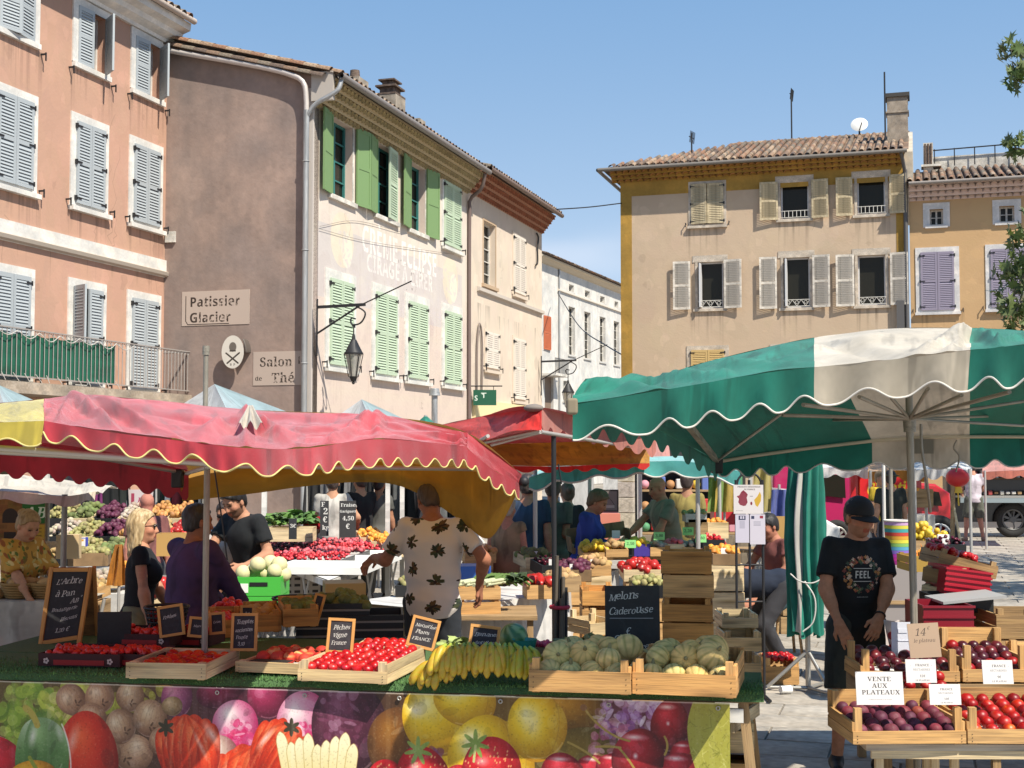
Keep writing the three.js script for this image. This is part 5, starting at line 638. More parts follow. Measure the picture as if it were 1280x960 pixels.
const tom = (cx, cy, rx, ry, rot)=>{ x.save(); x.translate(cx, cy); x.rotate(rot);for (let i = -3; i<=3; i++) { x.restore(); x.save();const q = i / 3; ball(cx + q*rx*0.56, cy + 0.1*ry*q*q + rot*20*q, rx*(0.46 - 0.12*Math.abs(q)), ry*(1 - 0.18*q*q), q < 0.4 ? '#f88048' : '#e85428', '#dc3a14', '#9a1a08', -0.3, -0.5, rot + q*0.25); } x.restore(); x.save(); x.translate(cx, cy); x.rotate(rot);for (let i = -3; i<=3; i++) { x.strokeStyle = i % 2 ? 'rgba(110,14,4,0.2)' : 'rgba(255,170,120,0.22)'; x.lineWidth = 3; x.beginPath(); x.moveTo(i*2, -ry*0.9); x.quadraticCurveTo(i*rx*0.36, -ry*0.3, i*rx*0.26, ry*0.9); x.stroke(); } x.restore(); };
tom(345, 112, 62, 46, 0.05); tom(262, 78, 43, 46, -0.1); tom(372, 76, 36, 42, 0.5); shine(290, 56, 8, 22, 0.75, -0.6); shine(276, 70, 4, 24, 0.6, -0.5); shine(358, 58, 5, 22, 0.8, 0.7); shine(385, 84, 4, 22, 0.5, 0.1); x.fillStyle = '#3a3420';for (const [a, b] of [[390, 44], [232, 50]]) for (let i = 0; i < 6; i++) { x.save(); x.translate(a, b); x.rotate(i*1.05); x.beginPath(); x.ellipse(0, -5, 2.4, 6, 0, 0, 7); x.fill(); x.restore(); } ball(330, 128, 34, 20, '#f4dce0', '#c84878', '#8a1040');
for (let i = 0; i < 9; i++) { x.save(); x.translate(398 + i*7, 150); x.rotate(-0.22 + i*0.045); x.fillStyle = lin(-90, 10, '#f4ecc0', '#e0cc88', '#c0a060'); x.beginPath();const y9 = -100 + ((i*5) % 7)*2.5; x.moveTo(-7, 20); x.lineTo(-7, y9 + 10); x.quadraticCurveTo(-6, y9, 0, y9 - 3); x.quadraticCurveTo(6, y9, 7, y9 + 10); x.lineTo(7, 20); x.fill(); x.strokeStyle = 'rgba(160,130,60,0.5)'; x.lineWidth = 1; x.stroke(); x.restore(); }
ball(520, 60, 36, 46, '#9a6420', '#74461a', '#3c2410'); ball(724, 14, 40, 26, '#c89020', '#9a6a14', '#5a3c0c'); ball(740, 90, 60, 60, '#8a7020', '#6a5418', '#3a2c0c');
for (const [cx, cy, rx, ry] of [[602, 70, 34, 60], [640, 80, 44, 50], [568, 28, 44, 44], [600, 6, 38, 30], [622, 68, 42, 46], [684, 34, 36, 38]]) { ball(cx, cy, rx, ry, '#fff2a0', '#f2c618', '#b07c08'); x.strokeStyle = 'rgba(150,100,10,0.35)'; x.lineWidth = 1.2; x.beginPath(); x.ellipse(cx + rx*0.2, cy, rx*0.5, ry*0.96, 0.15, -1.4, 1.4); x.stroke(); }
shine(540, 20, 16, 12, 0.7); shine(604, 58, 20, 26, 0.45); shine(680, 36, 14, 20, 0.4); blotch(552, 76, 24, 14, ['#a86a88', '#7a3a58', '#c090a8'], 40, 5);
const straw = (cx, cy, r, rot)=>{ ball(cx, cy, r, r*1.12, '#f04848', '#cc1020', '#6a0410', -0.2, -0.45, rot);for (let i = 0; i < 60; i++) { const a = rnd()*6.3, q = Math.sqrt(rnd())*0.92; x.fillStyle = 'rgba(248,200,120,0.75)'; x.beginPath(); x.ellipse(cx + Math.cos(a)*q*r, cy + Math.sin(a)*q*r, 0.9, 1.5, 0.3, 0, 7); x.fill(); } shine(cx - r*0.3, cy - r*0.35, r*0.28, r*0.2, 0.6); };
straw(505, 104, 24, 0); straw(594, 104, 22, 0); straw(630, 88, 36, 0.2); straw(550, 96, 32, -0.1); x.fillStyle = '#88a048';for (const [a, b] of [[612, 56], [544, 66]]) for (let i = 0; i < 7; i++) { x.save(); x.translate(a, b); x.rotate(i*0.9); x.beginPath(); x.ellipse(0, -8, 2.6, 9, 0, 0, 7); x.fill(); x.restore(); } x.strokeStyle = '#c8cc80'; x.lineWidth = 3; x.beginPath(); x.moveTo(612, 58); x.lineTo(610, 76); x.stroke();
blotch(800, 24, 46, 34, ['#d8c0e0', '#a878c0', '#f0e4f0', '#8a4a90', '#c89ac0'], 150, 6); blotch(770, 50, 26, 26, ['#c87898', '#e0b0b0', '#904060'], 50, 6);
const cherry = (cx, cy, r, ry = r)=>{ ball(cx, cy, r, ry, '#d83040', '#96101e', '#3c040c', -0.25, -0.5); shine(cx - r*0.15, cy - ry*0.72, r*0.6, ry*0.14, 0.85); shine(cx - r*0.1, cy - ry*0.1, r*0.13, r*0.16, 0.95); };
cherry(838, 100, 24, 34); cherry(750, 84, 22); cherry(772, 80, 20); cherry(836, 28, 22, 30); cherry(852, 62, 18); cherry(846, 84, 26, 28); cherry(800, 66, 30, 34); cherry(714, 88, 26); cherry(820, 112, 26); cherry(690, 122, 26); ball(776, 104, 28, 24, '#f8dc70', '#dca028', '#8a5c10');
x.strokeStyle = '#a88c40'; x.lineWidth = 2.6;for (const [a, b, c, d, e, f] of [[738, 10, 760, 40, 790, 46], [720, 50, 744, 60, 756, 72], [778, 54, 790, 66, 800, 84], [830, 40, 836, 50, 830, 60], [752, 54, 766, 52, 780, 54]]) { x.beginPath(); x.moveTo(a, b); x.quadraticCurveTo(c, d, e, f); x.stroke(); } x.fillStyle = '#8a6038'; x.beginPath(); x.arc(738, 10, 4, 0, 7); x.fill();
x.fillStyle = '#a8a440'; x.beginPath(); x.moveTo(862, 0); x.bezierCurveTo(846, 40, 862, 60, 884, 140); x.lineTo(884, 240); x.lineTo(903, 240); x.lineTo(903, 0); x.fill();for (let i = 0; i < 60; i++) { x.strokeStyle = i % 2 ? 'rgba(210,206,120,0.5)' : 'rgba(110,112,30,0.5)'; x.lineWidth = 0.8;let a = 862 + rnd()*40, b = rnd()*200; x.beginPath(); x.moveTo(a, b);for (let j = 0; j < 4; j++) { a += (rnd() - 0.5)*14; b += (rnd() - 0.5)*14; x.lineTo(a, b); } x.stroke(); }
for (let i = 0; i < 34; i++) ball(-100 + i*30, 190 + 40*rnd(), 30, 30, ['#e05030', '#e8b020', '#8aa040', '#c84060', '#a87858'][i % 5], ['#b02812', '#b88410', '#5a7828', '#8a1c3a', '#74503a'][i % 5], '#3a1a10');
for (let i = 0; i < 14000; i++) { x.fillStyle = i % 2 ? 'rgba(255,245,230,0.09)' : 'rgba(30,10,5,0.1)'; x.fillRect(-110 + rnd()*1013, rnd()*130, 0.6 + rnd()*1.6, 0.6 + rnd()*1.6); } x.fillStyle = 'rgba(240,235,225,0.55)'; x.fillRect(-110, 0, 1013, 1.6);for (let i = 0; i < 60; i++) { x.fillStyle = `rgba(255,255,255,${0.02 + rnd()*0.04})`; x.fillRect(-110 + rnd()*1013, 0, 1 + rnd()*8, 240); }
});
const g = quadGrid((u, v)=>V(u*w, -H*v, 0.007*Math.sin(u*40)*v + 0.012*noise3(u*14, v*2, 4) + 0.006*Math.abs(noise3(u*30 + v*3, v*4, 9))), 160, 16);const uv = g.attributes.uv;for (let i = 0; i < uv.count; i++) uv.setY(i, 1 - uv.getY(i));
const wg = 240*2048 / 1013 / 480;for (let i = 0; i < uv.count; i++) uv.setY(i, 1 - (1 - uv.getY(i))*(H*1013 / w) / (480*1013 / 2048));
mesh(t, 'printed_sheet', g, phy([0.86, 0.86, 0.86], 0.55, { map: tex, side: THREE.DoubleSide, clearcoat: 0.08, clearcoatRoughness: 0.3 }));
for (const px of [298, 407, 522, 642, 767, 890]) { const e = mesh(t, 'eyelet', new THREE.TorusGeometry(0.008, 0.0032, 8, 16).translate((px + 110) / 1013*w, -0.022, 0.012), M.steel); }
}
function chalkTex(w, h, lines, seed = 1, base = 'rgb(44,44,46)') { return canvasTex(w, h, (x, W, H)=>{ const rnd = rng(seed); x.fillStyle = base; x.fillRect(0, 0, W, H);for (let i = 0; i < 60; i++) { x.fillStyle = `rgba(200,200,200,${0.01 + 0.025*rnd()})`; x.beginPath(); x.ellipse(rnd()*W, rnd()*H, 20 + rnd()*60, 8 + rnd()*20, rnd()*3, 0, 7); x.fill(); } for (const [s, px, py, size, rot = -0.06] of lines) { x.save(); x.translate(px*W, py*H); x.rotate(rot); x.transform(1, 0, -0.3, 1, 0, 0); x.fillStyle = 'rgba(232,230,222,0.9)';for (const ch of s) { const z = size*H*(0.86 + 0.28*rnd()); x.font = `${z | 0}px serif`; x.save(); x.translate(0, (rnd() - 0.5)*z*0.14); x.rotate((rnd() - 0.5)*0.22); x.fillText(ch, 0, 0); x.restore(); x.translate(x.measureText(ch).width*(0.86 + 0.1*rnd()), 0); } x.restore(); } for (let i = 0; i < 500; i++) { x.fillStyle = base; x.globalAlpha = 0.5; x.fillRect(rnd()*W, rnd()*H, 2, 1.5); } x.globalAlpha = 1; }); }
function slate(label, px0, px1, yBot, yTop, d, tex, o = {}) {        // framed slate leaning back, foot at px0..px1, yBot
const A = P(px0, yBot, d), B = P(px1, o.yBotR ?? yBot, o.dr ?? d), F = frameAB(A, B), h = (yBot - yTop) / FOCAL*d / Math.cos((o.lean ?? 12)*DEG), f = o.f ?? 0.014, t = thing('slate_board', label, 'slate', A, F.phi), w = F.w, gr = new THREE.Group();
const L = (o.lean ?? 12)*DEG, put = (n, g, m)=>{ const q = mesh(t, n, g, m); q.rotation.x = -L; q.rotation.z = (o.roll ?? 0)*DEG; return q; };
put('frame', [bx(w, f, 0.016, w / 2, f / 2, 0), bx(w, f, 0.016, w / 2, h - f / 2, 0), bx(f, h - 2*f, 0.016, f / 2, h / 2, 0), bx(f, h - 2*f, 0.016, w - f / 2, h / 2, 0)], o.mat ?? M.woodOrange);
const bm = std([0.8, 0.8, 0.8], 0.75, { map: tex }), pg = new THREE.PlaneGeometry(w - 2*f, h - 2*f).translate(w / 2, h / 2, 0.003); put('writing_face', pg, bm); put('backing', bx(w - 2*f, h - 2*f, 0.005, w / 2, h / 2, -0.001), M.slate);if (o.stand) put('strut', bar(V(w / 2, h*0.7, -0.01), V(w / 2, 0.0, -0.12), 0.015, 0.008), M.woodOld); return t;
}
{
const A = onT(47, 819), B = onT(101, 810), t = thing('sandwich_board', 'wooden sandwich board chalked for the bread stall at the left of the turf', 'chalkboard', A.clone().add(V(0, 0, -0.5)), 0), d = -t.position.z;
const a0 = P(46, 820, d).sub(t.position), a1 = P(101, 810, d + 0.02).sub(t.position), b1 = P(117, 709, d + 0.14).sub(t.position), b0 = P(62, 709, d + 0.12).sub(t.position), leg = P(127, 768, d + 0.42).sub(t.position);
const face = quadGrid((u, v)=>a0.clone().lerp(a1, u).lerp(b0.clone().lerp(b1, u), v), 1, 1);const in_ = (u, v)=>a0.clone().lerp(a1, u).lerp(b0.clone().lerp(b1, u), v), nn = b0.clone().sub(a0).cross(a1.clone().sub(a0)).normalize().multiplyScalar(-1);
mesh(t, 'writing_face', quadGrid((u, v)=>in_(lerp(0.11, 0.87, u), lerp(0.17, 0.95, v)).addScaledVector(nn, 0.004), 1, 1), std([0.8, 0.8, 0.8], 0.75, { side: THREE.DoubleSide, map: chalkTex(384, 768, [["L'Arbre", 0.12, 0.2, 0.12], ['à Pan', 0.14, 0.38, 0.115], ['AB', 0.62, 0.48, 0.1], ['+', 0.9, 0.42, 0.07], ['Boulangerie', 0.1, 0.6, 0.072], ['Biscuits', 0.4, 0.74, 0.075], ['1,20 €', 0.28, 0.92, 0.085]], 3) }));
mesh(t, 'backing', quadGrid((u, v)=>in_(lerp(0.1, 0.88, u), lerp(0.16, 0.96, v)), 1, 1), std([0.03, 0.03, 0.03], 0.8, { side: THREE.DoubleSide }));
for (const [u, v, u2, v2] of [[0.05, 0, 0.05, 1], [0.94, 0, 0.94, 1], [0.1, 0.97, 0.89, 0.97], [0.1, 0.14, 0.89, 0.14]]) mesh(t, 'frame', bar(in_(u, v), in_(u2, v2), 0.022, 0.022), M.woodOrange);
const lb = P(122, 800, d + 0.36).sub(t.position); mesh(t, 'rear_leg', bar(b1.clone().add(V(0, 0, -0.01)), lb, 0.02, 0.025), M.woodOrange); mesh(t, 'rear_panel', quadGrid((u, v)=>b1.clone().lerp(lb, v).add(V(-0.23*u, 0, 0)), 1, 1), std([0.30, 0.15, 0.05], 0.8, { side: THREE.DoubleSide, map: rep(T.wood, 1) }));
}
const scrib = (a, seed)=>chalkTex(256, 320, a, seed, 'rgb(40,36,42)');
slate('wood framed slate for the peaches between the peach tray and the red plum tray', 407, 441, 816, 774, 6.55, scrib([['Pêches', 0.12, 0.3, 0.2], ['vigne', 0.12, 0.56, 0.2], ['France', 0.08, 0.82, 0.18]], 4), { lean: 14, roll: -3, stand: true });
slate('tilted framed slate leaning behind the red plum tray', 507, 543, 806, 769, 6.7, scrib([['Nectarines', 0.06, 0.3, 0.17], ['Plates', 0.12, 0.56, 0.19], ['FRANCE', 0.06, 0.82, 0.17]], 5), { lean: 16, roll: -14, stand: true });
slate('wood framed slate chalked for the bananas standing among the bunches', 584, 622, 816, 781, 6.4, scrib([['Bananes', 0.06, 0.36, 0.22], ['Antilles', 0.1, 0.7, 0.2]], 6), { lean: 14, roll: -7, stand: true });
slate('slate with chalk writing behind the tomato tray', 288, 321, 814, 768, 6.7, scrib([['Tomates', 0.1, 0.26, 0.17], ['anciennes', 0.06, 0.5, 0.15], ['France', 0.1, 0.72, 0.15], ['3,50', 0.2, 0.92, 0.15]], 7), { lean: 8, stand: true });
slate('dark slate behind the strawberry punnets', 200, 232, 798, 760, 6.95, scrib([['Fraises', 0.1, 0.4, 0.18]], 8), { lean: 10, roll: 9 });
slate('small dark slate left of the canopy pole', 234, 258, 796, 771, 6.95, scrib([['Mara', 0.15, 0.5, 0.2]], 9), { lean: 10, roll: -5 });
slate('small dark slate right of the canopy pole', 262, 282, 794, 767, 7.0, scrib([['Cerises', 0.12, 0.5, 0.18]], 10), { lean: 10, roll: 5 });
slate('little slate hooked on the orange crate edge', 300, 318, 778, 757, 7.6, scrib([['2 €', 0.2, 0.6, 0.3]], 13), { lean: 5 });
slate('narrow slate leaning on the end of the slanted crates', 384, 398, 778, 741, 7.9, scrib([['1,50', 0.1, 0.5, 0.22]], 14), { lean: 12, roll: -14 });
{ // melon chalkboard without a frame
const A = P(757, 826, 6.62), t = thing('chalkboard', 'black chalkboard for the melons standing behind the two melon crates', 'chalkboard', A, 0.02), w = 68 / FOCAL*6.62, h = 92 / FOCAL*6.62;const b = mesh(t, 'board', bx(w, h, 0.012, w / 2, h / 2, 0), M.slate), f = mesh(t, 'writing_face', new THREE.PlaneGeometry(w, h).translate(w / 2, h / 2, 0.0075), std([0.8, 0.8, 0.8], 0.7, { map: chalkTex(512, 690, [['Melons', 0.06, 0.2, 0.135], ['Caderousse', 0.05, 0.39, 0.125], ['€', 0.36, 0.66, 0.14], ['2', 0.12, 0.8, 0.2], ['Pièce', 0.46, 0.86, 0.11]], 11, 'rgb(38,38,38)') })); t.rotation.x = -0.1; mesh(t, 'chalk_line', bx(w*0.8, 0.004, 0.001, w*0.48, h*0.565, 0.009), std([0.25, 0.25, 0.25], 0.9));
}
{
const c1 = crate('wooden_tray', 'pale wooden tray of dark tomatoes nearest the left end of the turf', onT(157, 849), onT(257, 851), 0.5, { hf: 0.072, hs: 0.075, hb: 0.075, post: 0.08, nails: true, cat: 'tray' });
pile('tomato', 'dark red tomato in the tray behind the banner’s garlic', 'tomato', 'tomatoes in the left tray', fruitGeo(0.034, 0.18, 12, 0.8), FM.tomato, [...gridPts(c1, 0.06, c1.w - 0.05, 5, -0.05, -0.45, 7, 0.045, 0.009)]);
const c2 = crate('wooden_tray', 'shallow pale tray of peaches between the tomato tray and the plum tray', onT(294, 841), onT(392, 845.5), 0.42, { hf: 0.05, hs: 0.05, hb: 0.05, post: 0.06, liner: true, nails: true, cat: 'tray' });
pile('peach', 'flushed peach in the shallow tray', 'peach', 'peaches in the shallow tray', fruitGeo(0.034, 0.12, 12), FM.peach, gridPts(c2, 0.07, c2.w - 0.05, 5, -0.16, -0.37, 4, 0.055, 0.006)); solo('leaflet', 'dark printed leaflet lying in the front of the peach tray', 'leaflet', bx(0.2, 0.003, 0.07), M.slate, c2.at(0.16, 0.055, -0.06)).rotation.y = c2.phi;
const c3 = crate('wooden_tray', 'sunlit pale tray of small red plums left of the bananas', onT(372, 852), onT(486, 855), 0.6, { hf: 0.052, hs: 0.09, hb: 0.085, post: 0.1, liner: true, nails: true, cat: 'tray', rot: 5 });
pile('plum', 'small bright red plum in the sunlit tray', 'plum', 'red plums in the sunlit tray', fruitGeo(0.026, 0.12, 12), FM.radish, gridPts(c3, 0.045, c3.w - 0.045, 7, -0.045, -0.52, 9, (i, j)=>0.062 + 0.003*j, 0.004));
const c3b = crate('wooden_tray', 'tray of red plums half hidden behind the sunlit plum tray', onT(440, 822), onT(516, 823), 0.3, { hf: 0.03, hs: 0.05, hb: 0.05, post: 0.06, cat: 'tray' }); pile('plum', 'red plum in the half hidden rear tray', 'plum', 'red plums in the rear tray', fruitGeo(0.03, 0.12, 10), FM.radish, gridPts(c3b, 0.05, c3b.w - 0.05, 6, -0.05, -0.2, 3, 0.05, 0.004));
const dk = std([0.05, 0.012, 0.012], 0.8), redc = std([0.30, 0.012, 0.012], 0.7), sg = new THREE.SphereGeometry(0.017, 8, 7), sp = sg.attributes.position;for (let i = 0; i < sp.count; i++) { const y = sp.getY(i) / 0.017;const k = 1 - 0.35*Math.max(0, -y); sp.setXYZ(i, sp.getX(i)*k, sp.getY(i)*1.25, sp.getZ(i)*k); } sg.computeVertexNormals();
const tray = (label, A, B, depth, h, n)=>{ const F = frameAB(A, B), t = thing('card_tray', label, 'tray', A, F.phi), w = F.w; mesh(t, 'front', bx(w, h, 0.006, w / 2, h / 2, 0), dk); mesh(t, 'back', bx(w, h*1.3, 0.006, w / 2, h*0.65, -depth), dk);for (const x of [0.003, w - 0.003]) mesh(t, 'side', bx(0.006, h, depth - 0.012, x, h / 2, -depth / 2), dk); mesh(t, 'base', bx(w - 0.014, 0.005, depth - 0.012, w / 2, 0.004, -depth / 2), dk);
mesh(t, 'printed_band', [bx(w*0.62, h*0.4, 0.002, w*0.5, h*0.3, 0.005)], redc);for (const x of [0.1, 0.88]) mesh(t, 'printed_flower', [0, 1, 2, 3, 4].map((k)=>new THREE.CircleGeometry(h*0.1, 8).translate(w*x + Math.cos(k*1.25)*h*0.16, h*0.42 + Math.sin(k*1.25)*h*0.16, 0.0065)), std([0.6, 0.45, 0.4], 0.8));
const pts = [];for (let i = 0; i < n; i++) pts.push(V(rr(0.03, w - 0.03), h*0.9 + rr(0, 0.02), -rr(0.02, depth - 0.03))); heap(t, 'strawberries', sg, phy([0.55, 0.025, 0.02], 0.3), pts); return t; };
tray('dark card tray of strawberries in front of the sandwich board', onT(48, 832), onT(150, 834), 0.22, 0.062, 90); tray('front right dark card tray of strawberries beside the tomato tray', onT(136, 832), onT(196, 834), 0.2, 0.06, 60);
tray('raised card tray of strawberries under the dark slates', GP(128, 806, 1.0), GP(212, 808, 1.0), 0.22, 0.06, 80); tray('card tray of strawberries at the foot of the canopy pole', GP(196, 806, 0.98), GP(262, 808, 0.98), 0.2, 0.06, 60);
const tl = onT(196, 815); solo('riser', 'low dark riser that lifts the rear strawberry trays', 'stand', bx(0.6, 0.05, 0.24), M.woodDark, GP(200, 800, 0.965).add(V(0, 0, -0.08))).rotation.y = TF.phi;
solo('dark_cloth_board', 'dark board standing between the sandwich board and the strawberries', 'board', bx(0.17, 0.2, 0.02), M.slate, P(143, 789, 7.0)).rotation.y = 0.1;
}
function basket(label, c, r, h, mat, fill) { const t = thing('wire_basket', label, 'basket', c), g = [];for (let k = 0; k < 5; k++) g.push(new THREE.TorusGeometry(r*(0.8 + 0.05*k), k === 4 ? 0.009 : 0.005, 5, 28).rotateX(Math.PI / 2).translate(0, h*k / 4, 0));for (let i = 0; i < 22; i++) { const a = i / 22*6.283; g.push(rod(V(Math.cos(a)*r*0.8, 0, Math.sin(a)*r*0.8), V(Math.cos(a)*r, h, Math.sin(a)*r), 0.004, 4)); } mesh(t, 'wires', g, mat).userData.kind = 'stuff';if (fill) { const pts = [];for (let i = 0; i < 70; i++) { const a = R()*6.3, q = Math.sqrt(R())*r*0.75; pts.push(V(Math.cos(a)*q, rr(0.02, h*0.8), Math.sin(a)*q)); } heap(t, fill.name, fill.geo, fill.mat, pts); } return t; }
basket('black wire basket of cherries in front of the man in purple', P(208, 782, 7.2), 0.115, 0.1, M.iron, { name: 'cherries', geo: fruitGeo(0.013, 0.1, 8), mat: phy([0.22, 0.01, 0.02], 0.2) });
{
const bananaGeo = (curl, len, seed)=>{ const n = 14, m = 7, pos = [], col = [], idx = [], rnd = rng(seed);for (let i = 0; i<=n; i++) { const s = i / n, a = (s - 0.15)*curl, x = Math.sin(a)*len / curl, y = (Math.cos(a) - 1)*len / curl, r = 0.0205*(s < 0.1 ? lerp(0.42, 0.55, s / 0.1) : s < 0.26 ? lerp(0.55, 1, (s - 0.1) / 0.16) : s > 0.84 ? lerp(1, 0.28, (s - 0.84) / 0.16) : 1);
for (let j = 0; j < m; j++) { const b = j / m*6.283, px = Math.cos(b)*r*(1 + 0.06*(j % 2)), py = Math.sin(b)*r; pos.push(x + Math.sin(a)*py, y + Math.cos(a)*py, px);const g = s < 0.18 ? [0.32, 0.40, 0.05] : s > 0.95 ? [0.06, 0.045, 0.02] : [0.58 - 0.14*rnd(), 0.39 - 0.1*rnd(), 0.03];if (rnd() < 0.04) g[0] *= 0.45, g[1] *= 0.4; col.push(...g); } }
for (let i = 0; i < n; i++) for (let j = 0; j < m; j++) { const a = i*m + j, b = i*m + (j + 1) % m; idx.push(a, b, a + m, b, b + m, a + m); } for (let j = 1; j < m - 1; j++) idx.push(n*m, n*m + j, n*m + j + 1);
const g = new THREE.BufferGeometry(); g.setAttribute('position', new THREE.Float32BufferAttribute(pos, 3)); g.setAttribute('color', new THREE.Float32BufferAttribute(col, 3)); g.setIndex(idx); g.computeVertexNormals(); return g; };
const bg = [1, 2, 3].map((k)=>bananaGeo(1.2 + 0.15*k, 0.165 + 0.007*k, k)), mats = [std([1, 1, 1], 0.45, { vertexColors: true }), std([0.80, 1.0, 0.8], 0.45, { vertexColors: true })];
const hands = [['bunch of ripe bananas lying at the left end of the bananas', 560, 822, -0.9, 0.62, 0, 0], ['bunch of bananas whose tips hang over the turf left of the middle', 560, 812, -0.25, 0.9, 0, 0], ['bunch of bananas in the middle of the row', 584, 811, -0.05, 0.95, 0, 0], ['bunch of bananas below the banana slate', 612, 811, 0.0, 0.98, 0, 0], ['bunch of greener bananas right of the slate', 636, 812, 0.12, 0.98, 1, 0], ['rightmost bunch of greenish bananas beside the melon crate', 656, 816, 0.3, 0.9, 1, 0], ['dark bunch of bananas lying low at the far left', 545, 832, -1.15, 0.45, 0, 0]];
hands.forEach(([label, px, py, yaw, pitch, mt], k)=>{ const pos = P(px, py, 6.2 - 0.03*(k % 2)), t = thing('banana_bunch', label, 'bananas', pos, 0);const n = k < 1 ? 7 : 6;for (let i = 0; i < n; i++) { const f = i / (n - 1) - 0.5, m = mesh(t, 'banana', bg[i % 3], mats[mt]); m.rotation.order = 'YZX'; m.rotation.set(0, -Math.PI / 2 + f*1.15 + yaw, -pitch*0.62 + 0.06*Math.sin(i*2)); m.position.set(f*0.075, (i % 2)*0.012, 0.0); m.scale.setScalar(0.9 + 0.05*Math.sin(i*3 + k)); } mesh(t, 'crown', bx(0.085, 0.022, 0.03, 0, 0.004, -0.015), std([0.12, 0.11, 0.03], 0.8)); });
const base = onT(600, 835); solo('banana_stand', 'dark low stand under the banana bunches', 'stand', rbox(0.46, 0.09, 0.16, 0.02, 0, 0.045, 0), M.woodDark, onT(600, 832)).rotation.y = TF.phi;
}
{
const N = 40, melonGeo = (r, seed)=>{ const g = new THREE.SphereGeometry(r, N, 22), p = g.attributes.position, col = new Float32Array(p.count*3), rnd = rng(seed);for (let i = 0; i < p.count; i++) { const x = p.getX(i), y = p.getY(i), z = p.getZ(i), th = Math.atan2(z, x), rib = Math.abs(Math.cos(th*5)), h = Math.hypot(x, z) / r, k = 1 + h*0.026*(Math.pow(rib, 0.6) - 0.6); p.setXYZ(i, x*k, y*0.93 - 0.07*r*Math.sign(y)*Math.exp(-h*h*14), z*k);const gr = Math.exp(-rib*rib*22)*h;const n = 0.85 + 0.3*noise3(x*60, y*60, z*60); col.set([lerp(0.84, 0.42, gr)*n, lerp(0.63, 0.35, gr)*n, lerp(0.27, 0.11, gr)*n], i*3); } g.setAttribute('color', new THREE.BufferAttribute(col, 3)); g.computeVertexNormals(); return g; };
const geos = [melonGeo(0.073, 1), melonGeo(0.065, 2), melonGeo(0.058, 3)], mm = [std([1, 0.95, 0.84], 0.8, { vertexColors: true, bumpMap: rep(T.grit, 0.2), bumpScale: 0.002 }), std([0.92, 0.97, 0.85], 0.8, { vertexColors: true, bumpMap: rep(T.grit, 0.2), bumpScale: 0.002 }), std([1.05, 0.93, 0.74], 0.8, { vertexColors: true, bumpMap: rep(T.grit, 0.2), bumpScale: 0.002 })], stem = new THREE.CylinderGeometry(0.006, 0.011, 0.03, 7);
const c1 = crate('melon_crate', 'left wooden crate of ribbed melons in front of the chalkboard', onT(661, 865.5), onT(789, 867.5), 0.5, { hf: 0.093, hs: 0.12, hb: 0.13, post: 0.15, mat: M.woodWarm, nails: true, rot: 6 });
const c2 = crate('melon_crate', 'right wooden crate of ribbed melons at the corner of the stall', onT(790.5, 868.6), onT(920, 871), 0.52, { hf: 0.093, hs: 0.14, hb: 0.15, post: 0.155, mat: M.woodWarm, nails: true, rot: 8 });
const melons = (label, group, C, list)=>list.forEach(([fx, y, z, s], i)=>{ const t = thing('melon', label, 'melon', C.at(fx*C.w, y*0.9, z), R()*6, group);const b = mesh(t, 'rind', geos[s], mm[i % 3]); mesh(t, 'stem', stem, std([0.25, 0.22, 0.10], 0.9)).position.y = [0.072, 0.064, 0.06][s]; t.rotation.set(rr(-1.3, 1.3), R()*6, rr(-1.3, 1.3)); });
melons('ribbed pale green melon in the left crate', 'melons in the left crate', c1, [[0.17, 0.085, -0.1, 2], [0.38, 0.08, -0.1, 2], [0.6, 0.085, -0.1, 2], [0.83, 0.08, -0.1, 2], [0.22, 0.155, -0.17, 1], [0.5, 0.155, -0.19, 0], [0.75, 0.15, -0.13, 2], [0.35, 0.15, -0.3, 1], [0.72, 0.17, -0.28, 1], [0.9, 0.175, -0.3, 0], [0.2, 0.13, -0.4, 1], [0.55, 0.16, -0.42, 1], [0.86, 0.16, -0.43, 1]]);
melons('ribbed pale green melon in the corner crate', 'melons in the corner crate', c2, [[0.16, 0.08, -0.1, 2], [0.38, 0.08, -0.1, 2], [0.6, 0.08, -0.1, 2], [0.84, 0.08, -0.1, 2], [0.2, 0.155, -0.17, 2], [0.47, 0.155, -0.18, 1], [0.74, 0.165, -0.18, 0], [0.22, 0.15, -0.32, 1], [0.5, 0.155, -0.34, 1], [0.72, 0.17, -0.35, 0], [0.24, 0.14, -0.45, 1], [0.62, 0.16, -0.46, 1]]);
melons('long pale squash lying behind the left melon crate', 'squashes behind the melon crate', c1, [[0.48, 0.13, -0.58, 1], [0.25, 0.12, -0.6, 1]]);
}
function leafy(name, label, cat, c, r, n, col, flat = 0.7) { const t = thing(name, label, cat, c), m = phy(col, 0.7, { side: THREE.DoubleSide, transmission: 0.2, thickness: 0 }), m2 = phy(col.map((k)=>k*0.55), 0.7, { side: THREE.DoubleSide, transmission: 0.2, thickness: 0 }), lf = quadGrid((u, v)=>{ const a = (u - 0.5)*2, w = Math.sin(Math.min(1, v*1.1)*2.6)*0.55; return V(a*w, v*0.9 - 0.25*v*v, 0.25*a*a + 0.35*v*v + 0.06*Math.sin(a*9 + v*11)*v); }, 8, 6);for (let i = 0; i < n; i++) { const q = mesh(t, 'leaf', lf, i % 3 ? m : m2), s = r*rr(0.7, 1.25); q.scale.set(s, s, s); q.rotation.order = 'YXZ'; q.rotation.set(rr(-0.2, 1.0), i / n*6.28*3 + rr(-0.3, 0.3), rr(-0.3, 0.3));const k = rr(0, r*0.75), a = R()*6.3; q.position.set(Math.cos(a)*k, rr(0, r*0.3)*flat, Math.sin(a)*k); } return t; }
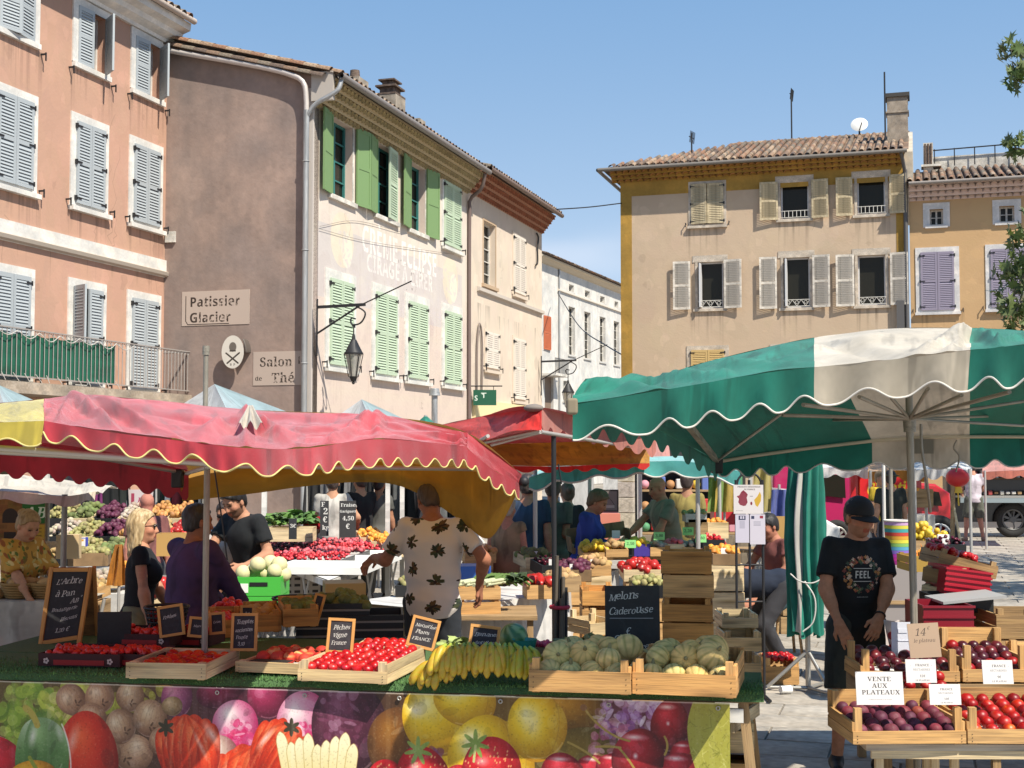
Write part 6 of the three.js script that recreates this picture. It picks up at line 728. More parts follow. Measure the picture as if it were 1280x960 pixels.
leafy('lettuce', 'bushy green lettuce behind the left melon crate', 'lettuce', P(729, 822, 6.75), 0.11, 44, [0.14, 0.22, 0.035]);
leafy('lettuce', 'small pale green cabbage tucked left of the banana slate', 'cabbage', P(566, 812, 6.5), 0.07, 22, [0.40, 0.50, 0.16]);
{ const t = thing('watermelon', 'striped green watermelon behind the banana slate', 'watermelon', P(642, 797, 6.6), 0.4), g = new THREE.SphereGeometry(0.072, 32, 20), p = g.attributes.position, col = new Float32Array(p.count*3);for (let i = 0; i < p.count; i++) { const th = Math.atan2(p.getZ(i), p.getX(i)), s = Math.sin(th*7 + 1.5*noise3(p.getX(i)*40, p.getY(i)*40, p.getZ(i)*40));const k = sstep(-0.3, 0.5, s); col.set([lerp(0.05, 0.22, k), lerp(0.16, 0.36, k), lerp(0.05, 0.15, k)], i*3); } g.setAttribute('color', new THREE.BufferAttribute(col, 3)); mesh(t, 'rind', g, std([1, 1, 1], 0.35, { vertexColors: true })); t.rotation.z = 0.5;
const b = thing('plastic_bowl', 'teal plastic bowl right of the watermelon', 'bowl', P(656, 815, 6.5)); mesh(b, 'bowl', new THREE.LatheGeometry([[0, 0], [0.03, 0], [0.05, 0.02], [0.06, 0.06], [0.063, 0.062], [0.056, 0.058], [0.045, 0.02], [0, 0.006]].map((a)=>new THREE.Vector2(...a)), 24), std([0.02, 0.24, 0.20], 0.4)); }
{ const t = thing('berry_box', 'little box of pink berries between the poles and the lettuce', 'berries', P(679, 818, 6.7)); mesh(t, 'box', [bx(0.12, 0.04, 0.09, 0, 0.02, 0)], M.card);const pts = [];for (let i = 0; i < 50; i++) pts.push(V(rr(-0.05, 0.05), 0.045 + rr(0, 0.015), rr(-0.04, 0.04))); heap(t, 'berries', new THREE.SphereGeometry(0.011, 7, 6), phy([0.6, 0.05, 0.12], 0.4), pts); }
for (let i = 0; i < 5; i++) { const A = TF.at(TF.w - 0.36, -TH_ + i*0.15, -0.25 - 0.02*(i % 2)), B = TF.at(TF.w - 0.02, -TH_ + i*0.15, -0.27); crate('wooden_crate', ['lowest', 'second lowest', 'middle', 'second highest', 'topmost'][i] + ' crate of the stack stored under the corner of the stall', A, B, 0.5, { hf: 0.1, hs: 0.14, hb: 0.12, post: 0.145, mat: i % 2 ? M.wood : M.woodPale }); }
{ const t = thing('pole_bundle', 'bundle of dark canopy poles strapped upright behind the stall', 'poles', XZ(697, 7.6).setY(0)); [[-0.035, 0.01], [-0.01, -0.015], [0.015, 0.012], [0.036, -0.008], [0.0, 0.03]].forEach(([x, z], i)=>mesh(t, 'pole', rod(V(x*1.2, 0, z), V(x*0.7 + 0.02, 1.42 - 0.06*i, z*0.6), 0.011, 8), i % 2 ? M.iron : std([0.10, 0.08, 0.06], 0.6))); mesh(t, 'strap', new THREE.TorusGeometry(0.05, 0.012, 6, 16).rotateX(Math.PI / 2).translate(0.01, 1.13, 0), std([0.4, 0.02, 0.05], 0.7)); }
// ================================================================ RIGHT HAND FRUIT STALL
{
const H = 0.70, fA = GP(1090, 930, H), fB = GP(1330, 931, H), F = frameAB(fA, fB), t = thing('trestle_bench', 'pale wooden trestle carrying the plum and nectarine trays', 'table', fA, F.phi), w = F.w;
for (let i = 0; i < 4; i++) mesh(t, 'plank', bx(w + 0.05, 0.03, 0.14, w / 2, -0.016, -0.075 - i*0.15, R()*2), std([0.62, 0.55, 0.45], 0.8, { map: rep(T.wood, 0.8, 0.3) })); mesh(t, 'apron', bx(w, 0.035, 0.02, w / 2, -0.05, -0.02), M.woodPale);
for (const x of [0.05, 0.33, 0.42, 0.8]) mesh(t, 'leg', bx(0.035, H - 0.07, 0.035, x, -0.07 - (H - 0.07) / 2, -0.08 - (x > 0.3 ? 0.1 : 0)), M.woodPale); mesh(t, 'back_leg', bx(0.035, H - 0.03, 0.035, 0.4, -0.03 - (H - 0.03) / 2, -0.55), M.woodPale);
const riser = GP(1080, 905, 0.76); mesh(t, 'riser', bx(w, 0.16, 0.38, w / 2 + 0.11, 0.085, -0.78), M.woodOld); mesh(t, 'rear_leg', [bx(0.04, H, 0.04, 0.3, -H / 2, -0.9), bx(0.04, H, 0.04, w, -H / 2, -0.9)], M.woodOld);
const a0 = GP(1066.5, 932, H + 0.004), a1 = GP(1208, 931, H + 0.004), o = { hf: 0.055, hs: 0.10, hb: 0.175, post: 0.16, mat: M.wood, liner: true, nails: true, cat: 'tray' };
const A = crate('fruit_tray', 'lower left tray of dusky plums in front of the VENTE AUX PLATEAUX card', a0, a1, 0.42, o), g1 = fruitGeo(0.033, 0.1, 16), g2 = fruitGeo(0.031, 0.1, 14);
pile('plum', 'dusky red plum in the lower left tray', 'plum', 'plums in the lower left tray', g1, FM.plum, gridPts(A, 0.055, A.w - 0.055, 7, -0.05, -0.36, 5, (i, j)=>0.055 + 0.012*j, 0.004, false));
const D = crate('fruit_tray', 'lower right tray of bright red nectarines at the right edge', GP(1210, 931, H + 0.004), GP(1362, 932, H + 0.004), 0.46, { ...o, hf: 0.062 }); pile('nectarine', 'bright red and orange nectarine in the lower right tray', 'nectarine', 'nectarines in the lower right tray', g1, FM.nect, gridPts(D, 0.05, D.w - 0.05, 7, -0.05, -0.42, 6, (i, j)=>0.06 + 0.013*j, 0.005));
const ty = H + 0.17, B = crate('fruit_tray', 'upper left tray of dark plums behind the price card', F.at(0.1, 0.17, -0.6), F.at(0.585, 0.17, -0.6), 0.36, { ...o, hf: 0.05, hb: 0.06, hs: 0.08, post: 0.16 }); pile('plum', 'very dark plum in the upper left tray', 'plum', 'plums in the upper left tray', g1, FM.dark, gridPts(B, 0.055, B.w - 0.05, 6, -0.06, -0.34, 4, (i, j)=>0.06 + 0.016*j, 0.005));
const C = crate('fruit_tray', 'upper right tray of dark nectarines with a raised back board', F.at(0.6, 0.17, -0.6), F.at(0.93, 0.17, -0.6), 0.42, { ...o, hf: 0.06, hb: 0.22, hs: 0.12, post: 0.18 }); pile('nectarine', 'dark red nectarine in the upper right tray', 'nectarine', 'nectarines in the upper right tray', g1, FM.dark.concat(FM.nect.slice(1, 2)), gridPts(C, 0.05, C.w - 0.05, 5, -0.06, -0.34, 5, (i, j)=>0.06 + 0.018*j, 0.004));
const E = crate('fruit_tray', 'middle tray of red plums between the two lower price cards', F.at(0.2, 0.17 - 0.05, -0.5), F.at(0.5, 0.17 - 0.05, -0.5), 0.1, { ...o, hf: 0.03, hb: 0.03, hs: 0.03, post: 0.04 }); pile('plum', 'red plum in the middle tray between the cards', 'plum', 'plums in the middle tray', g2, FM.nect.slice(1), gridPts(E, 0.04, E.w - 0.03, 4, -0.02, -0.07, 2, (i, j)=>0.05 + 0.035*j, 0.002, false));
const hid = crate('fruit_tray', 'tray standing at the far right behind the red nectarines', F.at(0.95, 0.17, -0.6), F.at(1.28, 0.17, -0.6), 0.4, { ...o, hb: 0.15 });
const card = (label, px0, px1, y0, y1, d, draw, bg = 'rgb(226,222,220)', rot = 0)=>{ const c = P((px0 + px1) / 2, y1, d), w = (px1 - px0) / FOCAL*d, h = (y1 - y0) / FOCAL*d, t = thing('price_card', label, 'price card', c, 0.03), W = 512, Hh = Math.round(512*h / w);const tx = canvasTex(W, Hh, (x)=>{ x.fillStyle = bg; x.fillRect(0, 0, W, Hh); x.fillStyle = 'rgb(50,44,46)'; x.textAlign = 'center'; draw(x, W, Hh); });const b = mesh(t, 'card', bx(w, h, 0.003, 0, h / 2, 0), M.paper), f = mesh(t, 'printed_face', new THREE.PlaneGeometry(w, h).translate(0, h / 2, 0.003), std([0.84, 0.84, 0.84], 0.7, { map: tx })); t.rotation.x = -0.16; t.rotation.z = rot; return t; };
card('white card reading VENTE AUX PLATEAUX', 1071, 1130, 841, 881, 6.02, (x, W, H)=>{ x.font = `bold ${H*0.19 | 0}px serif`; x.save(); x.scale(1.15, 1); x.fillText('VENTE', W / 2 / 1.15, H*0.29); x.fillText('AUX', W / 2 / 1.15, H*0.49); x.fillText('PLATEAUX', W*0.52 / 1.15, H*0.69); x.restore(); x.font = `${H*0.055 | 0}px sans-serif`; x.fillStyle = 'rgb(120,110,112)'; x.fillText('CORRESPONDANCE AU POIDS', W / 2, H*0.86); });
const pr = (n)=>(x, W, H)=>{ x.font = `bold ${H*0.15 | 0}px serif`; x.fillText('FRANCE', W*0.55, H*0.3); x.font = `${H*0.12 | 0}px serif`; x.fillText('NECTARINES', W*0.52, H*0.48); x.font = `bold ${H*0.15 | 0}px serif`; x.fillText(n, W*0.54, H*0.76); x.font = `bold ${H*0.1 | 0}px serif`; x.fillText('LE PLATEAU', W*0.54, H*0.93); x.fillStyle = 'rgb(190,110,110)'; x.font = `${H*0.1 | 0}px serif`; x.fillText('*', W*0.16, H*0.34); x.fillText('*', W*0.86, H*0.32); };
card('white price card reading 12 over the dark plums', 1133, 1171, 825, 853.5, 6.1, pr('12€')); card('white price card reading 14 right of the VENTE card', 1162.5, 1201.5, 856, 881, 6.0, pr('14€')); card('white price card reading 9 in the upper right tray', 1229, 1267, 826, 855, 6.1, pr('9€'));
card('brown card handwritten 14€ le plateau', 1138, 1177, 780, 822, 6.5, (x, W, H)=>{ x.fillStyle = 'rgb(70,58,50)'; x.font = `italic ${H*0.3 | 0}px serif`; x.fillText('14', W*0.38, H*0.36); x.font = `italic ${H*0.14 | 0}px serif`; x.fillText('€', W*0.66, H*0.2); x.font = `italic ${H*0.14 | 0}px serif`; x.fillText('le plateau', W*0.5, H*0.55); }, 'rgb(178,152,128)', 0.05);
const sh = P(1128, 818, 6.9); solo('paper_sheets', 'white sheets standing beside the brown price card', 'papers', [bx(0.11, 0.17, 0.004, 0, 0.08, 0), bx(0.05, 0.02, 0.002, 0.0, 0.12, 0.004), bx(0.09, 0.003, 0.002, 0, 0.07, 0.004)], std([0.62, 0.64, 0.72], 0.7), sh); solo('printed_bag', 'pale plastic bag printed with red flowers beside the cap wearer’s hip', 'bag', quadGrid((u, v)=>V((u - 0.5)*0.12*(1 - 0.1*v), v*0.2, 0.03*Math.sin(u*9 + v*4)), 16, 10), std([0.8, 0.8, 0.8], 0.6, { side: THREE.DoubleSide, map: canvasTex(128, 192, (x)=>{ x.fillStyle = 'rgb(200,190,186)'; x.fillRect(0, 0, 128, 192); x.fillStyle = 'rgb(150,30,44)';for (const [a, b, r] of [[50, 80, 22], [74, 120, 26], [40, 150, 24], [84, 60, 12]]) { x.beginPath(); x.arc(a, b, r, 0, 7); x.fill(); } }) }), P(1119, 822, 7.3));
}
{
const box = (name, label, cat, px0, px1, yb, d, h, depth, mat, o = {})=>{ const A = P(px0, yb, d), B = P(px1, o.ybr ?? yb, d), F = frameAB(A, B), t = thing(name, label, cat, A, F.phi), w = F.w, th = 0.008; t.rotation.z = o.tilt ?? 0;const ribs = []; mesh(t, 'front', bx(w, h, th, w / 2, h / 2, 0), mat); mesh(t, 'back', bx(w, h, th, w / 2, h / 2, -depth), mat);for (const x of [th / 2, w - th / 2]) mesh(t, 'side', bx(th, h, depth - th*2, x, h / 2, -depth / 2), mat); mesh(t, 'base', bx(w - 2*th, th, depth - th*2, w / 2, th, -depth / 2), mat);if (o.ribs) for (let i = 0; i < o.ribs; i++) mesh(t, 'rim', bx(w + 0.014, 0.012, 0.014, w / 2, h*(i + 1) / o.ribs - 0.006, 0.006), mat); return { t, w, A, at: (x, y, z)=>F.at(x, y, z), F }; };
const red = phy([0.40, 0.008, 0.025], 0.4), dred = phy([0.22, 0.008, 0.02], 0.4), ochre = std([0.34, 0.21, 0.06], 0.85, { map: rep(T.clothStain, 0.5) }), dk = phy([0.02, 0.022, 0.022], 0.4), wh = std([0.55, 0.52, 0.48], 0.7);
box('plastic_crate', 'stack of nested dark red plastic crates behind the brown price card', 'plastic crate', 1155, 1218, 822, 7.4, 0.285, 0.34, dred, { ribs: 5 });
box('plastic_crate', 'tilted stack of nested bright red plastic crates on top of the black crate', 'plastic crate', 1180, 1236, 742, 8.0, 0.16, 0.36, red, { ribs: 5, tilt: -0.13 });
box('plastic_crate', 'black plastic crate with a grey rim under the tilted red crates', 'plastic crate', 1176, 1242, 766, 7.7, 0.085, 0.4, dk);const lid = P(1158, 759, 7.6); solo('grey_tray', 'grey tray sloping from the black plastic crate', 'tray', bx(0.36, 0.015, 0.34).rotateZ(0.1), std([0.36, 0.36, 0.36], 0.5), P(1206, 746, 7.7));
crate('wooden_crate', 'slatted wooden crate at the foot of the red crates', P(1218, 822, 7.5), P(1246, 822, 7.5), 0.35, { hf: 0.11, hs: 0.14, hb: 0.14, post: 0.16, mat: M.woodOld }); crate('wooden_crate', 'wide wooden crate at the right edge behind the nectarines', P(1246, 800, 7.4), P(1330, 800, 7.4), 0.4, { hf: 0.13, hs: 0.14, hb: 0.14, post: 0.17, mat: M.woodOld });
crate('wooden_crate', 'wooden crate beneath the wide crate at the right edge', P(1226, 845, 7.2), P(1330, 845, 7.2), 0.45, { hf: 0.18, hs: 0.18, hb: 0.18, post: 0.2, mat: M.woodOld });
const ck = crate('wooden_crate', 'tilted open wooden crate of radishes on top of the right hand heap', P(1172, 706, 8.4), P(1247, 726, 8.4), 0.4, { hf: 0.075, hs: 0.09, hb: 0.09, post: 0.11, mat: M.woodOld }); pile('radish', 'pink radish in the tilted crate', 'radish', 'radishes in the tilted crate', fruitGeo(0.022, 0.05, 10), FM.radish, Array.from({ length: 46 }, ()=>{ const x = rr(0.03, ck.w - 0.1); return ck.at(x, 0.09 + rr(0, 0.035) - x*0.29, -rr(0.03, 0.36)); }));
ck.t.rotation.z = -0.26; solo('lilac_sheet', 'lilac paper sheet behind the radishes', 'paper', bx(0.17, 0.05, 0.006), std([0.35, 0.34, 0.52], 0.7), P(1187, 693, 8.75));
const chairM = std([0.45, 0.40, 0.30], 0.7);for (let i = 0; i < 5; i++) crate('wooden_crate', ['lowest', 'second', 'third', 'fourth', 'topmost'][i] + ' tipped crate in the pile left of the red plastic crates', P(1146 + i*1.5, 815 - i*22, 8.2), P(1182 + i*2, 818 - i*22, 8.1), 0.4, { hf: 0.085, hs: 0.09, hb: 0.09, post: 0.1, mat: i % 2 ? M.woodPale : M.woodOld }).t.rotation.z = -0.12;
crate('wooden_crate', 'ochre crate of carrots behind the canopy pole', P(1140, 716, 10.2), P(1174, 716, 10.2), 0.4, { hf: 0.12, hs: 0.12, hb: 0.12, post: 0.13, mat: std([0.36, 0.22, 0.04], 0.85) });const cg = new THREE.ConeGeometry(0.018, 0.2, 7); pile('carrot', 'orange carrot in the ochre crate', 'carrot', 'carrots behind the canopy pole', cg, FM.orange, Array.from({ length: 26 }, ()=>P(rr(1142, 1174), rr(694, 702), rr(10.3, 10.5))));
const tb = thing('side_table', 'low cloth covered table under the crate heap', 'table', P(1205, 835, 8.2).setY(0)); mesh(tb, 'table_top', bx(1.5, 0.03, 1.3, 0.25, 0.72, -0.15), M.woodOld);for (const [x, z] of [[-0.45, 0.4], [0.95, 0.4], [-0.45, -0.7], [0.95, -0.7]]) mesh(tb, 'leg', bx(0.05, 0.7, 0.05, x, 0.35, z), M.woodOld);
const rb = thing('rainbow_basket', 'tall woven basket striped in rainbow colours beside the far canopy pole', 'basket', P(1123, 722, 11.5).setY(P(1123, 705, 11.5).y));const cols = [[0.35, 0.02, 0.2], [0.5, 0.02, 0.25], [0.42, 0.03, 0.35], [0.2, 0.12, 0.45], [0.08, 0.3, 0.45], [0.2, 0.4, 0.1], [0.6, 0.55, 0.05], [0.6, 0.3, 0.03], [0.5, 0.05, 0.03], [0.05, 0.3, 0.3], [0.55, 0.5, 0.05], [0.5, 0.3, 0.5]]; cols.forEach((c, i)=>mesh(rb, 'stripe', new THREE.CylinderGeometry(0.098 + i*0.0015, 0.097 + i*0.0015, 0.029, 20).translate(0, 0.015 + i*0.0305, 0), std(c, 0.75))); mesh(rb, 'rim', new THREE.TorusGeometry(0.116, 0.008, 6, 24).rotateX(Math.PI / 2).translate(0, 0.372, 0), std([0.6, 0.58, 0.5], 0.7));
const pl = thing('basket_stand', 'pale box that carries the rainbow basket', 'stand', rb.position.clone().setY(0)); mesh(pl, 'box', rbox(0.6, rb.position.y - 0.002, 0.5, 0.02, 0.1, rb.position.y / 2, 0), std([0.26, 0.23, 0.22], 0.8)); mesh(pl, 'shelf_edge', bx(0.64, 0.03, 0.54, 0.1, rb.position.y - 0.3, 0), M.woodOld);
}
for (let i = 0; i < 10; i++) { const y = i*0.142, dx = [0, 1, -1, 2, 0, -1, 1, 0, 2, -1][i]*0.004, ord = ['bottom', 'second', 'third', 'fourth', 'fifth', 'sixth', 'seventh', 'eighth', 'ninth', 'top'][i];const A = XZ(826, 8).setY(y).add(V(dx, 0, 0)), B = XZ(888, 8.02).setY(y).add(V(dx, 0, 0)); crate('wooden_crate', ord + ' crate of the tall stack behind the melons', A, B, 0.48, { hf: i % 3 === 1 ? 0.1 : 0.132, hs: 0.115, hb: 0.12, post: 0.141, mat: [M.woodOrange, M.woodOrange, M.woodWarm][i % 3], rot: 12 }); }
for (const [px0, px1, yb, d, lab, h] of [[903, 948, 786, 8.8, 'small pale tray on the crates beside the tall stack', 0.09], [905, 952, 815, 8.6, 'dark sided crate beside the tall stack', 0.12], [957, 999, 846, 11.6, 'upright crate of red plums near the folded parasol', 0.22], [916, 952, 850, 8.9, 'lowest crate beside the tall stack', 0.15]]) { const c = crate('wooden_crate', lab, P(px0, yb, d), P(px1, yb - 2, d), 0.34, { hf: h*0.7, hs: h, hb: h, post: h + 0.01, mat: h > 0.2 ? M.wood : M.woodPale });if (h > 0.2) { c.t.position.y = 0.0; pile('plum', 'pinkish plum in the upright crate by the folded parasol', 'plum', 'plums in the upright crate', fruitGeo(0.026, 0.1, 8), FM.radish, gridPts(c, 0.04, c.w - 0.04, 5, -0.05, -0.3, 5, h + 0.0 - c.A.y, 0.006)); } }
{
const t = thing('poster_rack', 'dark metal rack carrying a map poster and two notices', 'rack', XZ(936, 11).setY(0)), X0 = -0.11, X1 = 0.11, y = (py)=>P(936, py, 11).y;const g = [];for (const x of [X0, 0, X1]) mesh(t, 'upright', rod(V(x, 0, 0), V(x, y(600), 0), 0.011, 8), M.iron); mesh(t, 'top_loop', new THREE.TorusGeometry(0.1, 0.009, 6, 16, Math.PI).translate(0, y(606), 0), M.iron);for (const py of [706, 752]) mesh(t, 'rung', rod(V(X0, y(py), 0), V(X1, y(py), 0), 0.008, 6), M.iron);for (const s of [-1, 1]) mesh(t, 'foot', rod(V(s*0.11, 0.02, -0.25), V(s*0.11, 0.02, 0.25), 0.014, 6), M.iron);
const page = (name, px0, px1, y0, y1, draw, lab)=>{ const w = (px1 - px0) / FOCAL*11, h = (y0 - y1) / -FOCAL*11, tx = canvasTex(256, Math.round(256*h / w), draw), m = mesh(t, name, new THREE.BoxGeometry(w, h, 0.004).translate(((px0 + px1) / 2 - 936) / FOCAL*11, y((y0 + y1) / 2), 0.02), std([0.82, 0.82, 0.82], 0.7, { map: tx })); m.userData.label = lab; };
page('poster', 916, 953, 606, 642, (x, W, H)=>{ x.fillStyle = 'rgb(222,214,212)'; x.fillRect(0, 0, W, H); x.fillStyle = 'rgb(70,60,60)'; x.font = 'bold 18px sans-serif'; x.fillText('PRODUITS RÉGIONAUX', 34, 24); x.fillText('DE FRANCE', 90, 46); x.fillStyle = 'rgb(128,30,50)'; x.beginPath(); [[66, 62], [84, 46], [108, 66], [122, 84], [112, 110], [120, 150], [104, 178], [84, 182], [54, 172], [40, 150], [46, 120], [26, 98], [48, 92]].forEach(([a, b], i)=>(i ? x.lineTo(a, b) : x.moveTo(a, b))); x.fill(); x.strokeStyle = 'rgba(222,190,190,0.6)'; x.lineWidth = 1.5;for (let i = 0; i < 7; i++) { x.beginPath(); x.moveTo(40 + i*11, 70); x.lineTo(50 + i*9, 175); x.stroke(); } x.fillStyle = 'rgb(206,164,50)'; x.beginPath(); [[226, 60], [238, 90], [234, 140], [206, 190], [188, 176], [176, 130], [204, 100]].forEach(([a, b], i)=>(i ? x.lineTo(a, b) : x.moveTo(a, b))); x.fill(); x.fillStyle = 'rgb(60,50,50)'; x.fillRect(140, 96, 26, 4); x.fillStyle = 'rgb(128,30,50)'; x.beginPath(); x.ellipse(152, 160, 9, 15, 0, 0, 7); x.fill(); x.font = '12px sans-serif'; x.fillStyle = 'rgb(90,80,80)'; x.fillText('les terroirs', 20, 226); }, 'poster with a red map and a yellow map');
page('notice', 918, 935, 643, 678, (x, W, H)=>{ x.fillStyle = 'rgb(206,200,214)'; x.fillRect(0, 0, W, H); x.fillStyle = 'rgb(50,54,84)'; x.fillRect(60, 24, 130, 80); x.fillStyle = 'rgb(206,200,214)'; x.fillRect(90, 34, 30, 50); x.fillRect(136, 34, 30, 50); x.fillStyle = 'rgb(110,110,130)';for (let i = 0; i < 8; i++) x.fillRect(76, 124 + i*18, 100, 6); });
page('notice', 936, 955, 643, 680, (x, W, H)=>{ x.fillStyle = 'rgb(210,203,214)'; x.fillRect(0, 0, W, H); x.fillStyle = 'rgb(50,54,84)'; x.fillRect(22, 26, 52, 50); x.fillStyle = 'rgb(150,40,60)'; x.fillRect(166, 22, 56, 46); x.fillStyle = 'rgb(110,110,130)';for (let i = 0; i < 4; i++) x.fillRect(60, 120 + i*20, 120, 6); });
const p = thing('folded_parasol', 'closed green and white market parasol hanging in folds beside the man in the cap', 'parasol', XZ(1007, 11.3).setY(0)), yy = (py)=>P(1007, py, 11.3).y, prof = (v)=>lerp(0.145, 0.175, v)*(1 + 0.12*Math.sin(v*5)), top = yy(578), bot = yy(792);
const skin = (u0, u1, m, n)=>mesh(p, n, quadGrid((s, v)=>{ const u = lerp(u0, u1, s), a = u*6.283, r = prof(v)*(0.82 + 0.18*Math.cos(a*11 + 2.0*Math.sin(v*4)) + 0.05*noise3(u*20, v*8, 3)); return V(Math.sin(a)*r - 0.02*v, lerp(top, bot, v) + 0.03*v*Math.sin(a*5), Math.cos(a)*r); }, Math.round((u1 - u0)*130), 30, 1, 1.4), m); skin(0.93, 1.86, C_.green, 'green_cloth'); skin(0.86, 0.93, clothM([0.72, 0.70, 0.66], 0.15), 'white_stripe');
mesh(p, 'pole', rod(V(0, 0.05, 0), V(0, top + 0.2, 0), 0.022, 10), M.steel);for (let i = 0; i < 3; i++) { const a = i*2.1 + 0.4; mesh(p, 'foot', rod(V(0, 0.34, 0), V(Math.sin(a)*0.34, 0.03, Math.cos(a)*0.34), 0.016, 8), M.steel); mesh(p, 'foot_bar', rod(V(0, 0.03, 0), V(Math.sin(a)*0.34, 0.03, Math.cos(a)*0.34), 0.014, 8), M.steel); }
mesh(p, 'cord', [tube([V(-0.16, yy(716), 0.1), V(-0.1, yy(724), 0.17), V(0.0, yy(726), 0.19), V(0.1, yy(720), 0.17)], 0.006, 30, 5), tube([V(-0.06, yy(724), 0.18), V(0.02, yy(745), 0.19), V(0, yy(775), 0.19), V(-0.08, yy(786), 0.18)], 0.007, 20, 5)], M.white);
}
// ================================================================ PEOPLE
function sdfMesh(prims, cell, o = {}) {
const lo = V(1e9, 1e9, 1e9), hi = V(-1e9, -1e9, -1e9), pad = 0.03 + cell*2;
for (const p of prims) { p.k = p.k ?? 0.03;if (p.b) { const r = Math.max(p.ra, p.rb); p.lo = V(Math.min(p.a.x, p.b.x) - r, Math.min(p.a.y, p.b.y) - r, Math.min(p.a.z, p.b.z) - r); p.hi = V(Math.max(p.a.x, p.b.x) + r, Math.max(p.a.y, p.b.y) + r, Math.max(p.a.z, p.b.z) + r); } else { const r = p.q ? Math.max(...p.r) : 0; p.lo = p.q ? p.c.clone().subScalar(r) : V(p.c.x - p.r[0], p.c.y - p.r[1], p.c.z - p.r[2]); p.hi = p.q ? p.c.clone().addScalar(r) : V(p.c.x + p.r[0], p.c.y + p.r[1], p.c.z + p.r[2]);if (p.q) p.qi = p.q.clone().invert(); } lo.min(p.lo); hi.max(p.hi); }
lo.subScalar(pad); hi.addScalar(pad);const n = [0, 1, 2].map((i)=>Math.ceil((hi.getComponent(i) - lo.getComponent(i)) / cell) + 1), [nx, ny, nz] = n, f = new Float32Array(nx*ny*nz).fill(0.3), t = V(0, 0, 0);
for (const p of prims) {
const m = p.k + cell*2.5, i0 = [0, 1, 2].map((i)=>Math.max(0, Math.floor((p.lo.getComponent(i) - m - lo.getComponent(i)) / cell))), i1 = [0, 1, 2].map((i)=>Math.min(n[i] - 1, Math.ceil((p.hi.getComponent(i) + m - lo.getComponent(i)) / cell)));
const ba = p.b ? p.b.clone().sub(p.a) : null, bb = ba ? Math.max(1e-9, ba.dot(ba)) : 0;
for (let z = i0[2]; z<=i1[2]; z++) for (let y = i0[1]; y<=i1[1]; y++) for (let x = i0[0]; x<=i1[0]; x++) {
const X = lo.x + x*cell, Y = lo.y + y*cell, Z = lo.z + z*cell;let d;
if (ba) { const ax = X - p.a.x, ay = Y - p.a.y, az = Z - p.a.z, h = clamp((ax*ba.x + ay*ba.y + az*ba.z) / bb); d = Math.hypot(ax - ba.x*h, ay - ba.y*h, az - ba.z*h) - lerp(p.ra, p.rb, h); }
else { let ax = X - p.c.x, ay = Y - p.c.y, az = Z - p.c.z;if (p.qi) { t.set(ax, ay, az).applyQuaternion(p.qi); ax = t.x; ay = t.y; az = t.z; } const k0 = Math.hypot(ax / p.r[0], ay / p.r[1], az / p.r[2]), k1 = Math.hypot(ax / p.r[0] ** 2, ay / p.r[1] ** 2, az / p.r[2] ** 2); d = k1 < 1e-6 ? -Math.min(...p.r) : k0*(k0 - 1) / k1; }
if (p.clips) for (const c of p.clips) d = Math.max(d, (X - c.p.x)*c.n.x + (Y - c.p.y)*c.n.y + (Z - c.p.z)*c.n.z);
const q = (z*ny + y)*nx + x;if (p.cut) { f[q] = Math.max(f[q], -d); continue; } const e = Math.max(p.k - Math.abs(f[q] - d), 0) / p.k; f[q] = Math.min(f[q], d) - e*e*p.k*0.25;
}
}
if (o.field) for (let z = 0; z < nz; z++) for (let y = 0; y < ny; y++) for (let x = 0; x < nx; x++) { const q = (z*ny + y)*nx + x;if (Math.abs(f[q]) < 0.12) f[q] = o.field(f[q], lo.x + x*cell, lo.y + y*cell, lo.z + z*cell); }
const vid = new Int32Array(nx*ny*nz).fill(-1), pos = [], idx = [], C8 = [0, 1, nx, nx + 1, nx*ny, nx*ny + 1, nx*ny + nx, nx*ny + nx + 1], E = [[0, 1], [2, 3], [4, 5], [6, 7], [0, 2], [1, 3], [4, 6], [5, 7], [0, 4], [1, 5], [2, 6], [3, 7]];
for (let z = 0; z < nz - 1; z++) for (let y = 0; y < ny - 1; y++) for (let x = 0; x < nx - 1; x++) {
const q = (z*ny + y)*nx + x;let mask = 0;for (let c = 0; c < 8; c++) if (f[q + C8[c]] < 0) mask |= 1 << c;if (mask === 0 || mask === 255) continue;
let sx = 0, sy = 0, sz = 0, k = 0;for (const [a, b] of E) { if (((mask >> a) & 1) === ((mask >> b) & 1)) continue;const va = f[q + C8[a]], vb = f[q + C8[b]], s = va / (va - vb); sx += lerp(a & 1, b & 1, s); sy += lerp((a >> 1) & 1, (b >> 1) & 1, s); sz += lerp(a >> 2, b >> 2, s); k++; }
vid[q] = pos.length / 3; pos.push(lo.x + (x + sx / k)*cell, lo.y + (y + sy / k)*cell, lo.z + (z + sz / k)*cell);
}
const quad = (a, b, c, d, flip)=>{ if (a < 0 || b < 0 || c < 0 || d < 0) return;if (flip) idx.push(a, c, b, a, d, c); else idx.push(a, b, c, a, c, d); };
for (let z = 1; z < nz - 1; z++) for (let y = 1; y < ny - 1; y++) for (let x = 1; x < nx - 1; x++) { const q = (z*ny + y)*nx + x, s = f[q] < 0;if (s !== f[q + 1] < 0) quad(vid[q - nx - nx*ny], vid[q - nx*ny], vid[q], vid[q - nx], !s);if (s !== f[q + nx] < 0) quad(vid[q - 1 - nx*ny], vid[q - 1], vid[q], vid[q - nx*ny], !s);if (s !== f[q + nx*ny] < 0) quad(vid[q - 1 - nx], vid[q - nx], vid[q], vid[q - 1], !s); }
const g = new THREE.BufferGeometry(); g.setAttribute('position', new THREE.Float32BufferAttribute(pos, 3)); g.setIndex(idx); g.computeVertexNormals();
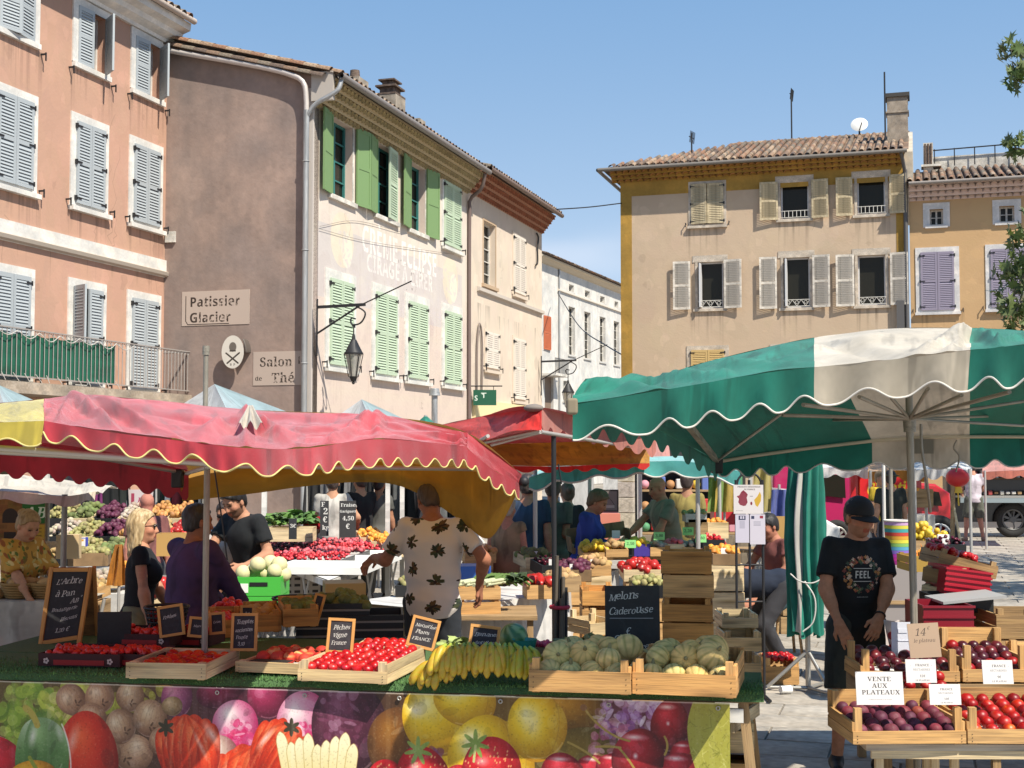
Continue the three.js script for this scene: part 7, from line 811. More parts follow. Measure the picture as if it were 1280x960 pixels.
const uv = new Float32Array(pos.length / 3*2);for (let i = 0; i < uv.length / 2; i++) { uv[i*2] = pos[i*3] + pos[i*3 + 2]*0.35; uv[i*2 + 1] = pos[i*3 + 1]; } g.setAttribute('uv', new THREE.BufferAttribute(uv, 2)); return g;
}
function paint(g, fn) { const p = g.attributes.position, c = new Float32Array(p.count*3);for (let i = 0; i < p.count; i++) c.set(fn(p.getX(i), p.getY(i), p.getZ(i)), i*3); g.setAttribute('color', new THREE.BufferAttribute(c, 3)); return g; }
const skinM = phy([1, 1, 1], 0.7, { vertexColors: true, map: rep(T.skin, 0.2), specularIntensity: 0.35 });
const hairM = std([1, 1, 1], 0.55, { vertexColors: true });
const fabric = (c, more = {})=>std(c, 0.92, { map: rep(T.clothStain, 0.9), bumpMap: rep(T.cloth, 0.02), bumpScale: 0.0004, ...more });
function ik(a, t, l1, l2, pole) { const d = t.clone().sub(a), L = Math.min(d.length(), (l1 + l2)*0.999); d.normalize();const x = (l1*l1 - l2*l2 + L*L) / (2*L), hgt = Math.sqrt(Math.max(0, l1*l1 - x*x)), pp = pole.clone().addScaledVector(d, -pole.dot(d)).normalize(); return { mid: a.clone().addScaledVector(d, x).addScaledVector(pp, hgt), end: a.clone().addScaledVector(d, L) }; }
function handPrims(w, dir, nrm, curl, sc = 1) {
const side = dir.clone().cross(nrm).normalize(), at = (a, b, c)=>w.clone().addScaledVector(dir, a*sc).addScaledVector(side, b*sc).addScaledVector(nrm, c*sc), out = [], k = 0.008;
for (const b of [-0.026, -0.009, 0.009, 0.026]) out.push({ a: at(0.0, b*0.6, 0), b: at(0.085, b, 0), ra: 0.017*sc, rb: 0.0135*sc, k: 0.014 });
[[0.028, 0.075, 0], [0.0095, 0.083, 0.1], [-0.0095, 0.077, 0.2], [-0.027, 0.06, 0.35]].forEach(([b, L, more])=>{ const c = curl + more*0.5, a1 = c*0.6, a2 = c*1.5, p0 = at(0.085, b, 0), p1 = p0.clone().addScaledVector(dir, Math.cos(a1)*L*0.52*sc).addScaledVector(nrm, -Math.sin(a1)*L*0.52*sc).addScaledVector(side, b*0.25*sc), p2 = p1.clone().addScaledVector(dir, Math.cos(a2)*L*0.5*sc).addScaledVector(nrm, -Math.sin(a2)*L*0.5*sc); out.push({ a: p0, b: p1, ra: 0.0098*sc, rb: 0.0085*sc, k }, { a: p1, b: p2, ra: 0.0085*sc, rb: 0.0068*sc, k }); });
const t0 = at(0.02, 0.022, -0.006), t1 = at(0.052, 0.05, -0.018), t2 = at(0.085, 0.055, -0.028); out.push({ a: t0, b: t1, ra: 0.015*sc, rb: 0.0115*sc, k: 0.012 }, { a: t1, b: t2, ra: 0.0105*sc, rb: 0.008*sc, k }); return out;
}
function person(o) {
const f = !!o.female, S = (o.h ?? 1.75) / 1.75, near = o.near ?? 0, cell = near === 2 ? 0.0125 : near === 1 ? 0.017 : 0.026, hc = near === 2 ? 0.0055 : near === 1 ? 0.008 : 0.013;
const lean = (o.lean ?? 3)*DEG, tw = (o.twist ?? 0)*DEG, roll = (o.roll ?? 0)*DEG, hipY = o.hipY ?? 0.94, bulk = o.bulk ?? 1, hipC = V(o.hipX ?? 0, hipY, 0);
const tq = new THREE.Quaternion().setFromEuler(new THREE.Euler(lean, 0, -roll, 'XYZ')), up = V(0, 1, 0).applyQuaternion(tq), T_ = (x, y, z)=>V(x, y, z).applyQuaternion(tq).add(hipC), sq = tq.clone().multiply(new THREE.Quaternion().setFromAxisAngle(V(0, 1, 0), tw)), Sx = (x, y, z)=>V(x, y - 0.5, z).applyQuaternion(sq).add(T_(0, 0.5, 0)), sw = (f ? 0.15 : 0.178)*(0.5 + bulk*0.5);
const hips = [T_(-0.088, -0.03, 0), T_(0.088, -0.03, 0)], sh = [Sx(-sw, 0.495, -0.01), Sx(sw, 0.495, -0.01)], neck = T_(0, 0.53, -0.012);
const hq = tq.clone().slerp(new THREE.Quaternion(), o.headLevel ?? 0.6).multiply(new THREE.Quaternion().setFromEuler(new THREE.Euler((o.headPitch ?? 0)*DEG, (o.headYaw ?? 0)*DEG, (o.headRoll ?? 0)*DEG, 'YXZ'))), headC = neck.clone().add(V(0, 0.155, 0.02).applyQuaternion(hq)), H = (x, y, z)=>V(x, y, z).applyQuaternion(hq).add(headC);
const hands = o.hands ?? [[-0.24, 0.82, 0.05], [0.24, 0.82, 0.05]], poles = o.poles ?? [[-0.35, -0.2, -0.7], [0.35, -0.2, -0.7]], feet = o.feet ?? [[-0.11, 0.08, 0.02], [0.11, 0.08, -0.02]];
const arm = [0, 1].map((i)=>({ a: sh[i], ...ik(sh[i], V(...hands[i]), 0.285, 0.255, V(...poles[i])) })), leg = [0, 1].map((i)=>({ a: hips[i], ...ik(hips[i], V(...feet[i]), 0.425, 0.415, V(0.1*(i ? 1 : -1), 0, 1)) })), tor = o.toe ?? [0.25, 0.25];
const E = (c, r, q, k)=>({ c, r, q, k: k ?? 0.05 }), Cp = (a, b, ra, rb, k)=>({ a, b, ra, rb, k: k ?? 0.03 });
const torso = (g, sq_ = 0)=>[E(T_(0, -0.01, -0.005), [0.163*bulk + g, 0.115 + g, 0.118*bulk + g], tq), E(T_(0, 0.17, 0), [(f ? 0.125 : 0.143 + sq_*0.012)*bulk + g, 0.15 + g, (f ? 0.095 : 0.104 + sq_*0.01)*bulk + g], tq), E(Sx(0, 0.35, 0.005), [(f ? 0.142 : 0.168)*bulk + g, 0.17 + g, (f ? 0.104 : 0.118)*bulk + g], sq), Cp(sh[0].clone().lerp(neck, 0.12).add(V(0, -0.005, 0)), sh[1].clone().lerp(neck, 0.12).add(V(0, -0.005, 0)), 0.05 + g*0.45, 0.05 + g*0.45, 0.05), Cp(T_(0, 0.46, -0.02), neck.clone(), 0.07 + g, 0.058 + g*0.4, 0.05), ...(f ? [E(Sx(-0.066, 0.345, 0.095), [0.062 + g, 0.062 + g, 0.055 + g], sq), E(Sx(0.066, 0.345, 0.095), [0.062 + g, 0.062 + g, 0.055 + g], sq)] : []), ...(o.belly ? [E(T_(0, 0.12, 0.07), [0.125 + g, 0.14 + g, o.belly + g], tq)] : [])];
const skin = o.skin ?? [0.50, 0.29, 0.19], hairC = o.hair?.color ?? [0.05, 0.03, 0.02];
const parts = [sdfMesh([...torso(0), Cp(T_(0, 0.46, -0.02), headC.clone().add(V(0, -0.02, -0.015).applyQuaternion(hq)), 0.06, 0.053), ...[0, 1].flatMap((i)=>[Cp(arm[i].a, arm[i].mid, 0.052*(f ? 0.86 : 1), 0.039*(f ? 0.88 : 1)), Cp(arm[i].mid, arm[i].end, 0.04*(f ? 0.88 : 1), 0.026*(f ? 0.9 : 1)), Cp(arm[i].mid.clone().lerp(arm[i].end, 0.12), arm[i].mid.clone().lerp(arm[i].end, 0.45), 0.041, 0.036), Cp(leg[i].a, leg[i].mid, 0.09, 0.058), Cp(leg[i].mid, leg[i].end, 0.056, 0.036), Cp(leg[i].mid.clone().lerp(leg[i].end, 0.16).add(V(0, 0, -0.012)), leg[i].mid.clone().lerp(leg[i].end, 0.42).add(V(0, 0, -0.016)), 0.05, 0.045), Cp(leg[i].end.clone().add(V(0, -0.03, -0.02)), leg[i].end.clone().add(V((i ? 1 : -1)*0.16*tor[i], -0.05, 0.14)), 0.036, 0.03)])], cell)];
for (const g of parts) paint(g, ()=>skin);
const hp = [E(H(0, 0.035, -0.012), [0.077, 0.09, 0.096], hq, 0.03), E(H(0, -0.045, 0.022), [0.058, 0.068, 0.07], hq, 0.04), E(H(0, -0.088, 0.058), [0.026, 0.022, 0.024], hq, 0.03), Cp(H(0, 0.012, 0.083), H(0, -0.03, 0.104), 0.009, 0.013, 0.012), Cp(H(-0.013, -0.034, 0.092), H(0.013, -0.034, 0.092), 0.008, 0.008, 0.012), Cp(H(-0.036, 0.03, 0.072), H(0.036, 0.03, 0.072), 0.013, 0.013, 0.02), E(H(-0.04, -0.02, 0.058), [0.024, 0.024, 0.022], hq, 0.03), E(H(0.04, -0.02, 0.058), [0.024, 0.024, 0.022], hq, 0.03), E(H(-0.079, -0.005, -0.008), [0.01, 0.032, 0.02], hq, 0.008), E(H(0.079, -0.005, -0.008), [0.01, 0.032, 0.02], hq, 0.008), Cp(H(-0.018, -0.056, 0.083), H(0.018, -0.056, 0.083), 0.0085, 0.0085, 0.01), Cp(H(-0.015, -0.067, 0.081), H(0.015, -0.067, 0.081), 0.009, 0.009, 0.01), Cp(H(0, -0.06, -0.02), neck, 0.052, 0.056, 0.04)];
const hqi = hq.clone().invert(), tmp = V(0, 0, 0), beard = o.beard;
parts.push(paint(sdfMesh(hp, hc), (x, y, z)=>{ tmp.set(x, y, z).sub(headC).applyQuaternion(hqi);const a = Math.abs(tmp.x);if (tmp.z > 0.068&&a < 0.024&&tmp.y < -0.05&&tmp.y > -0.075) return [skin[0]*0.75, skin[1]*0.42, skin[2]*0.42];if (tmp.z > 0.05&&Math.hypot((a - 0.031) / 0.013, (tmp.y - 0.012) / 0.006) < 1) return [0.03, 0.02, 0.018];if (tmp.z > 0.05&&Math.hypot((a - 0.031) / 0.02, (tmp.y - 0.013) / 0.011) < 1) return skin.map((k)=>k*0.62);if (tmp.z > 0.05&&Math.abs(tmp.y - 0.034 + a*0.1) < 0.0055&&a > 0.012&&a < 0.052) return hairC.map((k, i)=>lerp(k, skin[i], 0.3));if (beard&&tmp.y < -0.035&&tmp.z > -0.01) return skin.map((k, i)=>lerp(k, hairC[i], beard));const red = Math.exp(-((a - 0.045) ** 2 + (tmp.y + 0.02) ** 2)*900)*0.12; return [skin[0]*(1 + red*0.3), skin[1]*(1 - red), skin[2]*(1 - red)]; }));
[0, 1].forEach((i)=>{ const fa = arm[i].end.clone().sub(arm[i].mid).normalize(), hd = o.handDir?.[i] ? V(...o.handDir[i]).normalize() : fa, nr = o.handUp?.[i] ? V(...o.handUp[i]) : V(i ? 0.9 : -0.9, 0.1, 0.35); nr.addScaledVector(hd, -nr.dot(hd)).normalize();const sidefix = i ? 1 : -1;const n2 = nr.clone();let pr = handPrims(arm[i].end, hd, n2, o.curl?.[i] ?? 0.45, f ? 0.9 : 1); pr.push(Cp(arm[i].mid.clone().lerp(arm[i].end, 0.7), arm[i].end.clone().addScaledVector(hd, 0.02), 0.029*(f ? 0.9 : 1), 0.023, 0.02)); parts.push(paint(sdfMesh(pr, near === 2 ? 0.004 : near === 1 ? 0.006 : 0.011), ()=>skin.map((k)=>k*0.97))); });
const root = mesh(scene, 'person', merge(parts), skinM); tag(root, o.label, 'person', o.group); root.position.copy(XZ(o.px, o.d)).setY(o.y ?? 0); root.rotation.y = o.yaw*DEG; root.scale.setScalar(S);
const add = (n, prims, m, c2 = cell, oo)=>{ const g = sdfMesh(prims, c2, oo); return mesh(root, n, g, m); };
const folds = (amp, fq = 16)=>(v, x, y, z)=>v + amp*(0.8*noise3(x*fq, y*fq*0.5 + x*6, z*fq) + 1.1*Math.abs(noise3(x*fq*0.9 + y*5, y*fq*1.4 - x*7, z*fq)) - 0.25);
const clipAt = (list, p, n)=>list.map((q)=>({ ...q, clips: [...(q.clips ?? []), { p, n }] }));
if (o.top) { const t = o.top, hem = T_(0, t.hem ?? -0.09, 0), g = t.loose ?? 0.016;let pr = clipAt([...torso(g, 1), Cp(T_(0, -0.02, 0), T_(0, -0.12, 0), 0.118*bulk + g*0.5, 0.118*bulk + g*0.5, 0.06)].filter((q)=>!(q.b&&q.b.equals(neck))), hem, up.clone().negate()); pr = clipAt(pr, T_(0, 0.545 - (t.neck ?? 0), 0), up);
[0, 1].forEach((i)=>{ const A = arm[i], fr = t.sleeve ?? 0.62;if (fr<=0) return;const m = (q, k)=>({ p: q, n: k });const d1 = A.mid.clone().sub(A.a).normalize(), d2 = A.end.clone().sub(A.mid).normalize();if (fr < 1) { const e = A.a.clone().lerp(A.mid, fr); pr.push({ ...Cp(A.a, e.clone().addScaledVector(d1, 0.03), 0.05 + g*0.42, 0.05 + g*0.95, 0.03), clips: [m(e, d1)] }); } else { const e = A.mid.clone().lerp(A.end, fr - 1); pr.push(Cp(A.a, A.mid, 0.054 + g*0.7, 0.045 + g*0.6), { ...Cp(A.mid, e.clone().addScaledVector(d2, 0.02), 0.045 + g*0.6, 0.034 + g*0.5), clips: [m(e, d2)] }); } });
if (t.skirt) { const kn = t.skirt; pr.push({ ...Cp(T_(0, 0.02, 0), V(hipC.x, hipY - kn*0.45, 0), 0.155*bulk, 0.17, 0.06) }, { ...Cp(V(hipC.x - 0.06, hipY - 0.2, 0), V(hipC.x - 0.1, hipY - kn, 0.0), 0.14, 0.14, 0.08), clips: [{ p: V(0, hipY - kn, 0), n: V(0, -1, 0) }] }, { ...Cp(V(hipC.x + 0.06, hipY - 0.2, 0), V(hipC.x + 0.1, hipY - kn, 0), 0.14, 0.14, 0.08), clips: [{ p: V(0, hipY - kn, 0), n: V(0, -1, 0) }] }); }
root.userData.top = null;const tm = add(t.skirt ? 'dress' : (t.name ?? 'shirt'), pr, t.mat ?? fabric(t.color), cell, { field: folds(near ? 0.0085 : 0.004, 11) }); delete root.userData.top; o._top = tm; }
if (o.pants) { const t = o.pants, g = t.loose ?? 0.014, wl = T_(0, 0.085, 0), pr = clipAt([...torso(g).slice(0, 2)], wl, up); [0, 1].forEach((i)=>{ const A = leg[i], fr = t.len ?? 1.93, d1 = A.mid.clone().sub(A.a).normalize(), d2 = A.end.clone().sub(A.mid).normalize();if (fr < 1) { const e = A.a.clone().lerp(A.mid, fr); pr.push({ ...Cp(A.a, e.clone().addScaledVector(d1, 0.03), 0.095 + g, 0.078 + g*1.6, 0.03), clips: [{ p: e, n: d1 }] }); } else { const e = A.mid.clone().lerp(A.end, fr - 1); pr.push(Cp(A.a, A.mid, 0.094 + g, 0.064 + g), { ...Cp(A.mid, e.clone().addScaledVector(d2, 0.03), 0.064 + g, 0.05 + g), clips: [{ p: e, n: d2 }] }); } }); add(t.len < 1 ? 'shorts' : 'trousers', pr, t.mat ?? fabric(t.color), cell, { field: folds(near ? 0.008 : 0.004, 10) }); }
if (o.shoes !== false) { const pr = []; [0, 1].forEach((i)=>{ const e = leg[i].end; pr.push(Cp(e.clone().add(V(0, -0.035, -0.03)), e.clone().add(V((i ? 1 : -1)*0.16*tor[i], -0.045, 0.15)), 0.044, 0.036, 0.03), Cp(e.clone().add(V(0, -0.02, -0.01)), e.clone().add(V(0, 0.0, 0)), 0.044, 0.043, 0.03)); });const gy = leg[0].end.y; add('shoes', pr.map((q, i)=>({ ...q, clips: [{ p: V(0, (i < 2 ? leg[0].end.y : leg[1].end.y) - 0.08, 0), n: V(0, -1, 0) }] })), std(o.shoes ?? [0.03, 0.03, 0.03], 0.6), near === 2 ? 0.01 : 0.016); }
const faceCut = (y0, z0, y1, z1)=>{ const dy = y0 - y1, dz = z0 - z1, L = Math.hypot(dy, dz), n = V(0, -dz / L, dy / L).applyQuaternion(hq); return { p: H(0, y0, z0), n }; };
if (o.hair&&o.hair.style !== 'bald') { const st = o.hair.style, g = o.hair.vol ?? 0.012, cl = [faceCut(0.105, 0.085, -0.04, -0.03), { p: H(0, st === 'short' ? -0.07 : -0.11, 0), n: V(0, -1, 0).applyQuaternion(hq) }];const pr = [{ ...E(H(0, 0.038, -0.016), [0.077 + g, 0.09 + g, 0.096 + g], hq, 0.02), clips: cl }, { ...E(H(0, -0.01, -0.045), [0.066 + g, 0.075 + g, 0.06 + g], hq, 0.02), clips: cl }];
if (st === 'long') for (const [x, z, L, r] of [[-0.062, -0.03, 0.2, 0.036], [0.062, -0.03, 0.2, 0.036], [0, -0.07, 0.22, 0.045], [-0.04, -0.06, 0.23, 0.04], [0.04, -0.06, 0.23, 0.04], [-0.075, 0.01, 0.15, 0.022], [0.075, 0.01, 0.15, 0.022], [-0.03, -0.085, 0.26, 0.026], [0.03, -0.085, 0.25, 0.026]]) pr.push({ ...Cp(H(x, 0.03, z), H(x*1.15, 0.03 - L, z - 0.012), r, r*0.55, 0.02) });
if (st === 'bun') pr.push({ ...E(H(0, 0.05, -0.125), [0.04, 0.04, 0.036], hq, 0.01) });if (st === 'full') pr.push({ ...E(H(0, 0.07, 0.02), [0.075, 0.055, 0.08], hq, 0.02), clips: [faceCut(0.12, 0.11, 0.02, 0.03)] });
const hg = sdfMesh(pr, hc*1.1, { field: (v, x, y, z)=>v + 0.006*noise3(x*60, y*22, z*60) + 0.005*noise3(x*140, y*40, z*140) });const c2 = o.hair.color2 ?? hairC.map((k)=>k*0.6); paint(hg, (x, y, z)=>{ const k = clamp(0.5 + 0.9*noise3(x*130, y*26, z*130)); return hairC.map((q, i)=>lerp(c2[i], q, k)); }); mesh(root, 'hair', hg, hairM); }
if (o.cap) { const cl = [{ p: H(0, 0.03, 0), n: V(0, -0.97, -0.1).applyQuaternion(hq) }], pr = [{ ...E(H(0, 0.045, -0.01), [0.09, 0.098, 0.108], hq, 0.02), clips: [{ p: H(0, 0.025, 0), n: V(0, -1, 0.08).normalize().applyQuaternion(hq) }] }]; add('cap', pr, std(o.cap, 0.8), hc, { field: (v, x, y, z)=>v + 0.0012*noise3(x*30, y*30, z*30) });const vis = quadGrid((u, v)=>{ const a = lerp(-1.25, 1.25, u), r = lerp(0.095, 0.095 + 0.075*Math.pow(Math.cos(a*0.9), 0.7), v); return H(Math.sin(a)*lerp(0.086, 0.1, v), 0.034 - 0.022*v*Math.cos(a) - 0.02*(1 - Math.cos(a)), Math.cos(a)*r + 0.004); }, 20, 5); mesh(root, 'visor', [vis, vis.clone().translate(0, -0.004, 0)], std(o.cap, 0.8, { side: THREE.DoubleSide })); }
if (o.hat) { const pr = [{ ...E(H(0, 0.06, -0.01), [0.092, 0.08, 0.1], hq, 0.01), clips: [{ p: H(0, 0.05, 0), n: V(0, -1, 0).applyQuaternion(hq) }] }, { ...E(H(0, 0.05, -0.005), [0.15, 0.014, 0.16], hq, 0.015) }]; add('hat', pr, fabric(o.hat), hc); }
if (o.glasses) { const m = phy([0.012, 0.01, 0.01], 0.15), g = [];for (const s of [-1, 1]) { g.push(new THREE.SphereGeometry(0.021, 12, 8).scale(1.1, 0.8, 0.3).applyQuaternion(hq).translate(...H(s*0.033, 0.012, 0.092).toArray())); g.push(rod(H(s*0.054, 0.018, 0.088), H(s*0.08, 0.012, -0.01), 0.0025, 5)); } g.push(rod(H(-0.014, 0.016, 0.097), H(0.014, 0.016, 0.097), 0.003, 5)); mesh(root, 'sunglasses', g, m); }
return { root, top: o._top, H, T_, arm, S };
}
{
const p = person({ near: 2, label: 'man in a black cap and black printed T-shirt standing behind the plum trays', px: 1068, d: 8.55, h: 1.72, yaw: 3, lean: 2, headYaw: 14, headPitch: 10, skin: [0.56, 0.28, 0.17], hair: { style: 'short', color: [0.10, 0.07, 0.05] }, cap: [0.012, 0.012, 0.014], beard: 0.16, bulk: 0.92, top: { color: [0.012, 0.013, 0.015], sleeve: 0.72, hem: -0.16, loose: 0.02 }, pants: { color: [0.045, 0.052, 0.045], len: 0.93, loose: 0.02 }, shoes: [0.012, 0.012, 0.013],
hands: [[-0.19, 0.965, 0.24], [0.06, 1.0, 0.27]], poles: [[-0.8, -0.25, -0.5], [0.8, -0.3, -0.5]], handDir: [[0.35, -0.85, 0.35], [-0.45, -0.8, 0.4]], handUp: [[-0.2, 0.5, 0.8], [0.25, 0.5, 0.8]], curl: [0.35, 0.5], feet: [[-0.15, 0.08, 0.03], [0.1, 0.08, 0.12]] });
const g = p.top.geometry.toNonIndexed(), ps = g.attributes.position, nm = g.attributes.normal, P3 = [], U = [], N3 = [], cx = 0.0, cy = 1.245, hw = 0.15, hh = 0.172;for (let i = 0; i < ps.count; i += 3) { const z = (nm.getZ(i) + nm.getZ(i + 1) + nm.getZ(i + 2)) / 3, x = ps.getX(i), y = ps.getY(i);if (z < 0.25 || Math.abs(x - cx) > hw || Math.abs(y - cy) > hh) continue;for (let k = 0; k < 3; k++) { P3.push(ps.getX(i + k) + nm.getX(i + k)*0.0015, ps.getY(i + k) + nm.getY(i + k)*0.0015, ps.getZ(i + k) + nm.getZ(i + k)*0.0015); N3.push(nm.getX(i + k), nm.getY(i + k), nm.getZ(i + k)); U.push((ps.getX(i + k) - cx + hw) / (2*hw), (ps.getY(i + k) - cy + hh) / (2*hh)); } }
const dg = new THREE.BufferGeometry(); dg.setAttribute('position', new THREE.Float32BufferAttribute(P3, 3)); dg.setAttribute('normal', new THREE.Float32BufferAttribute(N3, 3)); dg.setAttribute('uv', new THREE.Float32BufferAttribute(U, 2));
const tx = canvasTex(512, 590, (x, W, Hh)=>{ const rnd = rng(9); x.fillStyle = 'rgb(28,29,32)'; x.fillRect(0, 0, W, Hh);for (let i = 0; i < 150; i++) { const a = rnd()*6.283, r = 165 + (rnd() - 0.5)*70, cx = 256 + Math.cos(a)*r, cy = 270 + Math.sin(a)*r; x.fillStyle = ['#b86048', '#d8a890', '#5a6a4a', '#c88a50', '#8a4a44', '#e0c8b0', '#46584a'][Math.floor(rnd()*7)];const s = 6 + rnd()*13;for (let k = 0; k < 4; k++) { x.beginPath(); x.ellipse(cx + Math.cos(k*1.6)*s*0.6, cy + Math.sin(k*1.6)*s*0.6, s*0.7, s*0.4, k + a, 0, 7); x.fill(); } } x.fillStyle = 'rgb(28,29,32)'; x.fillRect(150, 196, 212, 150); x.fillStyle = 'rgb(226,222,214)'; x.fillRect(156, 196, 200, 8); x.fillRect(156, 338, 200, 8); x.font = 'bold 100px sans-serif'; x.textAlign = 'center'; x.save(); x.translate(256, 308); x.scale(0.78, 1.15); x.fillText('FEEL', 0, 0); x.restore(); x.font = '15px sans-serif'; x.fillText('GOOD IN MY SKIN', 256, 520); });
mesh(p.root, 'shirt_print', dg, std([0.8, 0.8, 0.8], 0.85, { map: tx }));
mesh(p.root, 'wristband', new THREE.TorusGeometry(0.031, 0.006, 6, 18).applyQuaternion(new THREE.Quaternion().setFromUnitVectors(V(0, 0, 1), p.arm[1].end.clone().sub(p.arm[1].mid).normalize())).translate(...p.arm[1].mid.clone().lerp(p.arm[1].end, 0.9).toArray()), M.black);
}
const floral = canvasTex(512, 512, (x, W)=>{ const rnd = rng(14); x.fillStyle = 'rgb(238,230,222)'; x.fillRect(0, 0, W, W);for (let i = 0; i < 9; i++) { const cx = 60 + (i % 3)*165 + rnd()*60, cy = 60 + Math.floor(i / 3)*165 + rnd()*60 + (i % 3)*30;for (let k = 0; k < 22; k++) { x.fillStyle = ['#3c4630', '#4a4e30', '#3a2c24', '#54442c', '#2e3a2c', '#6a5030'][Math.floor(rnd()*6)]; x.save(); x.translate(cx, cy); x.rotate(rnd()*6.3); x.beginPath(); x.ellipse(14 + rnd()*22, 0, 19, 5 + rnd()*6, 0, 0, 7); x.fill(); x.restore(); } x.fillStyle = '#3a2a20'; x.beginPath(); x.arc(cx, cy, 9, 0, 7); x.fill(); } }); floral.wrapS = floral.wrapT = THREE.RepeatWrapping; floral.repeat.set(1.9, 1.9);
person({ near: 2, label: 'man seen from behind in a pale flowered T-shirt and jeans reaching to the left', px: 541, d: 9.35, h: 1.82, yaw: 172, lean: 3, headYaw: 30, headPitch: 20, headLevel: 0.4, skin: [0.40, 0.18, 0.11], hair: { style: 'short', color: [0.10, 0.065, 0.045] }, top: { mat: std([0.80, 0.78, 0.76], 0.9, { map: floral }), sleeve: 0.72, hem: -0.1, loose: 0.026 }, pants: { color: [0.035, 0.042, 0.055], loose: 0.016 }, bulk: 1.08, hands: [[-0.3, 1.03, 0.1], [0.47, 1.2, 0.28]], poles: [[-0.7, -0.2, -0.6], [0.35, -0.9, -0.2]], handDir: [[-0.1, -0.85, 0.3], [0.75, -0.6, 0.3]], handUp: [[-0.9, 0.1, 0.1], [0.3, 0.8, 0.2]], curl: [0.7, 0.6] });
person({ near: 2, female: true, label: 'woman with long blond hair, sunglasses and a black top facing right', px: 176, d: 9.3, h: 1.6, yaw: 104, lean: 2, headYaw: -10, skin: [0.56, 0.30, 0.20], glasses: true, hair: { style: 'long', color: [0.60, 0.46, 0.26], color2: [0.30, 0.20, 0.09], vol: 0.018 }, top: { color: [0.014, 0.015, 0.018], sleeve: 0.3, hem: -0.08, loose: 0.014 }, pants: { color: [0.24, 0.24, 0.14], len: 0.9, loose: 0.022 }, bulk: 1.04, hands: [[-0.2, 0.84, 0.1], [0.2, 0.95, 0.24]], curl: [0.5, 0.5], shoes: [0.2, 0.15, 0.1] });
person({ near: 2, label: 'dark haired man in a purple shirt seen from behind at the left', px: 238, d: 8.9, h: 1.66, yaw: 138, lean: 5, headYaw: -12, headPitch: 4, skin: [0.36, 0.17, 0.11], hair: { style: 'short', color: [0.055, 0.05, 0.05], color2: [0.02, 0.018, 0.018] }, top: { color: [0.085, 0.042, 0.13], sleeve: 1.95, hem: -0.22, loose: 0.034 }, pants: { color: [0.04, 0.035, 0.045] }, bulk: 1.12, belly: 0.1, hands: [[-0.12, 1.0, 0.4], [0.16, 1.02, 0.38]], poles: [[-0.7, -0.6, -0.2], [0.7, -0.6, -0.2]] });
person({ near: 1, female: true, label: 'woman with glasses, a white top and a teal apron behind the canopy pole', px: 288, d: 11.6, h: 1.6, yaw: -8, lean: 6, headPitch: 14, skin: [0.48, 0.25, 0.16], hair: { style: 'short', color: [0.05, 0.035, 0.03] }, glasses: true, top: { color: [0.62, 0.58, 0.56], sleeve: 0.5, hem: -0.02 }, pants: { color: [0.07, 0.07, 0.1] }, hands: [[-0.1, 1.02, 0.32], [0.08, 1.0, 0.34]] });
person({ near: 1, label: 'young bearded man in a black T-shirt leaning over the melons', px: 322, d: 11.4, h: 1.78, yaw: -34, lean: 20, headPitch: 20, headLevel: 0.5, skin: [0.52, 0.28, 0.18], beard: 0.6, hair: { style: 'full', color: [0.012, 0.01, 0.01] }, top: { color: [0.015, 0.017, 0.02], sleeve: 0.62, hem: -0.1, loose: 0.022 }, pants: { color: [0.03, 0.035, 0.04] }, hands: [[-0.2, 0.98, 0.52], [0.2, 1.05, 0.36]], curl: [0.8, 0.6] });
const bread = canvasTex(256, 256, (x, W)=>{ const rnd = rng(31); x.fillStyle = 'rgb(206,150,60)'; x.fillRect(0, 0, W, W);for (let i = 0; i < 110; i++) { x.fillStyle = ['#c8b060', '#8a6a28', '#6a7a30', '#d8a848', '#a05a28', '#e8c880'][i % 6]; x.beginPath(); x.ellipse(rnd()*W, rnd()*W, 6 + rnd()*16, 4 + rnd()*8, rnd()*3, 0, 7); x.fill(); } }); bread.wrapS = bread.wrapT = THREE.RepeatWrapping; bread.repeat.set(2.6, 2.6);
person({ near: 1, female: true, label: 'woman with tied blond hair in a yellow patterned dress behind the bread table', px: 24, d: 10.1, h: 1.6, yaw: 52, lean: 8, headPitch: 26, skin: [0.52, 0.28, 0.17], hair: { style: 'bun', color: [0.36, 0.22, 0.09], color2: [0.2, 0.11, 0.04] }, top: { mat: std([0.8, 0.8, 0.8], 0.9, { map: bread }), sleeve: 0.9, skirt: 0.5, loose: 0.026 }, hands: [[-0.12, 0.98, 0.42], [0.2, 0.96, 0.44]] });
const body = (label, px, d, h, yaw, top, pants, more = {})=>person({ label, px, d, h, yaw, top: { color: top, sleeve: 0.62, hem: -0.1, loose: 0.02 }, pants: { color: pants, len: more.len ?? 1.93 }, hair: { style: 'short', color: [0.05, 0.035, 0.03] }, ...more });
body('bald man behind the vegetable heaps at the left', 187, 13.75, 1.6, 205, [0.24, 0.09, 0.085], [0.1, 0.1, 0.12], { near: 1, lean: 12, skin: [0.50, 0.22, 0.17], hair: { style: 'bald' } });
body('man in a pale grey T-shirt seen from behind at the strawberry stall', 416, 17.2, 1.74, 185, [0.52, 0.50, 0.47], [0.1, 0.1, 0.12], { near: 1, hands: [[-0.32, 1.05, 0.2], [0.2, 0.85, 0.1]] });
body('man in a black T-shirt beside the grey shirted man', 452, 18, 1.74, 215, [0.015, 0.015, 0.018], [0.22, 0.21, 0.18], { hands: [[-0.1, 1.05, 0.3], [0.14, 1.05, 0.3]] });
body('person in patterned grey clothes with bare arms at the back of the strawberry stall', 473, 18.2, 1.7, 160, [0.12, 0.12, 0.11], [0.3, 0.28, 0.25], { female: true, skin: [0.35, 0.18, 0.11], hair: { style: 'bun', color: [0.02, 0.015, 0.015] } });
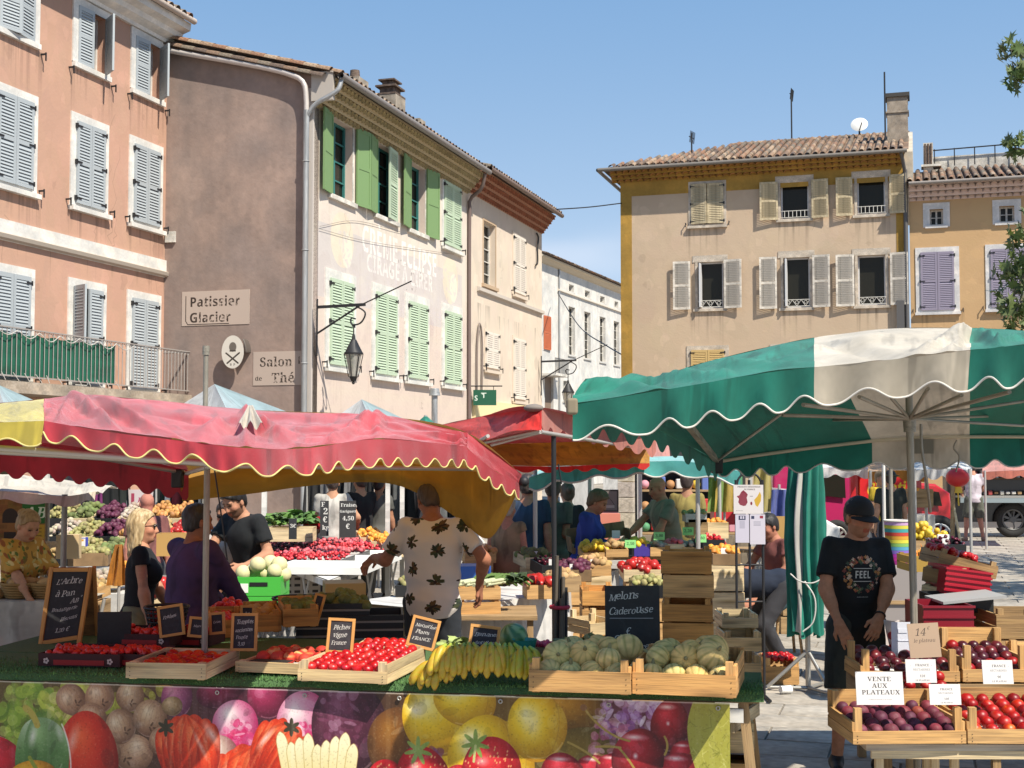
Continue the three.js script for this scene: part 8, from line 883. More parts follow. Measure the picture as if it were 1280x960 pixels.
person({ near: 1, female: true, label: 'grey haired woman in a sleeveless beige dress seen from behind', px: 633, d: 12.8, h: 1.58, yaw: 168, lean: 2, headYaw: -16, skin: [0.56, 0.28, 0.2], hair: { style: 'short', color: [0.50, 0.42, 0.36], color2: [0.32, 0.24, 0.19], vol: 0.016 }, top: { color: [0.36, 0.26, 0.15], sleeve: 0.16, skirt: 0.55, loose: 0.02 }, bulk: 1.06, hands: [[-0.24, 0.85, 0.06], [0.22, 0.84, 0.08]], shoes: [0.3, 0.2, 0.12] });
body('man in a navy T-shirt and mustard shorts half hidden by the woman in beige', 659, 13.9, 1.78, 168, [0.03, 0.055, 0.11], [0.42, 0.28, 0.06], { near: 1, len: 0.95, skin: [0.5, 0.25, 0.17] });
body('man in a dark grey T-shirt with folded arms behind the thin dark pole', 690, 14.2, 1.74, 150, [0.13, 0.13, 0.115], [0.16, 0.15, 0.15], { near: 1, hands: [[-0.05, 1.1, 0.2], [-0.16, 1.0, 0.15]], skin: [0.42, 0.2, 0.13], hair: { style: 'short', color: [0.07, 0.05, 0.04] }, headYaw: 20 });
body('woman with her hair in a bun and a dark vest between two shoppers', 709, 15.2, 1.66, 165, [0.03, 0.03, 0.035], [0.05, 0.05, 0.06], { female: true, skin: [0.6, 0.38, 0.28], hair: { style: 'bun', color: [0.10, 0.07, 0.05] }, headYaw: 30 });
person({ near: 1, female: true, label: 'short haired woman in a bright blue long sleeved top looking at her hands', px: 728, d: 13.5, h: 1.66, yaw: 72, lean: 10, headPitch: 24, skin: [0.46, 0.22, 0.14], hair: { style: 'full', color: [0.15, 0.08, 0.04], vol: 0.018 }, top: { color: [0.035, 0.06, 0.34], sleeve: 1.85, hem: -0.12, loose: 0.026 }, pants: { color: [0.03, 0.035, 0.06] }, hands: [[-0.06, 1.14, 0.32], [0.08, 1.12, 0.34]] });
person({ near: 1, label: 'bald man in a grey green T-shirt reaching to the left over the green price tags', px: 838, d: 14.9, h: 1.76, yaw: -72, lean: 12, headPitch: 12, skin: [0.50, 0.25, 0.17], hair: { style: 'bald' }, top: { color: [0.27, 0.25, 0.19], sleeve: 0.62, hem: -0.12, loose: 0.024 }, pants: { color: [0.1, 0.1, 0.09] }, hands: [[-0.18, 1.02, 0.5], [0.2, 0.95, 0.35]], bulk: 1.06 });
body('person in an olive yellow shirt behind the bald man', 858, 17.5, 1.74, 160, [0.32, 0.26, 0.08], [0.2, 0.05, 0.05], { skin: [0.4, 0.22, 0.14] });
person({ near: 1, label: 'person in a dark blue T-shirt and cap bending low behind the poster rack', px: 972, d: 12.4, h: 1.72, yaw: -84, lean: 86, headPitch: 12, headLevel: 0.3, hipY: 0.8, skin: [0.36, 0.17, 0.11], cap: [0.012, 0.014, 0.03], hair: { style: 'short', color: [0.03, 0.02, 0.02] }, top: { color: [0.015, 0.024, 0.05], sleeve: 0.62, hem: -0.08, loose: 0.024 }, pants: { color: [0.05, 0.05, 0.06] }, hands: [[-0.2, 0.36, 0.56], [0.2, 0.34, 0.54]] });
person({ near: 1, label: 'dark haired person in denim shorts perched on a stool behind the notices', px: 978, d: 13.3, h: 1.7, yaw: -62, lean: 14, headPitch: 16, hipY: 0.66, skin: [0.45, 0.21, 0.14], hair: { style: 'short', color: [0.02, 0.016, 0.016] }, top: { color: [0.30, 0.10, 0.09], sleeve: 0.5, hem: -0.06 }, pants: { color: [0.09, 0.18, 0.24], len: 0.62 }, hands: [[-0.16, 0.8, 0.42], [0.18, 0.78, 0.4]], feet: [[-0.14, 0.08, 0.36], [0.14, 0.08, 0.3]], poles: [[-0.7, -0.3, -0.5], [0.7, -0.3, -0.5]] });
{ const s = thing('stool', 'plain wooden stool under the person in denim shorts', 'stool', XZ(979, 13.35).setY(0)); mesh(s, 'seat', new THREE.CylinderGeometry(0.17, 0.17, 0.04, 20).translate(0, 0.53, 0), M.woodOld);for (let i = 0; i < 4; i++) { const a = i*1.57 + 0.7; mesh(s, 'leg', rod(V(Math.cos(a)*0.12, 0.52, Math.sin(a)*0.12), V(Math.cos(a)*0.19, 0, Math.sin(a)*0.19), 0.016), M.woodOld); } }
person({ near: 1, label: 'man in a lilac white T-shirt and grey shorts standing at the black food truck', px: 1216, d: 30.5, h: 1.8, yaw: 176, lean: 4, headPitch: 22, skin: [0.52, 0.29, 0.21], hair: { style: 'short', color: [0.03, 0.025, 0.025] }, top: { color: [0.60, 0.55, 0.63], sleeve: 0.66, hem: -0.08, loose: 0.026 }, pants: { color: [0.14, 0.15, 0.12], len: 0.92, loose: 0.022 }, hands: [[-0.18, 1.06, 0.3], [0.18, 1.06, 0.3]], shoes: [0.25, 0.17, 0.12], feet: [[-0.19, 0.08, 0], [0.19, 0.08, 0]] });
body('person in a yellow T-shirt in front of the red sweet stall', 1099, 21.5, 1.72, 30, [0.60, 0.42, 0.03], [0.08, 0.08, 0.1], { skin: [0.5, 0.3, 0.2], hair: { style: 'full', color: [0.28, 0.19, 0.1] } });
body('person in dark clothes and an olive hat in front of the red sweet stall', 1113, 20, 1.74, 185, [0.035, 0.04, 0.03], [0.03, 0.03, 0.035], { hat: [0.12, 0.11, 0.045], hair: { style: 'short', color: [0.03, 0.02, 0.02] } });
// ================================================================ THE STALLS BEHIND
const produce = {
potato: [fruitGeo(0.035, 0, 8, 0.8), std([0.42, 0.27, 0.12], 0.9)], onion: [fruitGeo(0.034, 0, 8, 0.9), std([0.50, 0.24, 0.07], 0.6)], purple: [fruitGeo(0.034, 0, 8, 0.9), std([0.10, 0.018, 0.045], 0.6)], green: [fruitGeo(0.036, 0, 8, 0.9), std([0.13, 0.16, 0.05], 0.75)], garlic: [fruitGeo(0.03, 0.1, 8, 0.9), std([0.44, 0.36, 0.28], 0.85)], pepper: [fruitGeo(0.04, 0.1, 8, 1.1), phy([0.42, 0.022, 0.016], 0.35)], straw: [fruitGeo(0.02, 0, 6, 1.15), phy([0.58, 0.035, 0.045], 0.35)], cherry: [fruitGeo(0.017, 0, 6), phy([0.10, 0.008, 0.02], 0.3)], pink: [fruitGeo(0.028, 0, 7), phy([0.62, 0.12, 0.14], 0.5)], apricot: [fruitGeo(0.03, 0, 8), std([0.75, 0.30, 0.04], 0.6)], lemon: [fruitGeo(0.036, 0, 8, 1.1), std([0.70, 0.48, 0.04], 0.5)], olive: [fruitGeo(0.03, 0, 7), std([0.30, 0.27, 0.10], 0.7)],
};
function bin(label, p, phi, w, depth, h, kind, mat, n, o = {}) {
const t = thing(o.name ?? 'produce_box', label, o.cat ?? 'box', p, phi), th = 0.012; mesh(t, 'front', bx(w, h, th, 0, h / 2, depth / 2), mat); mesh(t, 'back', bx(w, h, th, 0, h / 2, -depth / 2), mat);for (const s of [-1, 1]) mesh(t, 'side', bx(th, h, depth - th, s*(w / 2 - th / 2), h / 2, 0), mat); mesh(t, 'base', bx(w - 2*th, th, depth - th, 0, th / 2, 0), mat);
if (kind) { const pts = [];for (let i = 0; i < n; i++) { const x = rr(-0.47, 0.47), z = rr(-0.46, 0.46); pts.push(V(x*w, h*0.75 + R()*(o.heap ?? 0.06)*(1 - 3*x*x) + 0.01, z*depth)); } heap(t, 'produce', produce[kind][0], produce[kind][1], pts); }
if (o.tilt) t.rotation.set(o.tilt, phi, 0, 'YXZ'); return t;
}
function table(label, px0, px1, d0, h, depth, mat, o = {}) {
const A = XZ(px0, d0).setY(h), B = XZ(px1, o.d1 ?? d0).setY(h), F = frameAB(A, B), t = thing('market_table', label, 'table', A, F.phi), w = F.w; mesh(t, 'table_top', bx(w, 0.03, depth, w / 2, -0.016, -depth / 2), mat);
for (const x of [0.06, w / 2, w - 0.06]) for (const z of [-0.08, -depth + 0.08]) { mesh(t, 'leg', rod(V(x, -0.03, z), V(x + 0.12, -h, z), 0.014, 6), o.leg ?? M.zinc); mesh(t, 'leg', rod(V(x + 0.1, -0.03, z), V(x - 0.08, -h, z), 0.014, 6), o.leg ?? M.zinc); }
if (o.cloth) mesh(t, 'cloth', quadGrid((u, v)=>V(lerp(-0.02, w + 0.02, u), 0.004 - v*(o.drop ?? h - 0.08), 0.02 + v*0.03*(1 + Math.sin(u*w*21) + 0.4*Math.sin(u*w*47))), Math.round(w*30), 6, w, h), o.cloth);if (o.cloth) mesh(t, 'cloth_top', bx(w + 0.03, 0.004, depth + 0.03, w / 2, 0.004, -depth / 2), o.cloth);
return { ...F, t, at: (x, y, z)=>F.at(x, y, z) };
}
const sheet = (name, label, cat, px0, py0, px1, py1, d, m, th = 0.01, turn = 0, draw)=>{ const a = P(px0, py1, d), b = P(px1, py0, d);let mm = m;if (draw) { const W = 256, H = Math.max(16, Math.round(256*(b.y - a.y) / (b.x - a.x))); mm = std([0.82, 0.82, 0.82], 0.75, { map: canvasTex(W, H, draw) }); } const o = solo(name, label, cat, new THREE.BoxGeometry(b.x - a.x, b.y - a.y, th), mm, a.clone().add(b).multiplyScalar(0.5)); o.rotation.y = turn; return o; };
const beige = clothM([0.60, 0.53, 0.43], 0.1), whiteC = clothM([0.76, 0.75, 0.74], 0.1), blackM = phy([0.015, 0.016, 0.018], 0.45), greenM = phy([0.07, 0.46, 0.06], 0.45), ochreB = std([0.42, 0.25, 0.08], 0.85);
{
const B = table('bread stall table under a beige cloth', -140, 102, 9.75, 0.92, 0.55, M.woodOld, { cloth: beige, drop: 0.5 });
const wick = std([0.36, 0.21, 0.07], 0.85, { map: rep(T.wood, 0.2) }), loafG = new THREE.SphereGeometry(0.07, 14, 10).scale(1.5, 0.7, 0.9), loafM = [std([0.40, 0.20, 0.07], 0.85), std([0.50, 0.29, 0.11], 0.85)];
for (const [px, lab] of [[26, 'round wicker basket in front of the woman in yellow'], [62, 'wicker basket at the right end of the bread table']]) { const t = thing('wicker_basket', lab, 'basket', P(px, 747, 9.95));const g = [];for (let k = 0; k < 6; k++) g.push(new THREE.TorusGeometry(0.105 + k*0.008, 0.011, 6, 22).rotateX(Math.PI / 2).translate(0, 0.012 + k*0.019, 0)); mesh(t, 'weave', g, wick).userData.kind = 'stuff';for (let i = 0; i < 4; i++) { const l = mesh(t, 'bread_roll', loafG, loafM[i % 2]); l.scale.setScalar(0.75); l.position.set(Math.cos(i*1.6)*0.06, 0.115, Math.sin(i*1.6)*0.06); l.rotation.y = i; } }
[[-40, 0], [-8, 1], [78, 1], [92, 0]].forEach(([px, k], i)=>{ const l = solo('bread_loaf', ['long loaf at the far left of the bread table', 'loaf left of the round basket', 'loaf right of the baskets', 'end loaf on the beige cloth'][i], 'bread', loafG, loafM[k], P(px, 743, 9.9)); l.rotation.y = i; });
sheet('oven_poster', 'printed board with a bread oven picture and a green AB mark', 'poster', -40, 624, 57, 690, 11.8, null, 0.02, 0, (x, W, H)=>{ x.fillStyle = 'rgb(150,96,44)'; x.fillRect(0, 0, W, H);for (let i = 0; i < 90; i++) { x.fillStyle = `rgba(${90 + i % 60},${50 + i % 40},20,0.3)`; x.fillRect(hash2(i, 1, 2)*W*0.68, hash2(i, 2, 2)*H, 30, 14); } x.fillStyle = 'rgb(52,32,20)'; x.beginPath(); x.arc(140, H*0.32, 26, Math.PI, 0); x.fill(); x.fillRect(114, H*0.3, 52, 26); x.fillRect(120, H*0.62, 40, 50); x.fillStyle = 'rgb(40,104,36)'; x.fillRect(180, 0, 76, H*0.46); x.fillStyle = 'rgb(228,232,210)'; x.font = 'italic bold 52px serif'; x.fillText('AB', 184, H*0.36); x.fillStyle = 'rgb(196,150,40)'; x.fillRect(180, H*0.48, 76, H*0.52); x.fillStyle = 'rgb(120,84,20)';for (let i = 0; i < 6; i++) x.fillRect(188, H*(0.54 + i*0.07), 58, 3); });
const pf = XZ(20, 11.85).setY(0); mesh(scene, 'panel_stand', [rod(V(pf.x - 0.5, 0, pf.z), V(pf.x - 0.5, 1.55, pf.z), 0.02), rod(V(pf.x + 0.25, 0, pf.z), V(pf.x + 0.25, 1.55, pf.z), 0.02)], M.woodOld); tag(scene.children.at(-1), 'two wooden posts that carry the bread panel', 'stand');
solo('shelf_plank', 'wooden plank behind the woman in yellow', 'shelf', bx(1.0, 0.05, 0.2), M.woodOld, P(-5, 681, 11.6));const bb = thing('blue_bin', 'blue plastic bin under the bread table', 'bin', P(18, 838, 9.3).setY(0)); mesh(bb, 'tub', [bx(0.4, 0.3, 0.02, 0, 0.15, 0.15), bx(0.4, 0.3, 0.02, 0, 0.15, -0.15), bx(0.02, 0.3, 0.28, 0.19, 0.15, 0), bx(0.02, 0.3, 0.28, -0.19, 0.15, 0)], phy([0.02, 0.09, 0.32], 0.4)); mesh(bb, 'rim', bx(0.44, 0.025, 0.34, 0, 0.312, 0), phy([0.03, 0.12, 0.4], 0.4));
}
{
const kinds = [['potato', 'olive', 'green', 'onion', 'pepper', 'straw'], ['garlic', 'olive', 'purple', 'onion', 'potato', 'pepper'], ['olive', 'green', 'purple', 'garlic', 'onion', 'onion']], names = { potato: 'potatoes', olive: 'olive coloured roots', green: 'green courgettes', onion: 'golden onions', pepper: 'red peppers', straw: 'strawberries', garlic: 'garlic', purple: 'red onions' };
table('long table under the vegetable boxes at the left', 66, 258, 14, 0.86, 2.6, M.woodOld, { cloth: whiteC, drop: 0.4 });
for (let r = 0; r < 3; r++) for (let c = 0; c < 6; c++) { const d = 14.3 + r*0.8, px = 84 + c*30 - r*2; bin(`box of ${names[kinds[r][c]]}, ${['first', 'second', 'third', 'fourth', 'fifth', 'sixth'][c]} from the left in the ${['front', 'middle', 'back'][r]} row of vegetables`, XZ(px, d).setY(0.88 + r*0.16), 0.05, 0.26, 0.66, 0.1, kinds[r][c], c % 2 ? M.woodPale : blackM, 70, { tilt: 0.16, heap: 0.09 }); }
bin('deep card box of leafy stalks behind the blond woman', P(112, 706, 12.6), 0.2, 0.36, 0.3, 0.12, 'olive', M.card, 40, {}); sheet('paper_bag', 'tall tan paper bag behind the left awning pole', 'bag', 72, 668, 100, 698, 12.2, std([0.55, 0.40, 0.22], 0.9), 0.12, 0.1); sheet('carton', 'blue and white printed carton right of the paper bag', 'box', 99, 672, 110, 684, 12.8, null, 0.1, 0.3, (x, W, H)=>{ x.fillStyle = 'rgb(60,70,170)'; x.fillRect(0, 0, W, H); x.fillStyle = 'rgb(230,225,220)'; x.fillRect(30, 20, 150, H - 40); x.fillStyle = 'rgb(210,150,40)'; x.fillRect(50, 40, 80, 60); });
const rack = (label, px0, px1, d, cols)=>{ const t = thing('clothes_rack', label, 'clothes rack', XZ((px0 + px1) / 2, d).setY(0)), w = (px1 - px0) / FOCAL*d; mesh(t, 'rail', rod(V(-w / 2, 1.85, 0), V(w / 2, 1.85, 0), 0.02), M.zinc);for (const s of [-1, 1]) mesh(t, 'upright', rod(V(s*w / 2, 0, 0), V(s*w / 2, 1.85, 0), 0.02), M.zinc);const n = Math.round(w / 0.16);for (let i = 0; i < n; i++) { const L = rr(0.8, 1.25), g = quadGrid((u, v)=>V((u - 0.5)*(0.22 + 0.14*v), -L*v, 0.05*Math.sin(u*14 + i*2)*v + (v < 0.12 ? 0 : 0.03)), 10, 6, 0.3, L);const m = mesh(t, 'garment', g, fabric(cols[i % cols.length], { side: THREE.DoubleSide })); m.position.set(lerp(-w / 2 + 0.1, w / 2 - 0.1, i / Math.max(1, n - 1)), 1.83, 0.02*(i % 3)); m.rotation.y = rr(-0.7, 0.7); } };
rack('rack of dark clothes behind the vegetable stall', 62, 160, 19, [[0.012, 0.014, 0.015], [0.02, 0.028, 0.025], [0.035, 0.02, 0.04], [0.015, 0.015, 0.018], [0.30, 0.05, 0.22]]); rack('rack of black and green clothes left of the canopy pole', 196, 250, 18.5, [[0.014, 0.016, 0.016], [0.02, 0.05, 0.03], [0.25, 0.03, 0.04]]); rack('rack of grey and black clothes behind the strawberry stall', 384, 470, 21, [[0.03, 0.03, 0.032], [0.2, 0.2, 0.21], [0.015, 0.015, 0.016]]); rack('rack of black clothes right of the white tent legs', 474, 585, 20, [[0.012, 0.012, 0.014], [0.16, 0.17, 0.18], [0.01, 0.012, 0.013], [0.03, 0.03, 0.04]]);
sheet('banner_sign', 'white sign with pink letters behind the bald man', 'sign', 160, 612, 200, 652, 19, null, 0.02, 0, (x, W, H)=>{ x.fillStyle = 'rgb(214,200,200)'; x.fillRect(0, 0, W, H); x.fillStyle = 'rgb(170,60,90)'; x.font = 'italic bold 64px serif'; x.fillText('Rosa', 70, 110); x.fillRect(24, 30, 26, H - 60); }); sheet('grey_cloth', 'slanted grey cloth hung behind the cream awning', 'panel', 93, 632, 116, 662, 17, fabric([0.42, 0.38, 0.38]), 0.05);
table('white clothed table behind the blond woman', 96, 222, 11.4, 0.8, 0.8, M.white, { cloth: whiteC }); bin('tray of dried flowers on the white table', P(128, 733, 11.6), 0.05, 0.34, 0.3, 0.07, 'garlic', M.woodPale, 46); bin('wooden box of jars on the white table', P(160, 726, 11.8), 0.05, 0.2, 0.25, 0.12, 'apricot', M.woodPale, 24);
const oc = P(148, 708, 10.4); solo('orange_scarf', 'orange cloth hanging behind the blond woman’s shoulder', 'cloth', quadGrid((u, v)=>V((u - 0.5)*0.13*(0.4 + v), 0.17 - 0.32*v, 0.03*Math.sin(u*12 + v*3)), 12, 10), clothM([0.66, 0.25, 0.02], 0.25), oc); mesh(scene, 'scarf_stand', rod(oc.clone().setY(0), oc.clone().add(V(0, 0.16, -0.03)), 0.012), M.zinc); tag(scene.children.at(-1), 'thin stand that holds the orange cloth', 'stand');
bin('ochre card box standing open left of the man in purple', P(216, 694, 12.2), 0.1, 0.26, 0.22, 0.2, null, ochreB, 0);const sc = thing('kitchen_scale', 'white scale with a round pan left of the man in purple', 'scale', P(203, 741, 11.2)); mesh(sc, 'body', rbox(0.1, 0.1, 0.1, 0.02, 0, 0.05, 0), M.white); mesh(sc, 'pan', new THREE.CylinderGeometry(0.09, 0.05, 0.03, 18).translate(0, 0.125, 0), M.steel);
}
{
const g1 = table('low trestle under the bright green melon boxes', 300, 362, 10.3, 0.74, 0.5, M.woodOld);for (let i = 0; i < 2; i++) { const t = bin(['lower bright green box with punched handles', 'upper bright green melon box'][i], XZ(331, 10.55).setY(0.75 + i*0.15), 0.0, 0.34, 0.4, 0.145, null, greenM, 0); mesh(t, 'handle_slot', bx(0.14, 0.03, 0.004, 0, 0.09, 0.208), M.black); mesh(t, 'printed_label', bx(0.06, 0.07, 0.003, -0.11, 0.06, 0.2075), M.paper); }
const mg = new THREE.SphereGeometry(0.062, 20, 14), mp = mg.attributes.position;for (let i = 0; i < mp.count; i++) { const th = Math.atan2(mp.getZ(i), mp.getX(i)), k = 1 - 0.05*Math.pow(Math.abs(Math.sin(th*5)), 6); mp.setX(i, mp.getX(i)*k); mp.setZ(i, mp.getZ(i)*k); } mg.computeVertexNormals(); pile('melon', 'pale yellow melon on the bright green boxes', 'melon', 'pale melons on the green boxes', mg, [std([0.62, 0.58, 0.32], 0.7), std([0.56, 0.56, 0.36], 0.7)], [[304, 716], [317, 713], [330, 716], [343, 714], [355, 718], [338, 704], [322, 706], [349, 706]].map(([x, y], i)=>P(x, y, 10.45 + 0.07*(i % 3))));
leafy('herb_pot', 'bushy green herbs in a basket beyond the young man', 'plant', P(352, 655, 15.5), 0.16, 40, [0.12, 0.24, 0.04]); leafy('herb_pot', 'second clump of green herbs right of the first', 'plant', P(376, 652, 15.8), 0.17, 40, [0.10, 0.22, 0.04]); bin('pale basket under the herbs', P(366, 676, 15.4), 0, 0.5, 0.3, 0.16, null, M.woodPale, 0); sheet('red_bag', 'red bag between the herbs and the tall price sign', 'bag', 380, 646, 402, 661, 16, fabric([0.45, 0.01, 0.02]), 0.16);
const c0 = GP(411, 724, 0.8), l0 = GP(318, 690, 0.8), r0 = GP(520, 682, 0.8), t = thing('strawberry_table', 'white trestle tables laid with trays of strawberries and cherries', 'table', c0), far = l0.clone().add(r0).sub(c0), qp = (u, v)=>c0.clone().lerp(l0, u).add(r0.clone().sub(c0).multiplyScalar(v)), loc = (p)=>p.sub(c0);
mesh(t, 'table_top', [quadGrid((u, v)=>loc(qp(u, v)).add(V(0, -0.01, 0)), 1, 1)], std([0.6, 0.58, 0.55], 0.7, { side: THREE.DoubleSide }));for (const [a, b] of [[[0, 0], [1, 0]], [[0, 0], [0, 1]]]) mesh(t, 'apron', bar(loc(qp(...a)).add(V(0, -0.05, 0)), loc(qp(...b)).add(V(0, -0.05, 0)), 0.02, 0.06), M.white);
for (let i = 0; i < 8; i++) { const p = loc(i < 4 ? qp(0.05 + i*0.3, 0.03) : qp(0.03, 0.1 + (i - 4)*0.28)); mesh(t, 'leg', rod(p.clone().setY(-0.02), p.clone().add(V(0.12, 0, 0)).setY(-0.8), 0.014, 6), M.white); mesh(t, 'leg', rod(p.clone().add(V(0.1, 0, 0)).setY(-0.02), p.clone().add(V(-0.06, 0, 0)).setY(-0.8), 0.014, 6), M.white); }
const phi = Math.atan2(-(r0.z - c0.z), r0.x - c0.x), U = r0.clone().sub(c0), Lw = l0.clone().sub(c0);let k = 0;const ks = ['straw', 'straw', 'cherry', 'pink', 'straw', 'pink', 'cherry', 'straw'];
for (let i = 0; i < 6; i++) for (let j = 0; j < 4; j++) { const p = c0.clone().addScaledVector(U, (i + 0.5) / 6).addScaledVector(Lw, (j + 0.5) / 4).add(V(0, 0.004, 0)), empty = j === 0&&i < 3, w = U.length() / 6 - 0.02, dp = Lw.length() / 4 - 0.02, kind = empty ? null : j === 3 ? 'cherry' : i > 2 ? (k % 3 ? 'pink' : 'straw') : ks[k % 8]; k++; bin(empty ? `empty white lined tray, ${['first', 'second', 'third'][i]} from the near corner of the strawberry table` : `tray of ${{ straw: 'strawberries', cherry: 'dark cherries', pink: 'pink fruit' }[kind]}, ${['first', 'second', 'third', 'fourth', 'fifth', 'last'][i]} across and ${['nearest', 'second', 'third', 'farthest'][j]} row of the strawberry table`, p, phi, w, dp, 0.075, kind, empty ? M.paper : blackM, 120, { cat: 'tray', name: 'fruit_tray' }); }
bin('stack of brown cartons under the strawberry table', GP(372, 745, 0.0).setY(0), 0.3, 0.5, 0.4, 0.5, null, M.card, 0); sheet('carton_stack', 'printed white cartons stored under the strawberry table', 'boxes', 352, 718, 398, 742, 14.6, null, 0.3, 0.3, (x, W, H)=>{ x.fillStyle = 'rgb(190,176,160)'; x.fillRect(0, 0, W, H); x.fillStyle = 'rgb(60,50,44)';for (let i = 0; i < 3; i++) for (let j = 0; j < 4; j++) x.fillRect(14 + j*62, 12 + i*44, 40, 18); });
const ps = (label, px0, px1, y0, y1, d, lines, bg)=>sheet('price_sign', label, 'price sign', px0, y0, px1, y1, d, null, 0.02, 0.1, (x, W, H)=>{ x.fillStyle = bg; x.fillRect(0, 0, W, H); x.fillStyle = 'rgb(225,222,215)';for (const [s, a, b, z] of lines) { x.font = `bold ${z}px serif`; x.fillText(s, a, b); } });
ps('tall black and white price sign standing in the strawberries', 400, 411, 626, 670, 15, [['F', 30, 170, 190], ['2', 90, 400, 260], ['€', 80, 640, 240], ['kg', 60, 860, 180]], 'rgb(50,50,52)'); ps('broad tall slate leaning in front of the grey shirted man', 424, 445, 626, 672, 14.8, [['Fraises', 20, 90, 72], ['Gariguette', 6, 180, 52], ['4,50', 50, 300, 90], ['€', 100, 430, 110]], 'rgb(52,50,50)'); ps('small dark slate at the left of the strawberry table', 361, 371, 648, 674, 14.6, [['3€', 40, 300, 170]], 'rgb(40,42,46)');
for (let i = 0; i < 4; i++) bin(['first', 'second', 'third', 'last'][i] + ' box of apricots in the row behind the strawberries', P(462 + i*14, 676 + i*5, 17 - i*0.55), 0.25, 0.3, 0.42, 0.09, i === 3 ? 'pink' : 'apricot', M.woodPale, 50, { tilt: 0.15 });
}
{
const T2 = table('low dark table under the slanted wooden crates', 246, 470, 8.0, 0.72, 0.7, M.woodDark, { leg: M.iron });
for (let i = 0; i < 3; i++) { const c = crate('wooden_crate', ['left', 'middle', 'right'][i] + ' slanted orange crate behind the tomato slate', P(262 + i*46, 799 - i*7, 7.75), P(306 + i*46, 793 - i*7, 7.8), 0.42, { hf: 0.1, hs: 0.12, hb: 0.14, post: 0.13, mat: M.woodOrange }); heap(c.t, 'produce', produce[['straw', 'potato', 'green'][i]][0], produce[['straw', 'potato', 'green'][i]][1], Array.from({ length: 50 }, ()=>V(rr(0.03, c.w - 0.03), rr(0.06, 0.11), -rr(0.03, 0.38)))); }
bin('pink card box behind the canopy pole', P(285, 774, 8.3), 0, 0.18, 0.2, 0.06, 'straw', phy([0.5, 0.05, 0.1], 0.5), 40);
for (const [px, py, w, lab] of [[420, 778, 0.42, 'black plastic crate of greens left of the flowered shirt'], [468, 792, 0.36, 'empty black plastic crate in front of the flowered man’s jeans'], [402, 800, 0.3, 'lower black crate beside the peach slate']]) { const p = P(px, py, 8.5), t = bin(lab, p, 0.1, w, 0.4, 0.14, px === 420 ? 'green' : null, blackM, 50);for (let i = 1; i < 3; i++) mesh(t, 'rib', bx(w + 0.01, 0.012, 0.012, 0, i*0.05, 0.208), std([0.2, 0.2, 0.2], 0.5)); }
solo('black_stand', 'dark folding stand under the black crates', 'stand', [bx(1.1, 0.03, 0.5, 0, 0.78, 0), ...[-0.5, 0.5].flatMap((x)=>[rod(V(x, 0, 0.2), V(x, 0.78, -0.2), 0.015), rod(V(x, 0, -0.2), V(x, 0.78, 0.2), 0.015)])], M.iron, XZ(437, 8.6).setY(0)); basket('dark wire basket of herbs left of the flowered man', P(372, 765, 8.6), 0.16, 0.09, M.iron, { name: 'herbs', geo: produce.green[0], mat: produce.green[1] }); basket('second wire basket right of the herbs', P(412, 760, 8.9), 0.13, 0.08, M.iron); sheet('yellow_bag', 'yellow and white bag on the slanted crates', 'bag', 405, 727, 455, 742, 9.6, std([0.5, 0.36, 0.16], 0.8), 0.3, 0.2); leafy('greens', 'bunch of dark greens beside the wire baskets', 'greens', P(405, 778, 8.4), 0.07, 20, [0.07, 0.11, 0.02]);
}
